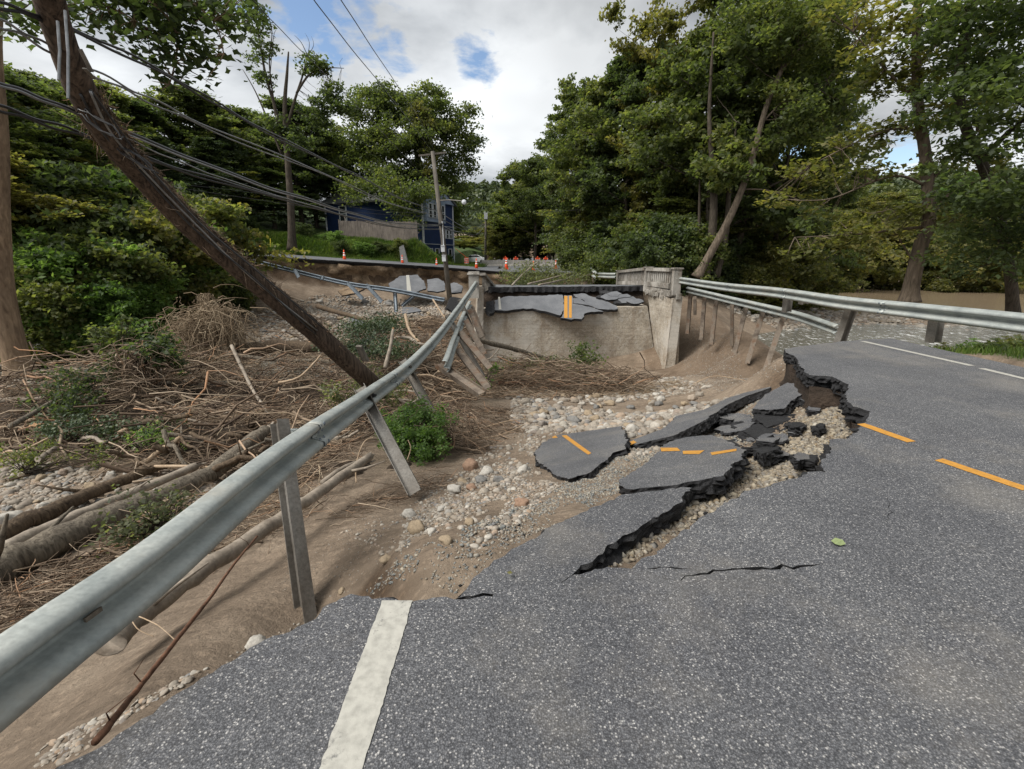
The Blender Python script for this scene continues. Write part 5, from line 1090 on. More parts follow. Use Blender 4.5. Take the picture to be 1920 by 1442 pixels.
for px, Y, s in ((60, 19.5, 1.1), (110, 21, 1.3), (160, 22, 1.2), (210, 23.5, 1.3), (260, 25, 1.3), (310, 26.5, 1.2), (350, 28, 1.2), (390, 29.5, 1.0), (425, 30.5, .8), (130, 24, 1.7), (220, 27, 1.7), (300, 30, 1.7), (180, 20.5, .9), (240, 22.5, .9)):
    x = ray(px, 480).x*Y/ray(px, 480).y; tree('bush', 'bush', (x, Y, Hs(x, Y)-.2), s, px*3, 'leafy bush on the dark bank under the left hillside wood', 'bushes on the left river bank', 'bush', mat=random.choice(['leaf', 'leaf_bright', 'leaf_dark']))
# the big round tree beside the house and the bare one left of it
def YY(px, py, Y): return D(px, py, Y)
custom_tree('broad_tree', 'large round-crowned tree hung with yellow-green vines behind the blue house', [YY(782, 480, 64), YY(790, 400, 64), YY(788, 320, 64), YY(770, 240, 64)], (.6, .3), 'bark',
            ([(YY(690, 205, 64), 3.0), (YY(735, 190, 64), 3.2), (YY(785, 195, 64), 3.3), (YY(835, 215, 64), 3.3), (YY(860, 260, 64), 2.6), (YY(855, 305, 64), 2.4), (YY(800, 260, 62), 3.6), (YY(740, 260, 62), 3.6), (YY(690, 265, 63), 3.0), (YY(672, 310, 64), 3.0), (YY(730, 325, 62), 3.4), (YY(790, 335, 63), 3.0), (YY(840, 350, 66), 1.8), (YY(700, 350, 66), 2.6), (YY(835, 395, 68), 2.4), (YY(770, 365, 66), 2.6), (YY(850, 350, 68), 1.8), (YY(845, 425, 68), 1.8), (YY(680, 390, 68), 2.2), (YY(745, 372, 54), 1.5), (YY(760, 395, 54), 1.4), (YY(735, 345, 55), 1.6), (YY(665, 350, 56), 1.4), (YY(768, 420, 53), .9), (YY(792, 356, 53.5), 1.3), (YY(775, 368, 54), 1.2), (YY(700, 352, 56), 1.3), (YY(815, 360, 58), 1.1), (YY(670, 372, 55), 1.0)], 68000, .33, .62, 'leaf', {'flat': .4}),
            limbs=[([YY(788, 330, 64), YY(830, 270, 64), YY(850, 220, 64)], .22), ([YY(786, 320, 64), YY(720, 260, 64), YY(690, 210, 64)], .22), ([YY(780, 290, 64), YY(800, 230, 64), YY(790, 190, 64)], .2), ([YY(788, 345, 64), YY(840, 320, 64), YY(858, 300, 64)], .15)])
custom_tree('vine', 'yellow-green vine curtain climbing the round tree and the utility pole', [YY(803, 480, 60), YY(805, 400, 60), YY(800, 300, 60), YY(782, 215, 60)], (.08, .05), 'bark',
            ([(YY(800, 240, 60), 1.0), (YY(806, 280, 60), 1.0), (YY(808, 320, 60), 1.0), (YY(805, 360, 60), .9), (YY(812, 395, 60), .9), (YY(788, 215, 60), 1.2)], 6000, .26, .3, 'leaf_olive', {'flat': .1, 'squash': (1, .6, 1.3)}), cat='vine')
bt = lambda x, y: D(x, y, 43)
custom_tree('bare_tree', 'tall half-dead tree with bare broken limbs at the edge of the left wood', [bt(548, 470), bt(545, 380), bt(538, 280), bt(534, 200), bt(538, 140), bt(541, 97)], (.34, .05), 'bark',
            ([(bt(592, 118), 1.0), (bt(600, 128), .8), (bt(575, 130), .7), (bt(483, 45), 1.1), (bt(475, 15), .9), (bt(495, 90), .9), (bt(500, 150), .8), (bt(625, 165), .9), (bt(540, 60), .0001), (bt(480, 110), .6), (bt(615, 190), 1.2), (bt(590, 215), 1.5), (bt(640, 200), 1.0), (bt(520, 230), 1.2), (bt(560, 260), 1.6)], 7000, .26, .25, 'leaf_dark', {'flat': .4}),
            limbs=[([bt(530, 270), bt(515, 200), bt(498, 140), bt(484, 60), bt(475, -10)], .16), ([bt(528, 290), bt(500, 220), bt(478, 170), bt(455, 130)], .10), ([bt(535, 250), bt(552, 190), bt(568, 140), bt(577, 105)], .14), ([bt(556, 175), bt(580, 140), bt(612, 128), bt(645, 128)], .10),
                   ([bt(577, 105), bt(565, 80), bt(552, 66)], .04), ([bt(577, 105), bt(580, 80), bt(572, 62)], .03), ([bt(577, 105), bt(588, 85), bt(584, 68)], .03), ([bt(515, 200), bt(505, 120), bt(510, 60), bt(500, 20)], .07), ([bt(640, 130), bt(637, 118), bt(643, 108)], .02), ([bt(505, 160), bt(512, 75), bt(518, 55)], .04)])
# big tree at far left, its maple leaves hang over the top of the photo
lt = lambda x, y, Y=16.2: D(x, y, Y)
custom_tree('riverbank_tree', 'pale tan trunk at the left edge of the photo with maple branches overhead', [lt(42, 708), lt(22, 640), lt(2, 540), lt(-6, 400), lt(-8, 250), lt(-20, 80), lt(-10, -80)], (.40, .26), 'bark_tan',
            ([(lt(230, 20, 13), .9), (lt(290, 40, 13), .8), (lt(340, 20, 13), .8), (lt(390, 60, 13), .8), (lt(400, 20, 13), .7), (lt(330, 90, 13), .8), (lt(280, 95, 13), .45), (lt(250, -10, 13), 1.0), (lt(350, 130, 13), .6), (lt(390, 100, 13), .5), (lt(310, 140, 13), .35), (lt(320, 165, 13), .25), (lt(190, 25, 13), .7), (lt(160, -10, 13), .8), (lt(300, -20, 13), .9), (lt(410, -10, 13), .7), (lt(20, 30, 13), .8), (lt(60, -10, 13), .9), (lt(240, 70, 13), .35)], 2300, .19, .20, 'leaf_dark', {'flat': .9, 'squash': (1.25, 1, .8), 'shape': 6}),
            limbs=[([lt(-10, -60), lt(120, -70, 14), lt(250, -20, 13), lt(330, 60, 13), lt(318, 160, 13)], .06), ([lt(-10, -40), lt(100, -30, 14), lt(200, 10, 13), lt(290, 60, 13)], .05), ([lt(200, -40, 13), lt(330, -10, 13), lt(400, 40, 13), lt(420, 100, 13)], .04)])
# far wooded hills
def hill(name, cx, cy, rx, ry, h, base, n, size, seed, label):
    rng = np.random.default_rng(seed); r_ = np.sqrt(rng.uniform(0, 1, n)); a = rng.uniform(0, 2*np.pi, n); x = r_*np.cos(a); y = r_*np.sin(a)
    y = -np.abs(y)*.9 + .15*rng.uniform(0, 1, n)
    z = h*(1-np.clip(x*x+y*y, 0, 1))**.8; wx = cx+x*rx; wy = cy+y*ry
    crown = np.floor(np.stack([wx/7.5, wy/7.5], 1)); hsh = np.sin(crown[:, 0]*12.9+crown[:, 1]*78.2)*43758.5; hsh -= np.floor(hsh)
    lx = wx/7.5-crown[:, 0]-.5; ly = wy/7.5-crown[:, 1]-.5; dome = np.sqrt(np.clip(1-(lx*lx+ly*ly)*3.2, 0, 1))*(3.0+3*hsh)
    p = np.stack([wx, wy, base + z + dome + hsh*2.5 + rng.normal(0, .5, n)], 1); v, f = leaves_np(p, size*rng.uniform(.6, 1.3, n), rng, .6)
    o = link(name, np_mesh(name, v, f), MAT['hillwood']); tag(o, label, 'wood', kind='stuff')
    g = 34; uu = np.linspace(-1, 1, g); X, Y_ = np.meshgrid(uu, uu); Z = h*(1-np.clip(X*X+Y_*Y_, 0, 1))**.8
    v = np.stack([(cx+X*rx).ravel(), (cy+Y_*ry).ravel(), (base+Z-2).ravel()], 1); i = np.arange(g-1)[None]; j = np.arange(g-1)[:, None]; q = j*g+i
    tag(link('hill', np_mesh('hill', v, np.stack([q, q+1, q+1+g, q+g], -1).reshape(-1, 4)), MAT['hillwood'], smooth=True), 'wooded hill', kind='structure')
hill('hill_wood', -10, 380, 190, 150, 44, 0, 60000, 2.4, 1, 'wooded hill at the end of the valley behind the road')
hill('hill_wood', 250, 260, 260, 130, 36, -2, 70000, 2.2, 2, 'wooded ridge beyond the river at right')
for i, (px, Y, top) in enumerate([(870, 110, 440), (888, 125, 432), (905, 140, 440), (925, 120, 425), (940, 100, 400), (955, 90, 380), (862, 100, 450), (935, 140, 420)]):
    tree_at(random.choice('abc'), px, Y, top, 'mid green tree beyond the barrier at the far end of the road', 'trees at the far end of the road', mat=random.choice(['leaf', 'leaf_olive']), w_=6.5)

# ------------------------------------------------------------------ stones
def ico(sub, seed, amp, flat, angular=False):
    bm = bmesh.new(); bmesh.ops.create_icosphere(bm, subdivisions=sub, radius=.5); rg = random.Random(seed)
    off = V(seed*3.1, seed*1.7, 0); sc = V(rg.uniform(.85, 1.25), rg.uniform(.65, 1.0), flat*rg.uniform(.8, 1.2))
    for v_ in bm.verts:
        n_ = v_.co.normalized(); k = 1 + amp*noise.noise(n_*1.3+off) + amp*.4*noise.noise(n_*3.4+off)
        if angular: k *= rg.uniform(.75, 1.15)
        v_.co = Vector((v_.co.x*sc.x, v_.co.y*sc.y, v_.co.z*sc.z))*k
    vs = np.array([tuple(v_.co) for v_ in bm.verts]); fs = np.array([[v_.index for v_ in f.verts] for f in bm.faces]); bm.free(); return vs, fs
def inpoly(poly, n, rng):
    p = np.array([(q[0], q[1]) for q in poly]); lo, hi = p.min(0), p.max(0); out = np.empty((0, 2))
    while len(out) < n:
        c_ = rng.uniform(lo, hi, (n*2, 2)); k = sdist(poly, c_[:, 0], c_[:, 1]) > 0; out = np.vstack([out, c_[k]])
    return out[:n]
def rotz(n, rng, tilt=.35):
    a = rng.uniform(0, 2*np.pi, n); b = rng.normal(0, tilt, n); ca, sa, cb, sb = np.cos(a), np.sin(a), np.cos(b), np.sin(b)
    M = np.zeros((n, 3, 3)); M[:, 0, 0] = ca; M[:, 0, 1] = -sa*cb; M[:, 0, 2] = sa*sb; M[:, 1, 0] = sa; M[:, 1, 1] = ca*cb; M[:, 1, 2] = -ca*sb; M[:, 2, 1] = sb; M[:, 2, 2] = cb; return M
def scatter(name, regs, shapes, mat, label, seed, smooth, cat='stones'):
    """regs: (pixel polygon or world polygon, count, smin, smax)"""
    rng = np.random.default_rng(seed); VV = []; FF = []; base = 0
    for poly, n, s0, s1, clus in regs:
        if len(poly[0]) == 2: poly = [G(*a) for a in poly]
        xy = inpoly(poly, n, rng)
        if clus: k = wavy(xy[:, 0], xy[:, 1], 2.6) + .4*wavy(xy[:, 0]+9, xy[:, 1], 7) + rng.normal(0, .25, n) > clus; xy = xy[k]
        z = H(xy[:, 0], xy[:, 1]); s = s0*(s1/s0)**(rng.beta(1.1, 2.6, len(xy))); M = rotz(len(xy), rng)
        sid = rng.integers(0, len(shapes), len(xy))
        for j, (sv, sf) in enumerate(shapes):
            k = sid == j; m = k.sum()
            if not m: continue
            v = np.einsum('nij,vj->nvi', M[k], sv)*s[k][:, None, None] + np.stack([xy[k, 0], xy[k, 1], z[k]+s[k]*(.02+.12*rng.uniform(-1, 1, m))], 1)[:, None]
            VV.append(v.reshape(-1, 3)); FF.append((sf[None] + (np.arange(m)*len(sv))[:, None, None] + base).reshape(-1, 3)); base += m*len(sv)
    o = link(name, np_mesh(name, np.vstack(VV), np.vstack(FF)), mat, smooth=smooth); return tag(o, label, cat, kind='stuff')
RS = [ico(2, i, .35, .62) for i in range(6)]; 
def shard(seed):
    rg = random.Random(seed); bm = bmesh.new(); f_ = (rg.uniform(.42, .62), rg.uniform(.30, .5), rg.uniform(.20, .4))
    for i in range(11):
        v_ = V(rg.gauss(0, 1), rg.gauss(0, 1), rg.gauss(0, 1)).normalized(); bm.verts.new((v_.x*f_[0], v_.y*f_[1], v_.z*f_[2]))
    bmesh.ops.convex_hull(bm, input=bm.verts); bmesh.ops.triangulate(bm, faces=bm.faces); bm.verts.index_update()
    vs = np.array([tuple(v_.co) for v_ in bm.verts]); fs = np.array([[v_.index for v_ in f.verts] for f in bm.faces]); bm.free(); return vs, fs
GS_ = [shard(i+20) for i in range(14)]
TRENCH = [(1130, 1072), (1200, 1045), (1300, 985), (1400, 930), (1545, 888), (1560, 850), (1625, 805), (1590, 765), (1500, 780), (1440, 830), (1400, 870), (1310, 925), (1240, 965), (1170, 1030)]
scatter('road_base_stones', [(TRENCH, 5200, .025, .12, 0), (TRENCH, 2500, .012, .04, 0), ([(1440, 900), (1550, 885), (1560, 850), (1620, 805), (1580, 770), (1480, 800)], 1500, .03, .09, 0), ([(1490, 770), (1560, 715), (1600, 760), (1560, 800)], 500, .03, .12, 0)], GS_, MAT['gravel_tan'], 'tan crushed stone exposed in the trench beside the broken slabs', 1, False)
scatter('gravel', [([(650, 1125), (850, 1118), (960, 1028), (1165, 920), (1240, 850), (1340, 800), (1450, 735), (1400, 740), (1270, 810), (1170, 850), (1060, 905), (950, 960), (850, 1010), (720, 1075)], 13000, .014, .055, -.35),
                   ([(740, 1060), (1000, 900), (1000, 820), (900, 860), (780, 940)], 5000, .012, .045, .15), ([(1165, 920), (1400, 860), (1430, 760), (1320, 790)], 2500, .02, .07, 0)], GS_, MAT['gravel'], 'grey crushed gravel spilled below the slabs', 2, False)
scatter('cobbles', [([(960, 745), (1420, 735), (1330, 775), (1180, 822), (1100, 806), (1000, 815), (960, 790)], 3600, .07, .30, -.2), ([(900, 720), (1240, 712), (1340, 725), (1250, 745), (960, 752)], 2600, .08, .3, -.6),
                    ([(800, 960), (960, 850), (1030, 900), (950, 960), (860, 1010)], 420, .03, .12, .1), ([(640, 1000), (820, 900), (900, 940), (800, 1040)], 600, .02, .07, .1), ([(840, 900), (1010, 760), (1250, 790), (1170, 815), (1030, 815), (960, 900), (900, 960)], 2600, .03, .17, -.05), ([(1160, 840), (1330, 780), (1440, 735), (1330, 800), (1180, 860)], 800, .03, .15, -.2), ([(740, 1060), (1000, 900), (900, 870), (760, 970)], 900, .02, .09, 0), ([(980, 905), (1060, 905), (950, 1000), (880, 1040)], 500, .02, .08, 0),
                    ([(0, 870), (410, 880), (400, 940), (250, 980), (0, 1080)], 3400, .05, .22, -.05), ([(470, 580), (600, 552), (850, 565), (870, 640), (700, 650), (440, 650)], 7000, .12, .42, -.3), ([(430, 600), (560, 600), (620, 640), (420, 690)], 1500, .1, .45, -.2),
                    ([(0, 680), (200, 690), (240, 720), (0, 735)], 700, .1, .5, -.5), ([(70, 640), (150, 640), (190, 690), (90, 700)], 300, .15, .45, -.9)], RS, MAT['cobble'], 'rounded river cobbles strewn over the washed out bed', 3, True)
scatter('edge_stones', [([(60, 1435), (140, 1425), (410, 1262), (390, 1250), (250, 1320), (80, 1400)], 420, .02, .07, -.1), ([(420, 1255), (600, 1150), (590, 1130), (430, 1230)], 90, .015, .04, 0)], [ico(2, i+60, .3, .32) for i in range(5)], MAT['cobble'], 'flat tan stones along the pavement edge at lower left', 4, True)
scatter('river_rocks', [([(14.5, 31, 0), (22, 28.5, 0), (34, 29, 0), (50, 33, 0), (50, 44, 0), (20, 46, 0), (14.5, 36, 0)], 7500, .15, .65, -.6), ([(10.5, 12, 0), (20, 12, 0), (20, 18, 0), (12, 18, 0)], 260, .1, .5, .1), ([(13, 17, 0), (24, 18, 0), (26, 27, 0), (14, 27, 0)], 420, .15, .6, .25)], RS, MAT['cobble'], 'pale stony bar in the river behind the right guardrail', 5, True)
scatter('asphalt_crumbs', [(TRENCH, 500, .02, .09, .1), ([(1000, 905), (1180, 845), (1170, 925), (1060, 990), (960, 1030), (1010, 960)], 260, .012, .05, .1), ([(1300, 930), (1410, 850), (1500, 800), (1480, 760), (1400, 800), (1330, 860)], 500, .02, .11, .0), ([(850, 1060), (1060, 940), (1100, 950), (860, 1110)], 200, .01, .04, .1)], GS_, MAT['asphalt_cut'], 'black asphalt crumbs along the broken edges', 9, False)
scatter('pebbles', [([(300, 1330), (700, 1100), (900, 1060), (1000, 870), (900, 760), (1240, 740), (1330, 800), (1180, 850), (860, 1110), (600, 1150)], 14000, .008, .045, -.1), ([(600, 1140), (700, 1090), (850, 900), (950, 800), (760, 900), (500, 1100)], 5000, .006, .03, .15), ([(1240, 720), (1430, 730), (1480, 690), (1380, 620), (1300, 600)], 4000, .02, .08, -.1)], GS_, MAT['cobble'], 'fine pebbles scattered over the bare sand', 10, False)
scatter('slope_gravel', [([(1290, 712), (1440, 712), (1480, 692), (1380, 625), (1300, 590), (1285, 640)], 5000, .02, .09, 0)], GS_, MAT['cobble'], 'small gravel on the brown slope under the fallen guardrail', 6, False)
# the largest stones stand as things of their own
BIG = [np_mesh('rock', *ico(3, i+100, .42, .68)) for i in range(7)]
for me in BIG: me.materials.append(MAT['cobble']); me.polygons.foreach_set('use_smooth', np.ones(len(me.polygons), bool))
RC = {}
def rockmat(name, c_):
    if name not in RC: RC[name] = m_noise('stone_'+name, tuple(x*.75 for x in c_), tuple(min(1, x*1.2) for x in c_), 9, .85, .5, .006, 60, world=False)
    return RC[name]
def rock(px, py, wpx, label, color=None, group=None, cat='rock', k=None, t=None):
    g = G(px, py) if t is None else T(px, py, t); d = (g-V(0, 0, CAMZ)).dot(V(0, math.cos(PITCH), -math.sin(PITCH))); s = wpx*d/FPX
    o = bpy.data.objects.new('rock', BIG[k if k is not None else random.randrange(7)]); C.objects.link(o); o.location = g + V(0, s*.25, s*.15); o.scale = (s, s, s)
    o.rotation_euler = (random.uniform(-.2, .2), random.uniform(-.2, .2), random.uniform(0, 6.28))
    if color: o.material_slots[0].link = 'OBJECT'; o.material_slots[0].material = rockmat(*color)
    return tag(o, label, cat, group)
PALE, ORG, TAN, GREY = ('pale', (.42, .395, .35)), ('orange', (.27, .175, .12)), ('tan', (.30, .235, .16)), ('grey', (.18, .175, .165))
for px, py, w_, lb, cl in [(883, 882, 36, 'reddish rounded rock right of the green bush', ORG), (912, 890, 24, 'pale rock touching the reddish one', PALE), (867, 908, 20, 'tan rock just below the reddish rounded one', TAN), (884, 918, 18, 'small orange rock near the foot of the second post', ORG), (852, 925, 30, 'pale flat rock by the foot of the second dangling post', PALE),
                           (982, 886, 22, 'white oval rock alone on the bare sand', PALE), (980, 950, 26, 'orange upright rock above the gravel belt', ORG), (827, 958, 18, 'upright cream rock left of the orange ones', PALE), (766, 970, 24, 'pale square rock on the dark sand', PALE), (779, 1000, 36, 'long cream rock on the lower gravel', TAN), (880, 985, 22, 'tan rock in the middle of the gravel belt', TAN),
                           (835, 1018, 22, 'brown rounded rock in the lower gravel', TAN), (722, 1056, 24, 'tan rock at the upper end of the white line', TAN), (478, 1218, 34, 'pale round rock against the pavement edge', PALE), (640, 1112, 14, 'small brown stone at the notch of the pavement', TAN), (808, 1000, 18, 'small pale rock above the brown rounded one', PALE),
                           (1186, 812, 30, 'pale flat rock between the two yellow marked slabs', PALE), (130, 953, 34, 'large pale boulder among the stones left of the logs', PALE), (8, 990, 46, 'large pale boulder cut by the left edge of the photo', PALE), (128, 967, 22, 'pale stone in front of the large left boulder', PALE), (75, 976, 20, 'grey stone left of the large pale boulder', GREY),
                           (183, 947, 20, 'flat grey stone at the foot of the dark log', GREY), (1076, 795, 26, 'grey cobble above the leftmost slab', GREY), (935, 905, 20, 'grey rock right of the pale flat ones', GREY), (900, 905, 24, 'grey rounded rock in the rock cluster by the second post', GREY)]:
    rock(px, py, w_, lb, cl)
rg = random.Random(44)
zones = [('cobble on the pale stone field in front of the abutment', 'larger cobbles in front of the abutment', [(970, 745), (1400, 738), (1320, 775), (1180, 815), (1010, 808)], 70, (9, 20)), ('cobble on the stony bar below the far cut bank', 'larger stones of the far stony bar', [(470, 585), (600, 555), (840, 570), (860, 620), (700, 640), (450, 650)], 60, (7, 15)),
         ('stone on the wet gravel left of the long logs', 'larger stones left of the logs', [(0, 880), (380, 890), (300, 940), (0, 1040)], 55, (8, 22)), ('dark stone at the foot of the tan trunk', 'dark stones at the foot of the tan trunk', [(70, 640), (150, 650), (180, 690), (80, 695)], 22, (12, 24))]
for lb, gr_, poly, n, (a, b) in zones:
    xs = [p[0] for p in poly]; ys = [p[1] for p in poly]; k = 0
    P2 = [V(p[0], p[1], 0) for p in poly]
    while k < n:
        x, y = rg.uniform(min(xs), max(xs)), rg.uniform(min(ys), max(ys))
        if sdist(P2, np.array([x]), np.array([y]))[0] > 0: rock(x, y, rg.uniform(a, b), lb, rg.choice([PALE, TAN, GREY, None, None]) if 'dark' not in lb else GREY, gr_); k += 1

# ------------------------------------------------------------------ logs, sticks and the debris heap
def heap(x, y):
    """height of the tangle above the bed"""
    h = 0
    for cx, cy, rx, ry, a in HEAPS: h = h + a*np.exp(-(((x-cx)/rx)**2 + ((y-cy)/ry)**2))
    return h
HEAPS = []
for px, py, rx, ry, a in [(200, 790, 3.2, 1.6, .55), (330, 760, 2.6, 1.8, .8), (500, 760, 2.6, 1.6, .75), (620, 760, 2.0, 1.5, .7), (420, 830, 2.6, 1.0, .55), (60, 800, 2.5, 1.4, .6), (700, 790, 1.3, 1.2, .55), (760, 700, 2.2, 2.0, .8), (640, 680, 2.4, 2.0, .6), (250, 700, 2, 1.5, .7), (820, 640, 1.8, 2.5, .9), (1010, 725, 2.2, 1.2, .45), (660, 880, 1.3, .8, .35)]:
    g = G(px, py); HEAPS.append((g.x, g.y, rx*.8, ry*.8, a*(1.9 if px < 560 else 1.5)))
def heap_bed():
    lo, hi = (-17, 4.2), (1.6, 22); nx, ny = 150, 150; xx, yy = np.meshgrid(np.linspace(lo[0], hi[0], nx), np.linspace(lo[1], hi[1], ny)); hp = heap(xx, yy)
    n = .24*wavy(xx, yy, 2.2) + .13*wavy(xx, yy+4, 6.0) + .07*wavy(xx+3, yy, 15.)
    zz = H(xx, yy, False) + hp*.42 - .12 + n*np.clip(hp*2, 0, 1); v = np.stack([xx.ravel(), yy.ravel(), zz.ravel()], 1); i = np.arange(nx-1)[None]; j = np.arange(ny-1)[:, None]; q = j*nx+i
    tag(link('debris_mud_shade', np_mesh('debris_mud_shade', v, np.stack([q, q+1, q+1+nx, q+nx], -1).reshape(-1, 4)), MAT['heap_mud_shade'], smooth=True), 'mud packed under the driftwood heap, darkened for the shade between sticks', kind='structure')
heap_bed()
HEAPZ = [(0, 735), (150, 700), (250, 660), (330, 640), (480, 650), (640, 650), (740, 610), (850, 600), (900, 640), (925, 715), (860, 770), (740, 800), (640, 850), (540, 900), (430, 880), (300, 895), (0, 860)]
def twigs(name, regs, mat, label, seed, leafmat=None):
    rng = np.random.default_rng(seed); PP = []; RR = []; K = 6
    for poly, n, l0, l1, r0, r1, ang, sp, lift in regs:
        poly = [G(*a) for a in poly] if len(poly[0]) == 2 else poly; xy = inpoly(poly, n, rng); hh = heap(xy[:, 0], xy[:, 1]); z = H(xy[:, 0], xy[:, 1], False)
        u = rng.beta(2.2, 1.1, n); L_ = l0*(l1/l0)**rng.uniform(0, 1, n)**1.4; a = ang + rng.normal(0, sp, n) + (rng.uniform(0, 1, n) < .25)*rng.uniform(-1.5, 1.5, n); el = rng.normal(.02, .22, n) + (rng.uniform(0, 1, n) < .06)*rng.uniform(.2, 1.1, n)
        c_ = np.stack([xy[:, 0], xy[:, 1], z + hh*u*.95 + lift*rng.uniform(0, 1, n) + .02], 1); d = np.stack([np.cos(a)*np.cos(el), np.sin(a)*np.cos(el), np.sin(el)], 1)
        s = np.linspace(-.5, .5, K)[None, :, None]; p = c_[:, None] + d[:, None]*L_[:, None, None]*s
        j = rng.normal(0, .045, (n, K, 3)).cumsum(1)*L_[:, None, None]; j -= j.mean(1, keepdims=True); p = p + j
        rr = (r0*(r1/r0)**rng.uniform(0, 1, n)**2)[:, None]*np.linspace(1.1, .35, K)[None]; PP.append(p); RR.append(rr)
    v, f = tubes_np(np.concatenate(PP), np.concatenate(RR), 4); o = link(name, np_mesh(name, v, f), mat, smooth=True); return tag(o, label, 'driftwood', kind='stuff')
twigs('driftwood_tangle', [(HEAPZ, 8500, .35, 1.7, .004, .015, .05, .65, .12), (HEAPZ, 2600, .7, 3.0, .012, .038, .0, .8, .3), (HEAPZ, 1500, .3, 1.1, .005, .014, 1.2, .9, .25), ([(560, 690), (740, 610), (880, 600), (920, 715), (840, 770), (700, 800), (600, 760)], 3800, .3, 1.5, .004, .016, -.3, .7, .15),
                           ([(900, 700), (1250, 705), (1200, 735), (1000, 750), (900, 745)], 1700, .4, 2.2, .005, .02, 0, .3, .08), ([(850, 760), (960, 770), (1000, 800), (900, 850), (820, 830)], 900, .3, 1.2, .003, .012, -.1, .5, .03),
                           ([(200, 960), (520, 900), (640, 860), (700, 870), (560, 990), (300, 1120), (200, 1100)], 1100, .2, 1.2, .003, .012, .5, .5, .1), ([(0, 1120), (300, 1000), (400, 960), (300, 1080), (0, 1200)], 900, .2, 1.1, .003, .014, .6, .4, .1),
                           ([(640, 990), (860, 910), (830, 880), (620, 960)], 260, .15, .7, .002, .007, .4, .4, .02), ([(440, 560), (620, 600), (700, 640), (450, 660)], 700, .4, 2.0, .008, .03, -.2, .6, .1)],
      MAT['twig'], 'tangle of brown twigs and small branches heaped by the flood', 1)
def log(pts, r, label, mat='log_grey', n=14, name='log', group=None, lift=.0, stubs=0, cat='log', seed=0, fresh=True):
    """pts: (px, py) on the ground, or (px, py, t) free in space"""
    q = []
    for p in pts:
        if len(p) == 3: q.append(T(*p))
        else: g = G(*p); q.append(g + V(0, 0, r*.5 + lift + float(heap(g.x, g.y))*.9))
    root = empty(name, q[0]); tag(root, label, cat, group); c_ = catmull(q, 7); k = len(c_); rr = random.Random(seed+len(label))
    c_ = [p + V(0, rr.gauss(0, r*.08), rr.gauss(0, r*.10)) for p in c_]
    m = MB(); m.tube(c_, [r*(1.08 - .38*i/(k-1))*(1+rr.gauss(0, .035)) for i in range(k)], n); m.build('trunk', MAT[mat], root, True)
    if fresh:
        m = MB(); t = (c_[-1]-c_[-2]).normalized()
        for i in range(7): a = c_[-1] + V(rr.gauss(0, r*.3), rr.gauss(0, r*.3), rr.gauss(0, r*.3)); m.beam(a - t*r*.3, a + t*rr.uniform(.3, 1.4)*r, r*.25, r*.12)
        m.build('broken_end', MAT['wood_fresh' if rr.random() < .5 else 'log_pale'], root)
    for i in range(stubs):
        j = rr.randrange(2, k-2); d = V(rr.gauss(0, 1), rr.gauss(0, 1), abs(rr.gauss(0, .8))).normalized(); l = rr.uniform(2, 7)*r; m = MB(); a = c_[j]; m.tube([a, a+d*l*.5+V(0, 0, .04), a+d*l+V(rr.gauss(0, .1), 0, .12)], [r*.28, r*.2, r*.08], 6); m.build('branch_stub', MAT[mat], root, True)
    return root
GLg = 'driftwood logs'
log([(-60, 1055), (100, 980), (210, 928), (317, 886)], .115, 'dark brown log lying above the pale one at lower left', 'log_brown', group=GLg, stubs=3, lift=.12)
log([(-60, 1110), (37, 1040), (200, 965), (377, 888)], .09, 'pale yellowish log between the dark log and the big furrowed log', 'log_pale', group=GLg, stubs=2, lift=.12)
log([(-80, 1140), (83, 1055), (250, 975), (400, 905), (505, 845)], .175, 'big furrowed grey log running up behind the guardrail', 'log_grey', n=20, group=GLg, stubs=4, lift=.10)
log([(205, 1210, 3.0), (250, 1164, 3.25), (380, 1070, 3.9), (520, 975, 4.7), (610, 915, 5.5), (694, 855, 6.6)], .078, 'long smooth grey pole-like log passing behind the first guardrail post', 'log_pale', group=GLg, stubs=2)
log([(250, 1110), (400, 1050), (505, 1000)], .05, 'thin grey log in the shadow under the smooth one', 'log_grey', group=GLg, stubs=3)
log([(440, 660, 18), (520, 650, 18), (605, 652, 18)], .27, 'thick brown log beside the stream under the leaning pole', 'log_brown', n=18, group=GLg)
log([(310, 728, 14.5), (370, 730, 14.5), (440, 722, 14.8)], .24, 'thick deeply furrowed log in the middle of the debris heap', 'log_grey', n=20, group=GLg)
log([(425, 662, 16.5), (500, 674, 16.5), (590, 676, 16.5)], .07, 'slender grey log in front of the thick brown one', 'log_grey', group=GLg)
log([(-40, 850), (80, 836), (200, 822), (260, 816)], .075, 'brown log across the left part of the heap, upper of two', 'log_brown', group=GLg, stubs=4, lift=.1)
log([(150, 838), (250, 836), (365, 846)], .065, 'brown log across the left part of the heap, lower of two', 'log_brown', group=GLg, stubs=3, lift=.1)
log([(70, 832), (122, 828)], .11, 'short orange splintered log among brown ones at left', 'wood_fresh', group=GLg, lift=.15)
log([(-20, 752, 12.5), (60, 748, 12.6), (110, 746, 12.7)], .07, 'pale log at the left edge beside the stream', 'log_pale', group=GLg)
log([(20, 800, 9.8), (100, 752, 11.5), (165, 715, 12.6), (205, 700, 13.2)], .05, 'curved grey bough rising above the left of the heap', 'log_grey', group=GLg, stubs=4)
log([(884, 636, 17.5), (940, 648, 18.5), (1010, 668, 20), (1080, 690, 21), (1150, 706, 22)], .10, 'long bare branch leaning across the abutment wall', 'log_grey', name='branch', cat='branch', n=8, group='branches in the debris', stubs=6)
log([(935, 718, 17.5), (1010, 719, 17.6), (1082, 722, 17.8)], .07, 'reddish brown trunk lying in front of the abutment', 'rust', group=GLg)
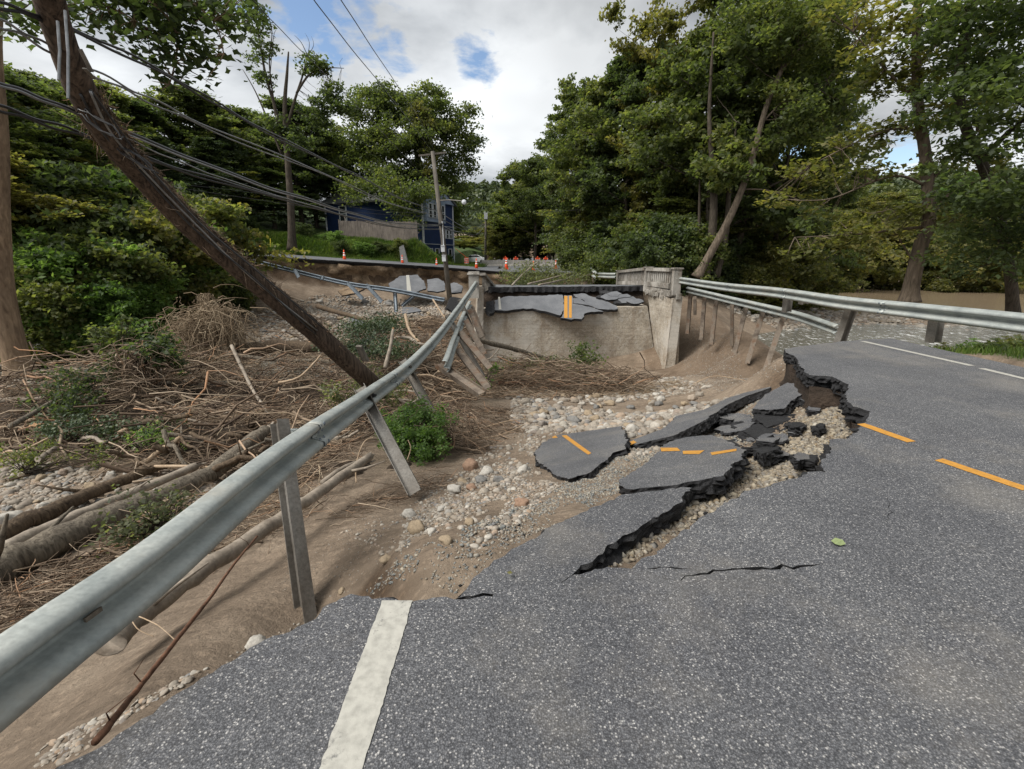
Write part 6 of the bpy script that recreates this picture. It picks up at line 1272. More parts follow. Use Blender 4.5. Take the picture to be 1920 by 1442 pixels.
log([(722, 690, 11.5), (732, 650, 11.7), (737, 618, 11.9)], .05, 'pale stick standing upright in the heap left of the guardrail', 'log_pale', name='branch', cat='branch', n=8, group='branches in the debris')
log([(760, 590, 16), (768, 620, 15), (785, 640, 14)], .05, 'pale forked branch bent over the heap near the torn rail', 'root', name='branch', cat='branch', n=8, group='branches in the debris')
log([(812, 562, 20), (830, 590, 18), (838, 598, 17)], .035, 'thin pale branch pointing at the left guardrail', 'root', name='branch', cat='branch', n=8, group='branches in the debris')
log([(290, 875, 8.4), (360, 874, 8.4), (405, 878, 8.4)], .03, 'straight tan stick lying level above the big furrowed log', 'root', name='branch', cat='branch', n=8, group='branches in the debris')
log([(530, 776), (570, 772), (612, 762)], .035, 'pale smooth stick behind the guardrail splice', 'root', name='branch', cat='branch', n=8, group='branches in the debris', lift=.2)
log([(452, 760), (480, 780), (505, 795)], .05, 'broken plank-like piece of pale wood in the heap', 'log_pale', name='branch', cat='branch', n=6, group='branches in the debris', lift=.25)
log([(227, 568, 33), (248, 600, 30), (262, 640, 28)], .05, 'thin dead stem on the dark left bank', 'log_brown', name='branch', cat='branch', n=6, group='branches in the debris')
log([(595, 575, 29), (650, 590, 27), (700, 605, 26)], .14, 'grey log on the stony bar right of the leaning pole', 'log_brown', group=GLg)
log([(605, 905, 6.3), (640, 880, 6.6), (672, 865, 6.9)], .04, 'forked branch springing from the smooth grey log', 'log_pale', name='branch', cat='branch', n=8, group='branches in the debris')
log([(179, 1391, 1.62), (255, 1296, 2.0), (333, 1197, 2.45), (396, 1118, 3.0), (437, 1060, 3.6), (482, 1006, 4.3)], .0125, 'rusty brown stick leaning from the pavement edge down to the smooth log', 'rust', name='stick', cat='stick', n=9, stubs=3, fresh=False)
for pts, lb in (([(245, 1150, 2.9), (248, 1165, 2.8), (262, 1182, 2.75), (288, 1193, 2.75)], 'left white root dangling from the smooth log'), ([(250, 1152, 2.9), (275, 1162, 2.75), (300, 1175, 2.7), (328, 1200, 2.65)], 'right white root dangling from the smooth log')):
    log(pts, .0035, lb, 'root', name='root', cat='root', n=6, fresh=False)
for i, pts in enumerate([[(668, 905, 6.6), (668, 870, 6.7), (682, 830, 6.8), (700, 820, 6.9)], [(764, 862, 7.6), (770, 840, 7.6), (765, 825, 7.6)], [(850, 810, 9), (900, 803, 9.3), (950, 790, 9.6), (990, 785, 9.8)], [(880, 825, 8.9), (940, 815, 9.2), (985, 795, 9.6)], [(1300, 720, 13), (1340, 705, 12.5), (1420, 716, 10), (1440, 700, 10)]]):
    log(pts, .010, ['pale root hanging under the guardrail between the first posts', 'short crooked root against the green bush', 'upper thin root trailing over the sand', 'lower thin root trailing over the sand', 'orange roots curling above the tilted slab'][i], 'root', name='root', cat='root', n=6, fresh=False)
rg = random.Random(17)
for i, (x, y, dx, dy, rad) in enumerate([(120, 770, 150, -18, .10), (330, 795, 130, 22, .09), (560, 745, 120, -30, .12), (470, 820, 140, -40, .08), (640, 700, 110, 30, .10), (800, 690, 60, 60, .08), (210, 745, 120, 30, .08), (690, 770, 90, -45, .07), (380, 760, 170, -8, .07), (60, 815, 130, 10, .08), (780, 650, 80, 20, .09), (590, 800, 130, -55, .06)]):
    g = G(x, y); t0_ = (g-V(0, 0, CAMZ)).length/ray(x, y).length*.955
    log([(x+dx*(s_-.5), y-12+dy*(s_-.5)+rg.gauss(0, 2), t0_*(1+rg.uniform(-.03, .03))) for s_ in (0, .33, .66, 1)], rad, 'thick bare limb lying in the debris heap behind the left guardrail', rg.choice(['log_grey', 'log_brown', 'log_pale', 'log_grey']), n=10, group='thick limbs lying in the debris heap', stubs=3, seed=300+i)
rg = random.Random(9); HP = [V(a[0], a[1], 0) for a in HEAPZ]; k = 0
while k < 150:
    x, y = rg.uniform(0, 900), rg.uniform(600, 890)
    if sdist(HP, np.array([x]), np.array([y]))[0] < 5: continue
    L_ = rg.uniform(40, 130); a = rg.choice([rg.gauss(0, .25), rg.gauss(.5, .3), rg.gauss(-.5, .3), rg.uniform(-1.4, 1.4)]); g = G(x, y); t0_ = (g-V(0, 0, CAMZ)).length/ray(x, y).length*(.97 if y < 700 else .93); dt = rg.uniform(-.6, .6)
    pts = [(x+math.cos(a)*L_*(s-.5) + rg.gauss(0, 3), y-14+math.sin(a)*L_*(s-.5)*.6 + rg.gauss(0, 4), t0_+dt*(s-.5)) for s in (0, .25, .5, .75, 1)]
    log(pts, rg.uniform(.014, .055), 'bare branch sticking out of the debris heap', rg.choice(['log_brown', 'log_brown', 'log_grey', 'root', 'log_pale']), n=6, name='branch', cat='branch', group='bare branches in the debris heap', stubs=rg.choice([0, 0, 1]), fresh=False, seed=k); k += 1
# root masses
def rootmass(name, label, apex, spreadx, drop, n, mat, r, seed, cat='root mass'):
    rng = np.random.default_rng(seed); P_ = []; ap = np.array(apex)
    for i in range(n):
        a = rng.uniform(0, 2*np.pi); o = ap + rng.normal(0, 1, 3)*np.array([.55, .45, .42])*spreadx; out = np.array([math.cos(a), math.sin(a), 0])*spreadx*rng.uniform(.05, 1.3)*(1+.5*math.sin(a*3+seed)); l = drop*rng.uniform(.15, 1.05)
        s = np.linspace(0, 1, 7)[:, None]; p = o + out*s**.7 + np.array([0, 0, 1.])*(.35*spreadx*np.sin(s*1.6)*rng.uniform(0, 1) - l*s**1.7) + rng.normal(0, .085*spreadx, (7, 3)).cumsum(0)*np.array([1, 1, .8]); P_.append(p)
    R_ = rng.uniform(.5, 1.5, (n, 1))*np.linspace(1, .3, 7)[None]*r; v, f = tubes_np(np.array(P_), R_, 4); o = link(name, np_mesh(name, v, f), MAT[mat], smooth=True); return tag(o, label, cat)
rootmass('root_mass', 'shaggy mound of pale dead grass and roots beside the stream', T(400, 600, 17.0), .85, 2.0, 620, 'straw', .012, 1)
rootmass('root_mass', 'lower left skirt of the shaggy pale root mound', T(365, 622, 16.6), .7, 1.3, 420, 'straw', .011, 11)
rootmass('root_mass', 'tall thin tuft of dead stems on top of the shaggy mound', T(384, 560, 17.6), .22, 1.2, 120, 'straw', .009, 12)
twigs('straw_litter', [([(310, 640), (480, 640), (500, 720), (400, 740), (300, 700)], 1500, .4, 1.8, .005, .014, -.5, .8, .9)], MAT['straw'], 'pale dead stems strewn round the shaggy root mound', 22)
rootmass('root_mass', 'reddish root ball hooked upward in the middle of the heap', T(258, 672, 13.0), .45, 1.2, 260, 'twig', .014, 2)
rootmass('root_mass', 'dark roots hanging below the green bush', G(840, 850) + V(-.1, .3, .35), .55, .45, 420, 'twig', .006, 3)
rootmass('root_mass', 'muddy tuft of roots at the corner of the cracked slab', T(1052, 893, 6.6), .13, .25, 160, 'twig', .004, 4)
rootmass('root_mass', 'brown clod of roots lying on the yellow line of the cracked slab', T(1118, 856, 7.2), .10, .05, 120, 'twig', .005, 5)
log([(1120, 857, 7.2), (1095, 868, 7.0), (1072, 877, 6.9)], .012, 'short brown twig lying on the cracked slab', 'rust', name='twig', cat='twig', n=6, fresh=False)
twigs('pale_twigs', [(HEAPZ, 2600, .25, 1.3, .005, .016, .1, .8, .25), ([(200, 960), (520, 900), (640, 860), (560, 990), (300, 1120)], 300, .2, .9, .003, .010, .5, .6, .15)], MAT['straw'], 'pale stripped twigs on top of the driftwood heap', 21)
twigs('washed_twigs', [([(905, 745), (1300, 730), (1330, 720), (1250, 715), (905, 715)], 900, .3, 1.6, .004, .012, 0, .3, .05)], MAT['straw'], 'pale flattened twigs below the abutment', 12)
# leafy plants and boughs in the washout
def foliage(name, label, blobs, n, size, mat, cat='plant', spread=.08, shape=4, stems=14, flat=.4, squash=(1, 1, .8), group=None, droop=0):
    root = empty(name, blobs[0][0] - V(0, 0, blobs[0][1]*.8)); tag(root, label, cat, group); rng = np.random.default_rng(len(label)+n); c_ = np.array([tuple(b[0]) for b in blobs]); rr = np.array([b[1] for b in blobs]); w_ = rr**2; idx = rng.choice(len(c_), n, p=w_/w_.sum()); ns = 30
    sub = rng.normal(0, .45, (len(c_)*ns, 3))*np.array(squash); sid = idx*ns+rng.integers(0, ns, n); p = c_[idx] + sub[sid]*rr[idx][:, None] + rng.normal(0, spread, (n, 3))*rr[idx][:, None]*1.8
    v, f = leaves_np(p, size*rng.uniform(.5, 1.3, n), rng, flat, shape, droop); link('foliage', np_mesh('foliage', v, f), MAT[mat], root)
    P_ = []; base = np.array(blobs[0][0]) - np.array([0, 0, blobs[0][1]*.8])
    for i in range(stems*len(c_)): j = rng.integers(0, len(sub)); P_.append(crook(rng, base + rng.normal(0, .05, 3), c_[j//ns] + sub[j]*rr[j//ns], 6, .12))
    v, f = tubes_np(np.array(P_), np.tile(np.linspace(.010, .003, 6), (len(P_), 1))*max(1, rr.mean()), 4); link('stems', np_mesh('stems', v, f), MAT['bark'], root, True); return root
b0 = G(790, 865); k8 = (b0-V(0, 0, CAMZ)).length
def bb(px, py, t): return T(px, py, t)
foliage('bush', 'bright green leafy bush under the sagging guardrail between dangling posts', [(bb(785, 815, 8.2), .42), (bb(745, 800, 8.3), .38), (bb(820, 795, 8.5), .38), (bb(775, 780, 8.6), .36), (bb(800, 840, 8.0), .36), (bb(755, 835, 8.0), .32)], 9000, .055, 'leaf_bright', 'bush', flat=.7)
foliage('sapling', 'green uprooted sapling beside the root ball', [(bb(215, 640, 13.5), .55), (bb(195, 622, 13.5), .35), (bb(240, 670, 13.3), .6), (bb(235, 600, 13.6), .2)], 1400, .13, 'leaf', 'plant', flat=.8)
foliage('sapling', 'blue-green leafy bough right of the root ball', [(bb(300, 650, 13.5), .5), (bb(310, 672, 13.3), .5), (bb(285, 665, 13.2), .35)], 1300, .13, 'leaf_dark', 'plant', flat=.8)
foliage('leafy_bough', 'dark leafy bough draped along the curved grey bough', [(bb(110, 745, 11.4), .6), (bb(150, 720, 12.2), .6), (bb(190, 700, 12.8), .5), (bb(130, 765, 11.0), .5)], 2600, .09, 'leaf_dark', 'bough')
foliage('leafy_bough', 'muddy leafy bough beneath the big furrowed log', [(bb(290, 960, 5.6), .32), (bb(250, 985, 5.3), .3), (bb(330, 940, 5.9), .25), (bb(225, 1000, 5.1), .2)], 900, .06, 'leaf_grey', 'bough', flat=.8)
foliage('leafy_bough', 'small bright green weeds in the left part of the heap', [(bb(270, 825, 9.4), .3), (bb(310, 828, 9.4), .35), (bb(245, 815, 9.8), .2)], 900, .05, 'leaf_bright', 'weed')
foliage('leafy_bough', 'green twigs at the left foot of the heap', [(bb(40, 855, 8.6), .4), (bb(75, 850, 8.8), .35), (bb(180, 850, 8.9), .35)], 1200, .055, 'leaf', 'weed')
foliage('leafy_bough', 'olive spruce bough lying across the left heap', [(bb(130, 795, 10), .5), (bb(200, 800, 10), .55), (bb(270, 805, 9.8), .45)], 2600, .07, 'needle', 'bough', squash=(1.6, 1, .4))
foliage('leafy_bough', 'green conifer boughs heaped below the stony bar', [(bb(665, 622, 17.5), .8), (bb(700, 610, 18.5), .9), (bb(735, 612, 18), .7), (bb(640, 650, 15.5), .6), (bb(690, 650, 15.5), .8), (bb(740, 655, 14), .6)], 6500, .09, 'needle', 'bough', squash=(1.4, 1, .45))
foliage('leafy_bough', 'muddy green leaves in the heap behind the guardrail middle', [(bb(640, 735, 9.2), .4), (bb(690, 715, 9.8), .4), (bb(740, 740, 9.3), .35)], 1500, .06, 'leaf_grey', 'bough')
foliage('leafy_bough', 'leafy twigs growing up against the abutment wall', [(bb(1085, 665, 19.5), .7), (bb(1100, 685, 19.5), .7), (bb(1075, 695, 19.3), .6), (bb(1050, 680, 19.4), .4)], 1500, .13, 'leaf_dark', 'bough')
foliage('leafy_bough', 'flattened brush heap with few leaves at the wall foot', [(bb(960, 700, 18.5), .9), (bb(1010, 700, 18.5), 1.0), (bb(1060, 712, 18.3), 1.0), (bb(1110, 722, 18), .9), (bb(990, 690, 19), .8)], 3800, .08, 'leaf_grey', 'bough', squash=(1.4, 1, .5))
twigs('brush', [([(925, 735), (960, 705), (1130, 715), (1240, 735), (1100, 745)], 1500, .5, 1.8, .006, .02, 0, .35, .75)], MAT['twig'], 'brush tangled at the foot of the abutment wall', 14)
foliage('leafy_bough', 'small leafy sprigs left of the dangling posts', [(bb(900, 720, 15), .3), (bb(925, 690, 17), .25)], 300, .1, 'leaf_bright', 'weed')
foliage('fallen_tree', 'fallen leafy tree sprawled behind the bridge deck', [(bb(960, 520, 33), 1.3), (bb(990, 508, 35), 1.3), (bb(1030, 515, 36), 1.5), (bb(1065, 518, 36), 1.3), (bb(1095, 522, 36), 1.0), (bb(1010, 528, 34), 1.5), (bb(1050, 530, 34), 1.4), (bb(1010, 498, 36), .8), (bb(975, 528, 32), 1.2)], 5200, .16, 'leaf_grey', 'tree', stems=5, flat=.7, squash=(.9, .9, .55))
for pts, lb in (([(960, 535, 29.5), (985, 510, 33), (1010, 490, 36)], 'upward limb of the fallen tree behind the deck'), ([(1010, 535, 29.5), (1060, 524, 34), (1108, 515, 40)], 'long pale limb reaching to the far guardrail behind the deck'), ([(990, 533, 30), (1040, 520, 33), (1070, 512, 36)], 'middle pale limb of the fallen tree behind the deck')):
    log(pts, .06, lb, 'log_pale', name='branch', cat='branch', n=6, group='branches in the debris')
# small weeds and grass
def blades(name, poly, n, h0, h1, wd, mat, label, seed, clus=None, cat='grass'):
    rng = np.random.default_rng(seed); xy = inpoly(poly, n, rng)
    if clus is not None: k = wavy(xy[:, 0], xy[:, 1], 2.2)+rng.normal(0, .3, n) > clus; xy = xy[k]; n = len(xy)
    z = H(xy[:, 0], xy[:, 1]); a = rng.uniform(0, 6.28, n); h = rng.uniform(h0, h1, n); s = np.stack([np.cos(a), np.sin(a), 0*a], 1)*wd*rng.uniform(.5, 1.3, n)[:, None]; ln = rng.normal(0, .35, (n, 2))*h[:, None]
    b = np.stack([xy[:, 0], xy[:, 1], z-.02], 1); m = b + np.stack([ln[:, 0]*.4, ln[:, 1]*.4, h*.6], 1); t = b + np.stack([ln[:, 0], ln[:, 1], h], 1)
    v = np.stack([b-s, b+s, m+s*.8, t, m-s*.8], 1).reshape(-1, 3); f = np.arange(n*5).reshape(n, 5); return tag(link(name, np_mesh(name, v, f), MAT[mat]), label, cat, kind='stuff')
blades('grass', [V(7.75, -1, 0), V(7.75, 9.3, 0), V(10.8, 10.2, 0), V(12, 4, 0), V(12, -1, 0)], 26000, .04, .22, .006, 'grassleaf', 'short grass and weeds on the verge under the right guardrail', 1, -.15)
blades('grass', [V(-21, 42.5, 0), V(-15, 44, 0), V(-9, 47, 0), V(-6, 50, 0), V(-9, 50, 0), V(-19, 53, 0), V(-26, 46, 0)], 52000, .15, .55, .03, 'grassleaf', 'tall green grass on the bank between the far road and the house', 2)
blades('grass', [V(-5, 50, 0), V(-3.2, 60, 0), V(-6, 66, 0), V(-9, 56, 0)], 9000, .2, .9, .03, 'grassleaf', 'yellowish tall grass in front of the blue house', 3)
for i in range(44):                          # weeds on the right verge, shrubs on the far grassy bank
    if i < 24:
        x, y = random.uniform(8.4, 10.8), random.uniform(4.5, 9.8); z = Hs(x, y)
        foliage('weed', 'leafy weed on the verge behind the right guardrail', [(V(x, y, z+.14), .18)], 130, .07, random.choice(['leaf_bright', 'leaf', 'leaf_olive']), 'weed', stems=5, group='weeds on the right verge', flat=1.0)
    else:
        px = random.uniform(430, 790); Y = random.uniform(45.5, 49.5) if px > 620 else random.uniform(46, 55); x = ray(px, 480).x*Y/ray(px, 480).y
        tree('bush', 'bush', (x, Y, Hs(x, Y)-.3), random.uniform(.25, .5), px, 'low leafy bush on the grassy bank below the board fence', 'low bushes on the far grassy bank', 'bush', mat=random.choice(['leaf', 'leaf_dark', 'leaf_bright']))
# one green leaf on the asphalt
m = MB(); m.add([P(1558, 1014, .012), P(1566, 1008, .016), P(1580, 1012, .03), P(1586, 1020, .014), P(1576, 1023, .010), P(1566, 1020, .02)], [(0, 1, 2, 3, 4, 5)]); tag(m.build('fallen_leaf', m_flat('pale_leaf', (.22, .27, .12), .6)), 'single pale green leaf lying on the asphalt at right', 'leaf')
m = MB(); m.add([P(950, 1073, .012), P(957, 1070, .016), P(961, 1074, .02), P(955, 1077, .010)], [(0, 1, 2, 3)]); tag(m.build('fallen_leaf', MAT['leaf_olive']), 'tiny leaf lying on the bent slab in the middle', 'leaf')
rock(1230, 1006, 14, 'reddish broken stone wedged in the black crack', ORG, t=3.25)

# ------------------------------------------------------------------ house, fence, barrier, cones, car, person, sign
def house():
    Cn = D(797, 500, 56); Cn.z = .6; ex = V(-11, 4.2, 0).normalized(); ey = V(.342, .94, 0).normalized(); L_ = 13.6; Wd = 7.4
    root = empty('house', Cn); tag(root, 'two storey blue house with white trim standing above the far road', 'house'); B, TR = MAT['blue'], MAT['trim']; Z0, Z1 = -.2, 8.5
    def pt(a, b, z): return Cn + ex*a + ey*b + V(0, 0, z-.6)
    m = MB(); m.hexa([pt(0, 0, Z0), pt(0, Wd, Z0), pt(L_, Wd, Z0), pt(L_, 0, Z0), pt(0, 0, Z1-.7), pt(0, Wd, Z1-.7), pt(L_, Wd, Z1-.7), pt(L_, 0, Z1-.7)]); m.build('wall', B, root)
    m = MB(); e = .45; zr = Z1-.7; r = [pt(-e, -e, zr), pt(-e, Wd+e, zr), pt(L_+e, Wd+e, zr), pt(L_+e, -e, zr), pt(-e, Wd/2, zr+1.9), pt(L_+e, Wd/2, zr+1.9)]; r2 = [p-V(0, 0, .18) for p in r]
    m.add(r+r2, [(0, 4, 5, 3), (1, 2, 5, 4), (6, 9, 11, 10), (7, 10, 11, 8), (0, 3, 9, 6), (2, 1, 7, 8), (0, 6, 10, 4), (4, 10, 7, 1), (5, 11, 9, 3), (2, 8, 11, 5)]); m.build('roof', MAT['shingle'], root)
    m = MB(); m.add([pt(-.01, 0, zr-.1), pt(-.01, Wd, zr-.1), pt(-.01, Wd/2, zr+1.8), pt(-.3, 0, zr-.1), pt(-.3, Wd, zr-.1), pt(-.3, Wd/2, zr+1.8)], [(0, 1, 2), (5, 4, 3), (0, 3, 4, 1), (1, 4, 5, 2), (2, 5, 3, 0)]); m.build('gable', MAT['blue_light'], root)
    def window(face, a, z, w_, h, bay=0):
        f = MB(); g = MB()
        def q(u, zz, out): return pt(u, -out, zz) if face == 'side' else pt(-out, u, zz)
        o = bay
        def bar(u0, z0, u1, z1, w2, d=.06): f.beam(q(u0, z0, o+d/2+.004), q(u1, z1, o+d/2+.004), w2, d, (0, 0, 1) if abs(z1-z0) < .01 else None)
        for (u0, z0, u1, z1, wd) in ((a-w_/2, z-h/2, a+w_/2, z-h/2, .16), (a-w_/2, z+h/2, a+w_/2, z+h/2, .16), (a-w_/2, z, a+w_/2, z, .07)): bar(u0, z0, u1, z1, wd)
        for u0 in (a-w_/2, a+w_/2): p0, p1 = q(u0, z-h/2, o+.034), q(u0, z+h/2, o+.034); f.beam(p0, p1, .14, .06, (q(u0, z, 1)-q(u0, z, 0)))
        fo = f.build('window', TR, root); c4 = [q(a-w_/2, z-h/2, o+.02), q(a+w_/2, z-h/2, o+.02), q(a+w_/2, z+h/2, o+.02), q(a-w_/2, z+h/2, o+.02)]; g.add(c4, [(0, 1, 2, 3)]); g.build('pane', MAT['glass'], fo)
    for a, z, w_, h in ((11.0, 6.5, 1.0, 1.7), (10.6, 3.9, .9, 1.5), (2.0, 4.4, .9, 1.7), (6.2, 3.9, 1.3, .9)): window('side', a, z, w_, h)
    window('side', .95, 1.6, .85, 1.45)
    m = MB(); m.beam(pt(0, -.03, 2.95), pt(2.6, -.03, 2.95), .18, .05, (0, 0, 1)); m.beam(pt(0, -.04, Z0), pt(0, -.04, zr), .2, .2, (0, 1, 0)); m.beam(pt(L_, -.03, Z0), pt(L_, -.03, zr), .18, .1, (0, 1, 0)); m.beam(pt(-.03, 0, 2.95), pt(-.03, Wd, 2.95), .18, .05, (0, 0, 1)); m.beam(pt(-.03, 0, 5.1), pt(-.03, Wd, 5.1), .16, .05, (0, 0, 1)); m.beam(pt(-.03, Wd, 0), pt(-.03, Wd, zr), .2, .06, (0, 1, 0)); m.build('trim', TR, root)
    # projecting upper bay, pale blue
    m = MB(); m.hexa([pt(-.5, .05, 5.4), pt(-.5, Wd*.62, 5.4), pt(0, Wd*.62, 5.4), pt(0, .05, 5.4), pt(-.5, .05, 7.75), pt(-.5, Wd*.62, 7.75), pt(0, Wd*.62, 7.75), pt(0, .05, 7.75)]); m.build('bay', MAT['blue_light'], root)
    for u in (.9, 1.9, 2.9, 3.9): window('front', u, 6.6, .7, 1.5, .5)
    for u in (4.9, 5.8, 6.7): window('front', u, 4.2, .6, 1.0)
    for u in (1.4, 3.0, 6.4): window('front', u, 1.6, .9, 1.7)
    m = MB(); m.hexa([pt(-.08, 4.2, .2), pt(-.08, 5.1, .2), pt(-.002, 5.1, .2), pt(-.002, 4.2, .2), pt(-.08, 4.2, 2.5), pt(-.08, 5.1, 2.5), pt(-.002, 5.1, 2.5), pt(-.002, 4.2, 2.5)]); m.build('door', TR, root)
    m = MB(); m.box(pt(5, Wd/2, zr+2.2), (.7, .7, 1.6)); m.build('chimney', MAT['concrete_old'], root)
    m = MB(); m.tube([pt(-.1, -.14, Z0), pt(-.1, -.14, zr)], .06, 6); m.build('downpipe', TR, root)
house()
def board_fence(a, b, h, label):
    root = empty('board_fence', a); tag(root, label, 'fence'); L_ = (b-a).length; d = (b-a).normalized(); n = int(L_/.17); m = MB()
    for i in range(n):
        p = a + d*(i*.17+.08); p.z = Hs(p.x, p.y); z = a.z + (b.z-a.z)*i/n; hh = z + h + random.gauss(0, .02) - p.z; m.box(V(p.x, p.y, p.z+hh/2-.1), (.15, .03, hh+.2), Matrix.Rotation(math.atan2(d.y, d.x), 3, 'Z') @ Matrix.Rotation(random.gauss(0, .01), 3, 'Y'))
    m.build('boards', MAT['fence'], root); m = MB(); nn = d.cross(V(0, 0, 1))
    for zz in (.5, 1.4): m.beam(a-nn*.05+V(0, 0, zz), b-nn*.05+V(0, 0, zz), .05, .09, (0, 0, 1))
    m.build('fence_rail', MAT['fence'], root)
    for i in range(0, int(L_/2.4)+1): p = a + d*(i*2.4); m = MB(); m.box(V(p.x, p.y, p.z+h/2-.1) - nn*.07, (.11, .11, h+.5)); m.build('fence_post', MAT['fence'], root)
fa_, fb_ = D(637, 442, 54), D(786, 446, 50.5); board_fence(fa_, fb_, 1.55, 'weathered grey board fence below the blue house')
m = MB(); m.tube([D(655, 446, 54.6), D(646, 405, 54.8)], .07, 6); tag(m.build('leaning_post', MAT['pole_grey'], None, True), 'slim pale post leaning at the left end of the board fence', 'post')
# upright grey stone
g = D(757, 490, 46); m = MB(); m.hexa([V(g.x-.28, 46, g.z-.6), V(g.x+.5, 46, g.z-.6), V(g.x+.5, 46.3, g.z-.6), V(g.x-.28, 46.3, g.z-.6), V(g.x-.35, 46, g.z+1.3), V(g.x+.05, 46, g.z+1.5), V(g.x+.05, 46.25, g.z+1.5), V(g.x-.35, 46.25, g.z+1.3)])
tag(m.build('standing_stone', MAT['stone_grey']), 'pale upright stone slab in the weeds before the house', 'stone')
# concrete barriers
for i in range(7):
    a = D(903 + i*20, 498.2, 62).lerp(D(903+i*20, 498.2, 62), 0); b = D(903+(i+1)*20-.5, 498.2, 62); z = .28; m = MB(); pr = [(-.30, 0), (-.30, .08), (-.14, .32), (-.08, .82), (.08, .82), (.14, .32), (.30, .08), (.30, 0)]
    v = [V(x, 62+dy, z+dz) for x in (a.x, b.x) for dy, dz in pr]; f = [(k, k+1, k+9, k+8) for k in range(7)] + [tuple(range(7, -1, -1)), tuple(range(8, 16)), (7, 0, 8, 15)]; m.add(v, f)
    tag(m.build('concrete_barrier', MAT['barrier']), 'grey concrete barrier section closing the far road', 'barrier', 'concrete barriers across the far road')
def cone(px, py, Y, hpx, label, group='orange traffic cones along the far broken edge'):
    p = D(px, py, Y); h = hpx*Y/(FPX*.97); root = empty('traffic_cone', p); tag(root, label, 'traffic cone', group); k = h/.9
    m = MB(); m.box(p+V(0, 0, .025*k), (.38*k, .38*k, .05*k)); m.build('base', MAT['orange'], root)
    m = MB(); m.lathe(p, [(.15*k, .05*k), (.115*k, .32*k), (.045*k, .80*k), (.03*k, .9*k)], 12); m.build('body', MAT['orange'], root, True)
    for z0, z1 in ((.42, .54), (.62, .70)):
        m = MB(); r_ = lambda z: (.15 - (z-.05)/.85*.12)*k + .006; m.lathe(p, [(r_(z0), z0*k), (r_(z1), z1*k)], 12); m.build('reflective_band', MAT['refl'], root, True)
    return root
for px, py, Y, h, lb in [(489, 478, 39, 17, 'orange cone with yellow tape at the left end of the far edge'), (646.5, 490.5, 42, 20, 'orange cone standing below the board fence'), (755, 496.5, 44, 17, 'orange cone below the upright grey stone'), (819, 501.5, 46, 16, 'orange cone just left of the tall grey pole'),
                         (893.5, 505.5, 46.3, 19, 'orange cone left of the bridge end post'), (949.5, 505, 46.3, 20, 'tall orange cone in the middle before the barriers'), (1000, 507, 46.3, 16, 'orange cone half hidden by the fallen leafy tree'), (1042, 503, 48, 14, 'orange cone before the far guardrail')]:
    cone(px, py, Y, h, lb)
p = D(875, 498.5, 58); root = empty('traffic_drum', p); tag(root, 'orange and white striped drum beside the parked car', 'traffic drum')
m = MB(); m.lathe(p, [(.36, 0), (.36, .06), (.28, .08), (.27, .9), (.2, .95)], 14); m.build('body', MAT['orange'], root, True)
for z in (.25, .5, .75): m = MB(); m.lathe(p, [(.284, z), (.282, z+.1)], 14); m.build('reflective_band', MAT['refl'], root, True)
m = MB(); m.beam(D(854, 466, 58), D(874, 482, 58), .1, .04); tag(m.build('barrier_arm', MAT['orange']), 'thin orange and white bar slanting down to the drum', 'barrier arm')
for i, px in enumerate((948, 967, 1008, 1023)):
    p = D(px, 488, 62.6); p.z = 1.05; root = empty('barricade', p); tag(root, ['first', 'second', 'third', 'last'][i] + ' from left of the orange barricades over the barriers', 'barricade', 'orange barricades behind the concrete barriers')
    m = MB(); m.box(p+V(0, 0, .22), (.62, .05, .22)); m.box(p+V(0, 0, -.12), (.62, .05, .2)); m.build('board', MAT['orange'], root); m = MB(); m.box(p+V(-.28, 0, -.3), (.04, .06, 1.1)); m.box(p+V(.28, 0, -.3), (.04, .06, 1.1)); m.build('leg', MAT['refl'], root)
    m = MB(); m.lathe(p+V(0, 0, .33), [(.08, 0), (.1, .08), (.06, .16)], 8); m.build('warning_lamp', MAT['orange'], root, True)
def tapes():
    m = MB(); q = catmull([D(440, 474, 38.5), D(470, 470, 38.8), D(489, 462, 39), D(500, 472, 39.5), D(545, 484, 41)], 6)
    for a, b in zip(q, q[1:]): m.beam(a, b, .012, .07, (0, 0, 1))
    tag(m.build('caution_tape', MAT['tape']), 'yellow caution tape tied over the leftmost cone', 'tape')
    m = MB(); m.beam(D(507, 463, 43), D(507, 447, 43), .07, .04); tag(m.build('marker_stake', MAT['tape']), 'thin yellow marker stake in the grass right of the leftmost cone', 'stake')
tapes()
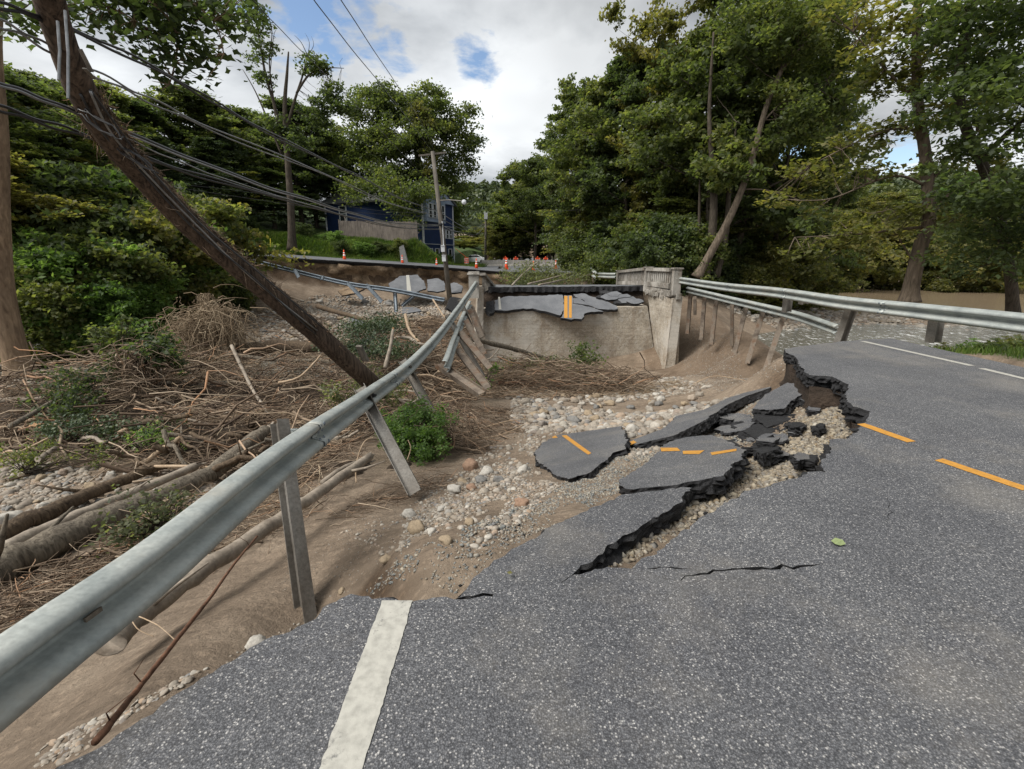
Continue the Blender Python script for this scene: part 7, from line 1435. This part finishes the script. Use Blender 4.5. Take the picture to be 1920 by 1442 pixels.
def car():
    p = D(888, 496, 84); p.z = .35; root = empty('car', p); tag(root, 'white sedan parked behind the concrete barriers', 'car')
    m = MB(); prof = [(-2.3, .35), (-2.32, .75), (-2.1, .95), (-1.25, 1.02), (-.55, 1.42), (.75, 1.44), (1.5, 1.05), (2.2, .92), (2.3, .6), (2.25, .3)]
    n = len(prof); v = []
    for k, (y, s) in enumerate(((-.88, 1), (-.80, 1), (.80, 1), (.88, 1))):
        for x, z in prof: zz = z if k in (1, 2) else (z*.97 if z < 1.1 else 1.04); v.append(p + V(x, y if z < 1.1 else y*.86, zz))
    f = [(k*n+i, k*n+i+1, (k+1)*n+i+1, (k+1)*n+i) for k in range(3) for i in range(n-1)] + [tuple(range(n-1, -1, -1)), tuple(3*n+i for i in range(n))]; m.add(v, f); m.build('body', MAT['carpaint'], root)
    m = MB(); m.add([p+V(-1.15, -.82, 1.05), p+V(-.5, -.77, 1.36), p+V(.7, -.77, 1.37), p+V(1.35, -.82, 1.06)], [(0, 3, 2, 1)]); m.build('side_window', MAT['glass'], root)
    for x in (-1.45, 1.45):
        for y in (-.8, .8): w_ = MB(); w_.lathe(p+V(x, y, .33), [(.2, -.1), (.33, -.1), (.33, .1), (.2, .1)], 16, rot=Matrix.Rotation(R(90), 3, 'X')); wo = w_.build('wheel', MAT['black'], root, True)
    for x in (-2.3, 2.28): m = MB(); m.box(p+V(x, -.62, .7), (.05, .35, .14)); m.build('headlight' if x > 0 else 'tail_light', MAT['refl'], root)
car()
def sign():
    p = D(1069, 470, 60); root = empty('road_sign', V(p.x, p.y, Hs(p.x, p.y))); tag(root, 'small white sign facing the road among the trees at right', 'sign')
    m = MB(); m.box(p + V(0, 0, .1), (.55, .03, .75)); m.build('sign_board', MAT['trim'], root)
    for i in range(3): m = MB(); m.box(p+V(0, -.02, .30-.2*i), (.36, .012, .07)); m.build('lettering', MAT['black'], root)
    m = MB(); m.beam(V(p.x, p.y+.04, Hs(p.x, p.y)-.3), p+V(0, .04, -.2), .06, .06); m.build('sign_post', MAT['galv_post'], root)
sign()
def person():
    p = D(791, 482, 52); zg = p.z; root = empty('person', p); tag(root, 'small distant person in a teal shirt standing before the blue house', 'person')
    def skin(name, verts, edges, rad, mat, rt=0):
        me = bpy.data.meshes.new(name); me.from_pydata([tuple(p+V(*v)) for v in verts], edges, []); o = link(name, me, None, root); sk = o.modifiers.new('s', 'SKIN')
        for i, r_ in enumerate(rad): me.skin_vertices[0].data[i].radius = (r_, r_)
        me.skin_vertices[0].data[rt].use_root = True; ss = o.modifiers.new('u', 'SUBSURF'); ss.levels = ss.render_levels = 1; me.materials.append(mat)
        dg = bpy.context.evaluated_depsgraph_get(); m2 = bpy.data.meshes.new_from_object(o.evaluated_get(dg)); o.modifiers.clear(); o.data = m2; m2.polygons.foreach_set('use_smooth', np.ones(len(m2.polygons), bool)); return o
    vs = [(0, 0, .92), (0, 0, 1.15), (0, 0, 1.38), (0, -.01, 1.47), (0, -.02, 1.56), (0, -.01, 1.68), (.10, 0, .90), (.11, -.03, .50), (.12, .02, .08), (.13, -.12, .03), (-.10, 0, .90), (-.12, .03, .50), (-.14, .06, .08), (-.15, -.08, .03), (.19, 0, 1.36), (.25, -.03, 1.10), (.22, -.16, .90), (.21, -.22, .82), (-.19, 0, 1.36), (-.26, .02, 1.10), (-.27, -.04, .86), (-.27, -.06, .77)]
    ed = [(0, 1), (1, 2), (2, 3), (3, 4), (4, 5), (0, 6), (6, 7), (7, 8), (8, 9), (0, 10), (10, 11), (11, 12), (12, 13), (2, 14), (14, 15), (15, 16), (16, 17), (2, 18), (18, 19), (19, 20), (20, 21)]
    rd = [.14, .12, .13, .055, .085, .08, .085, .06, .045, .04, .085, .06, .045, .04, .055, .042, .032, .035, .055, .042, .032, .035]
    skin('body', vs, ed, rd, MAT['skin'])
    skin('shirt', [(0, 0, .95), (0, 0, 1.15), (0, 0, 1.38), (.19, 0, 1.37), (.245, -.02, 1.16), (-.19, 0, 1.37), (-.255, .01, 1.16)], [(0, 1), (1, 2), (2, 3), (3, 4), (2, 5), (5, 6)], [.165, .145, .15, .075, .065, .075, .065], MAT['teal'], 1)
    skin('shorts', [(0, 0, .92), (.10, 0, .88), (.112, -.02, .56), (-.10, 0, .88), (-.118, .02, .56)], [(0, 1), (1, 2), (0, 3), (3, 4)], [.155, .11, .09, .11, .09], MAT['darkcloth'])
    skin('hair', [(0, .02, 1.72), (0, .06, 1.62), (0, .07, 1.5)], [(0, 1), (1, 2)], [.085, .09, .06], MAT['hair'])
person()
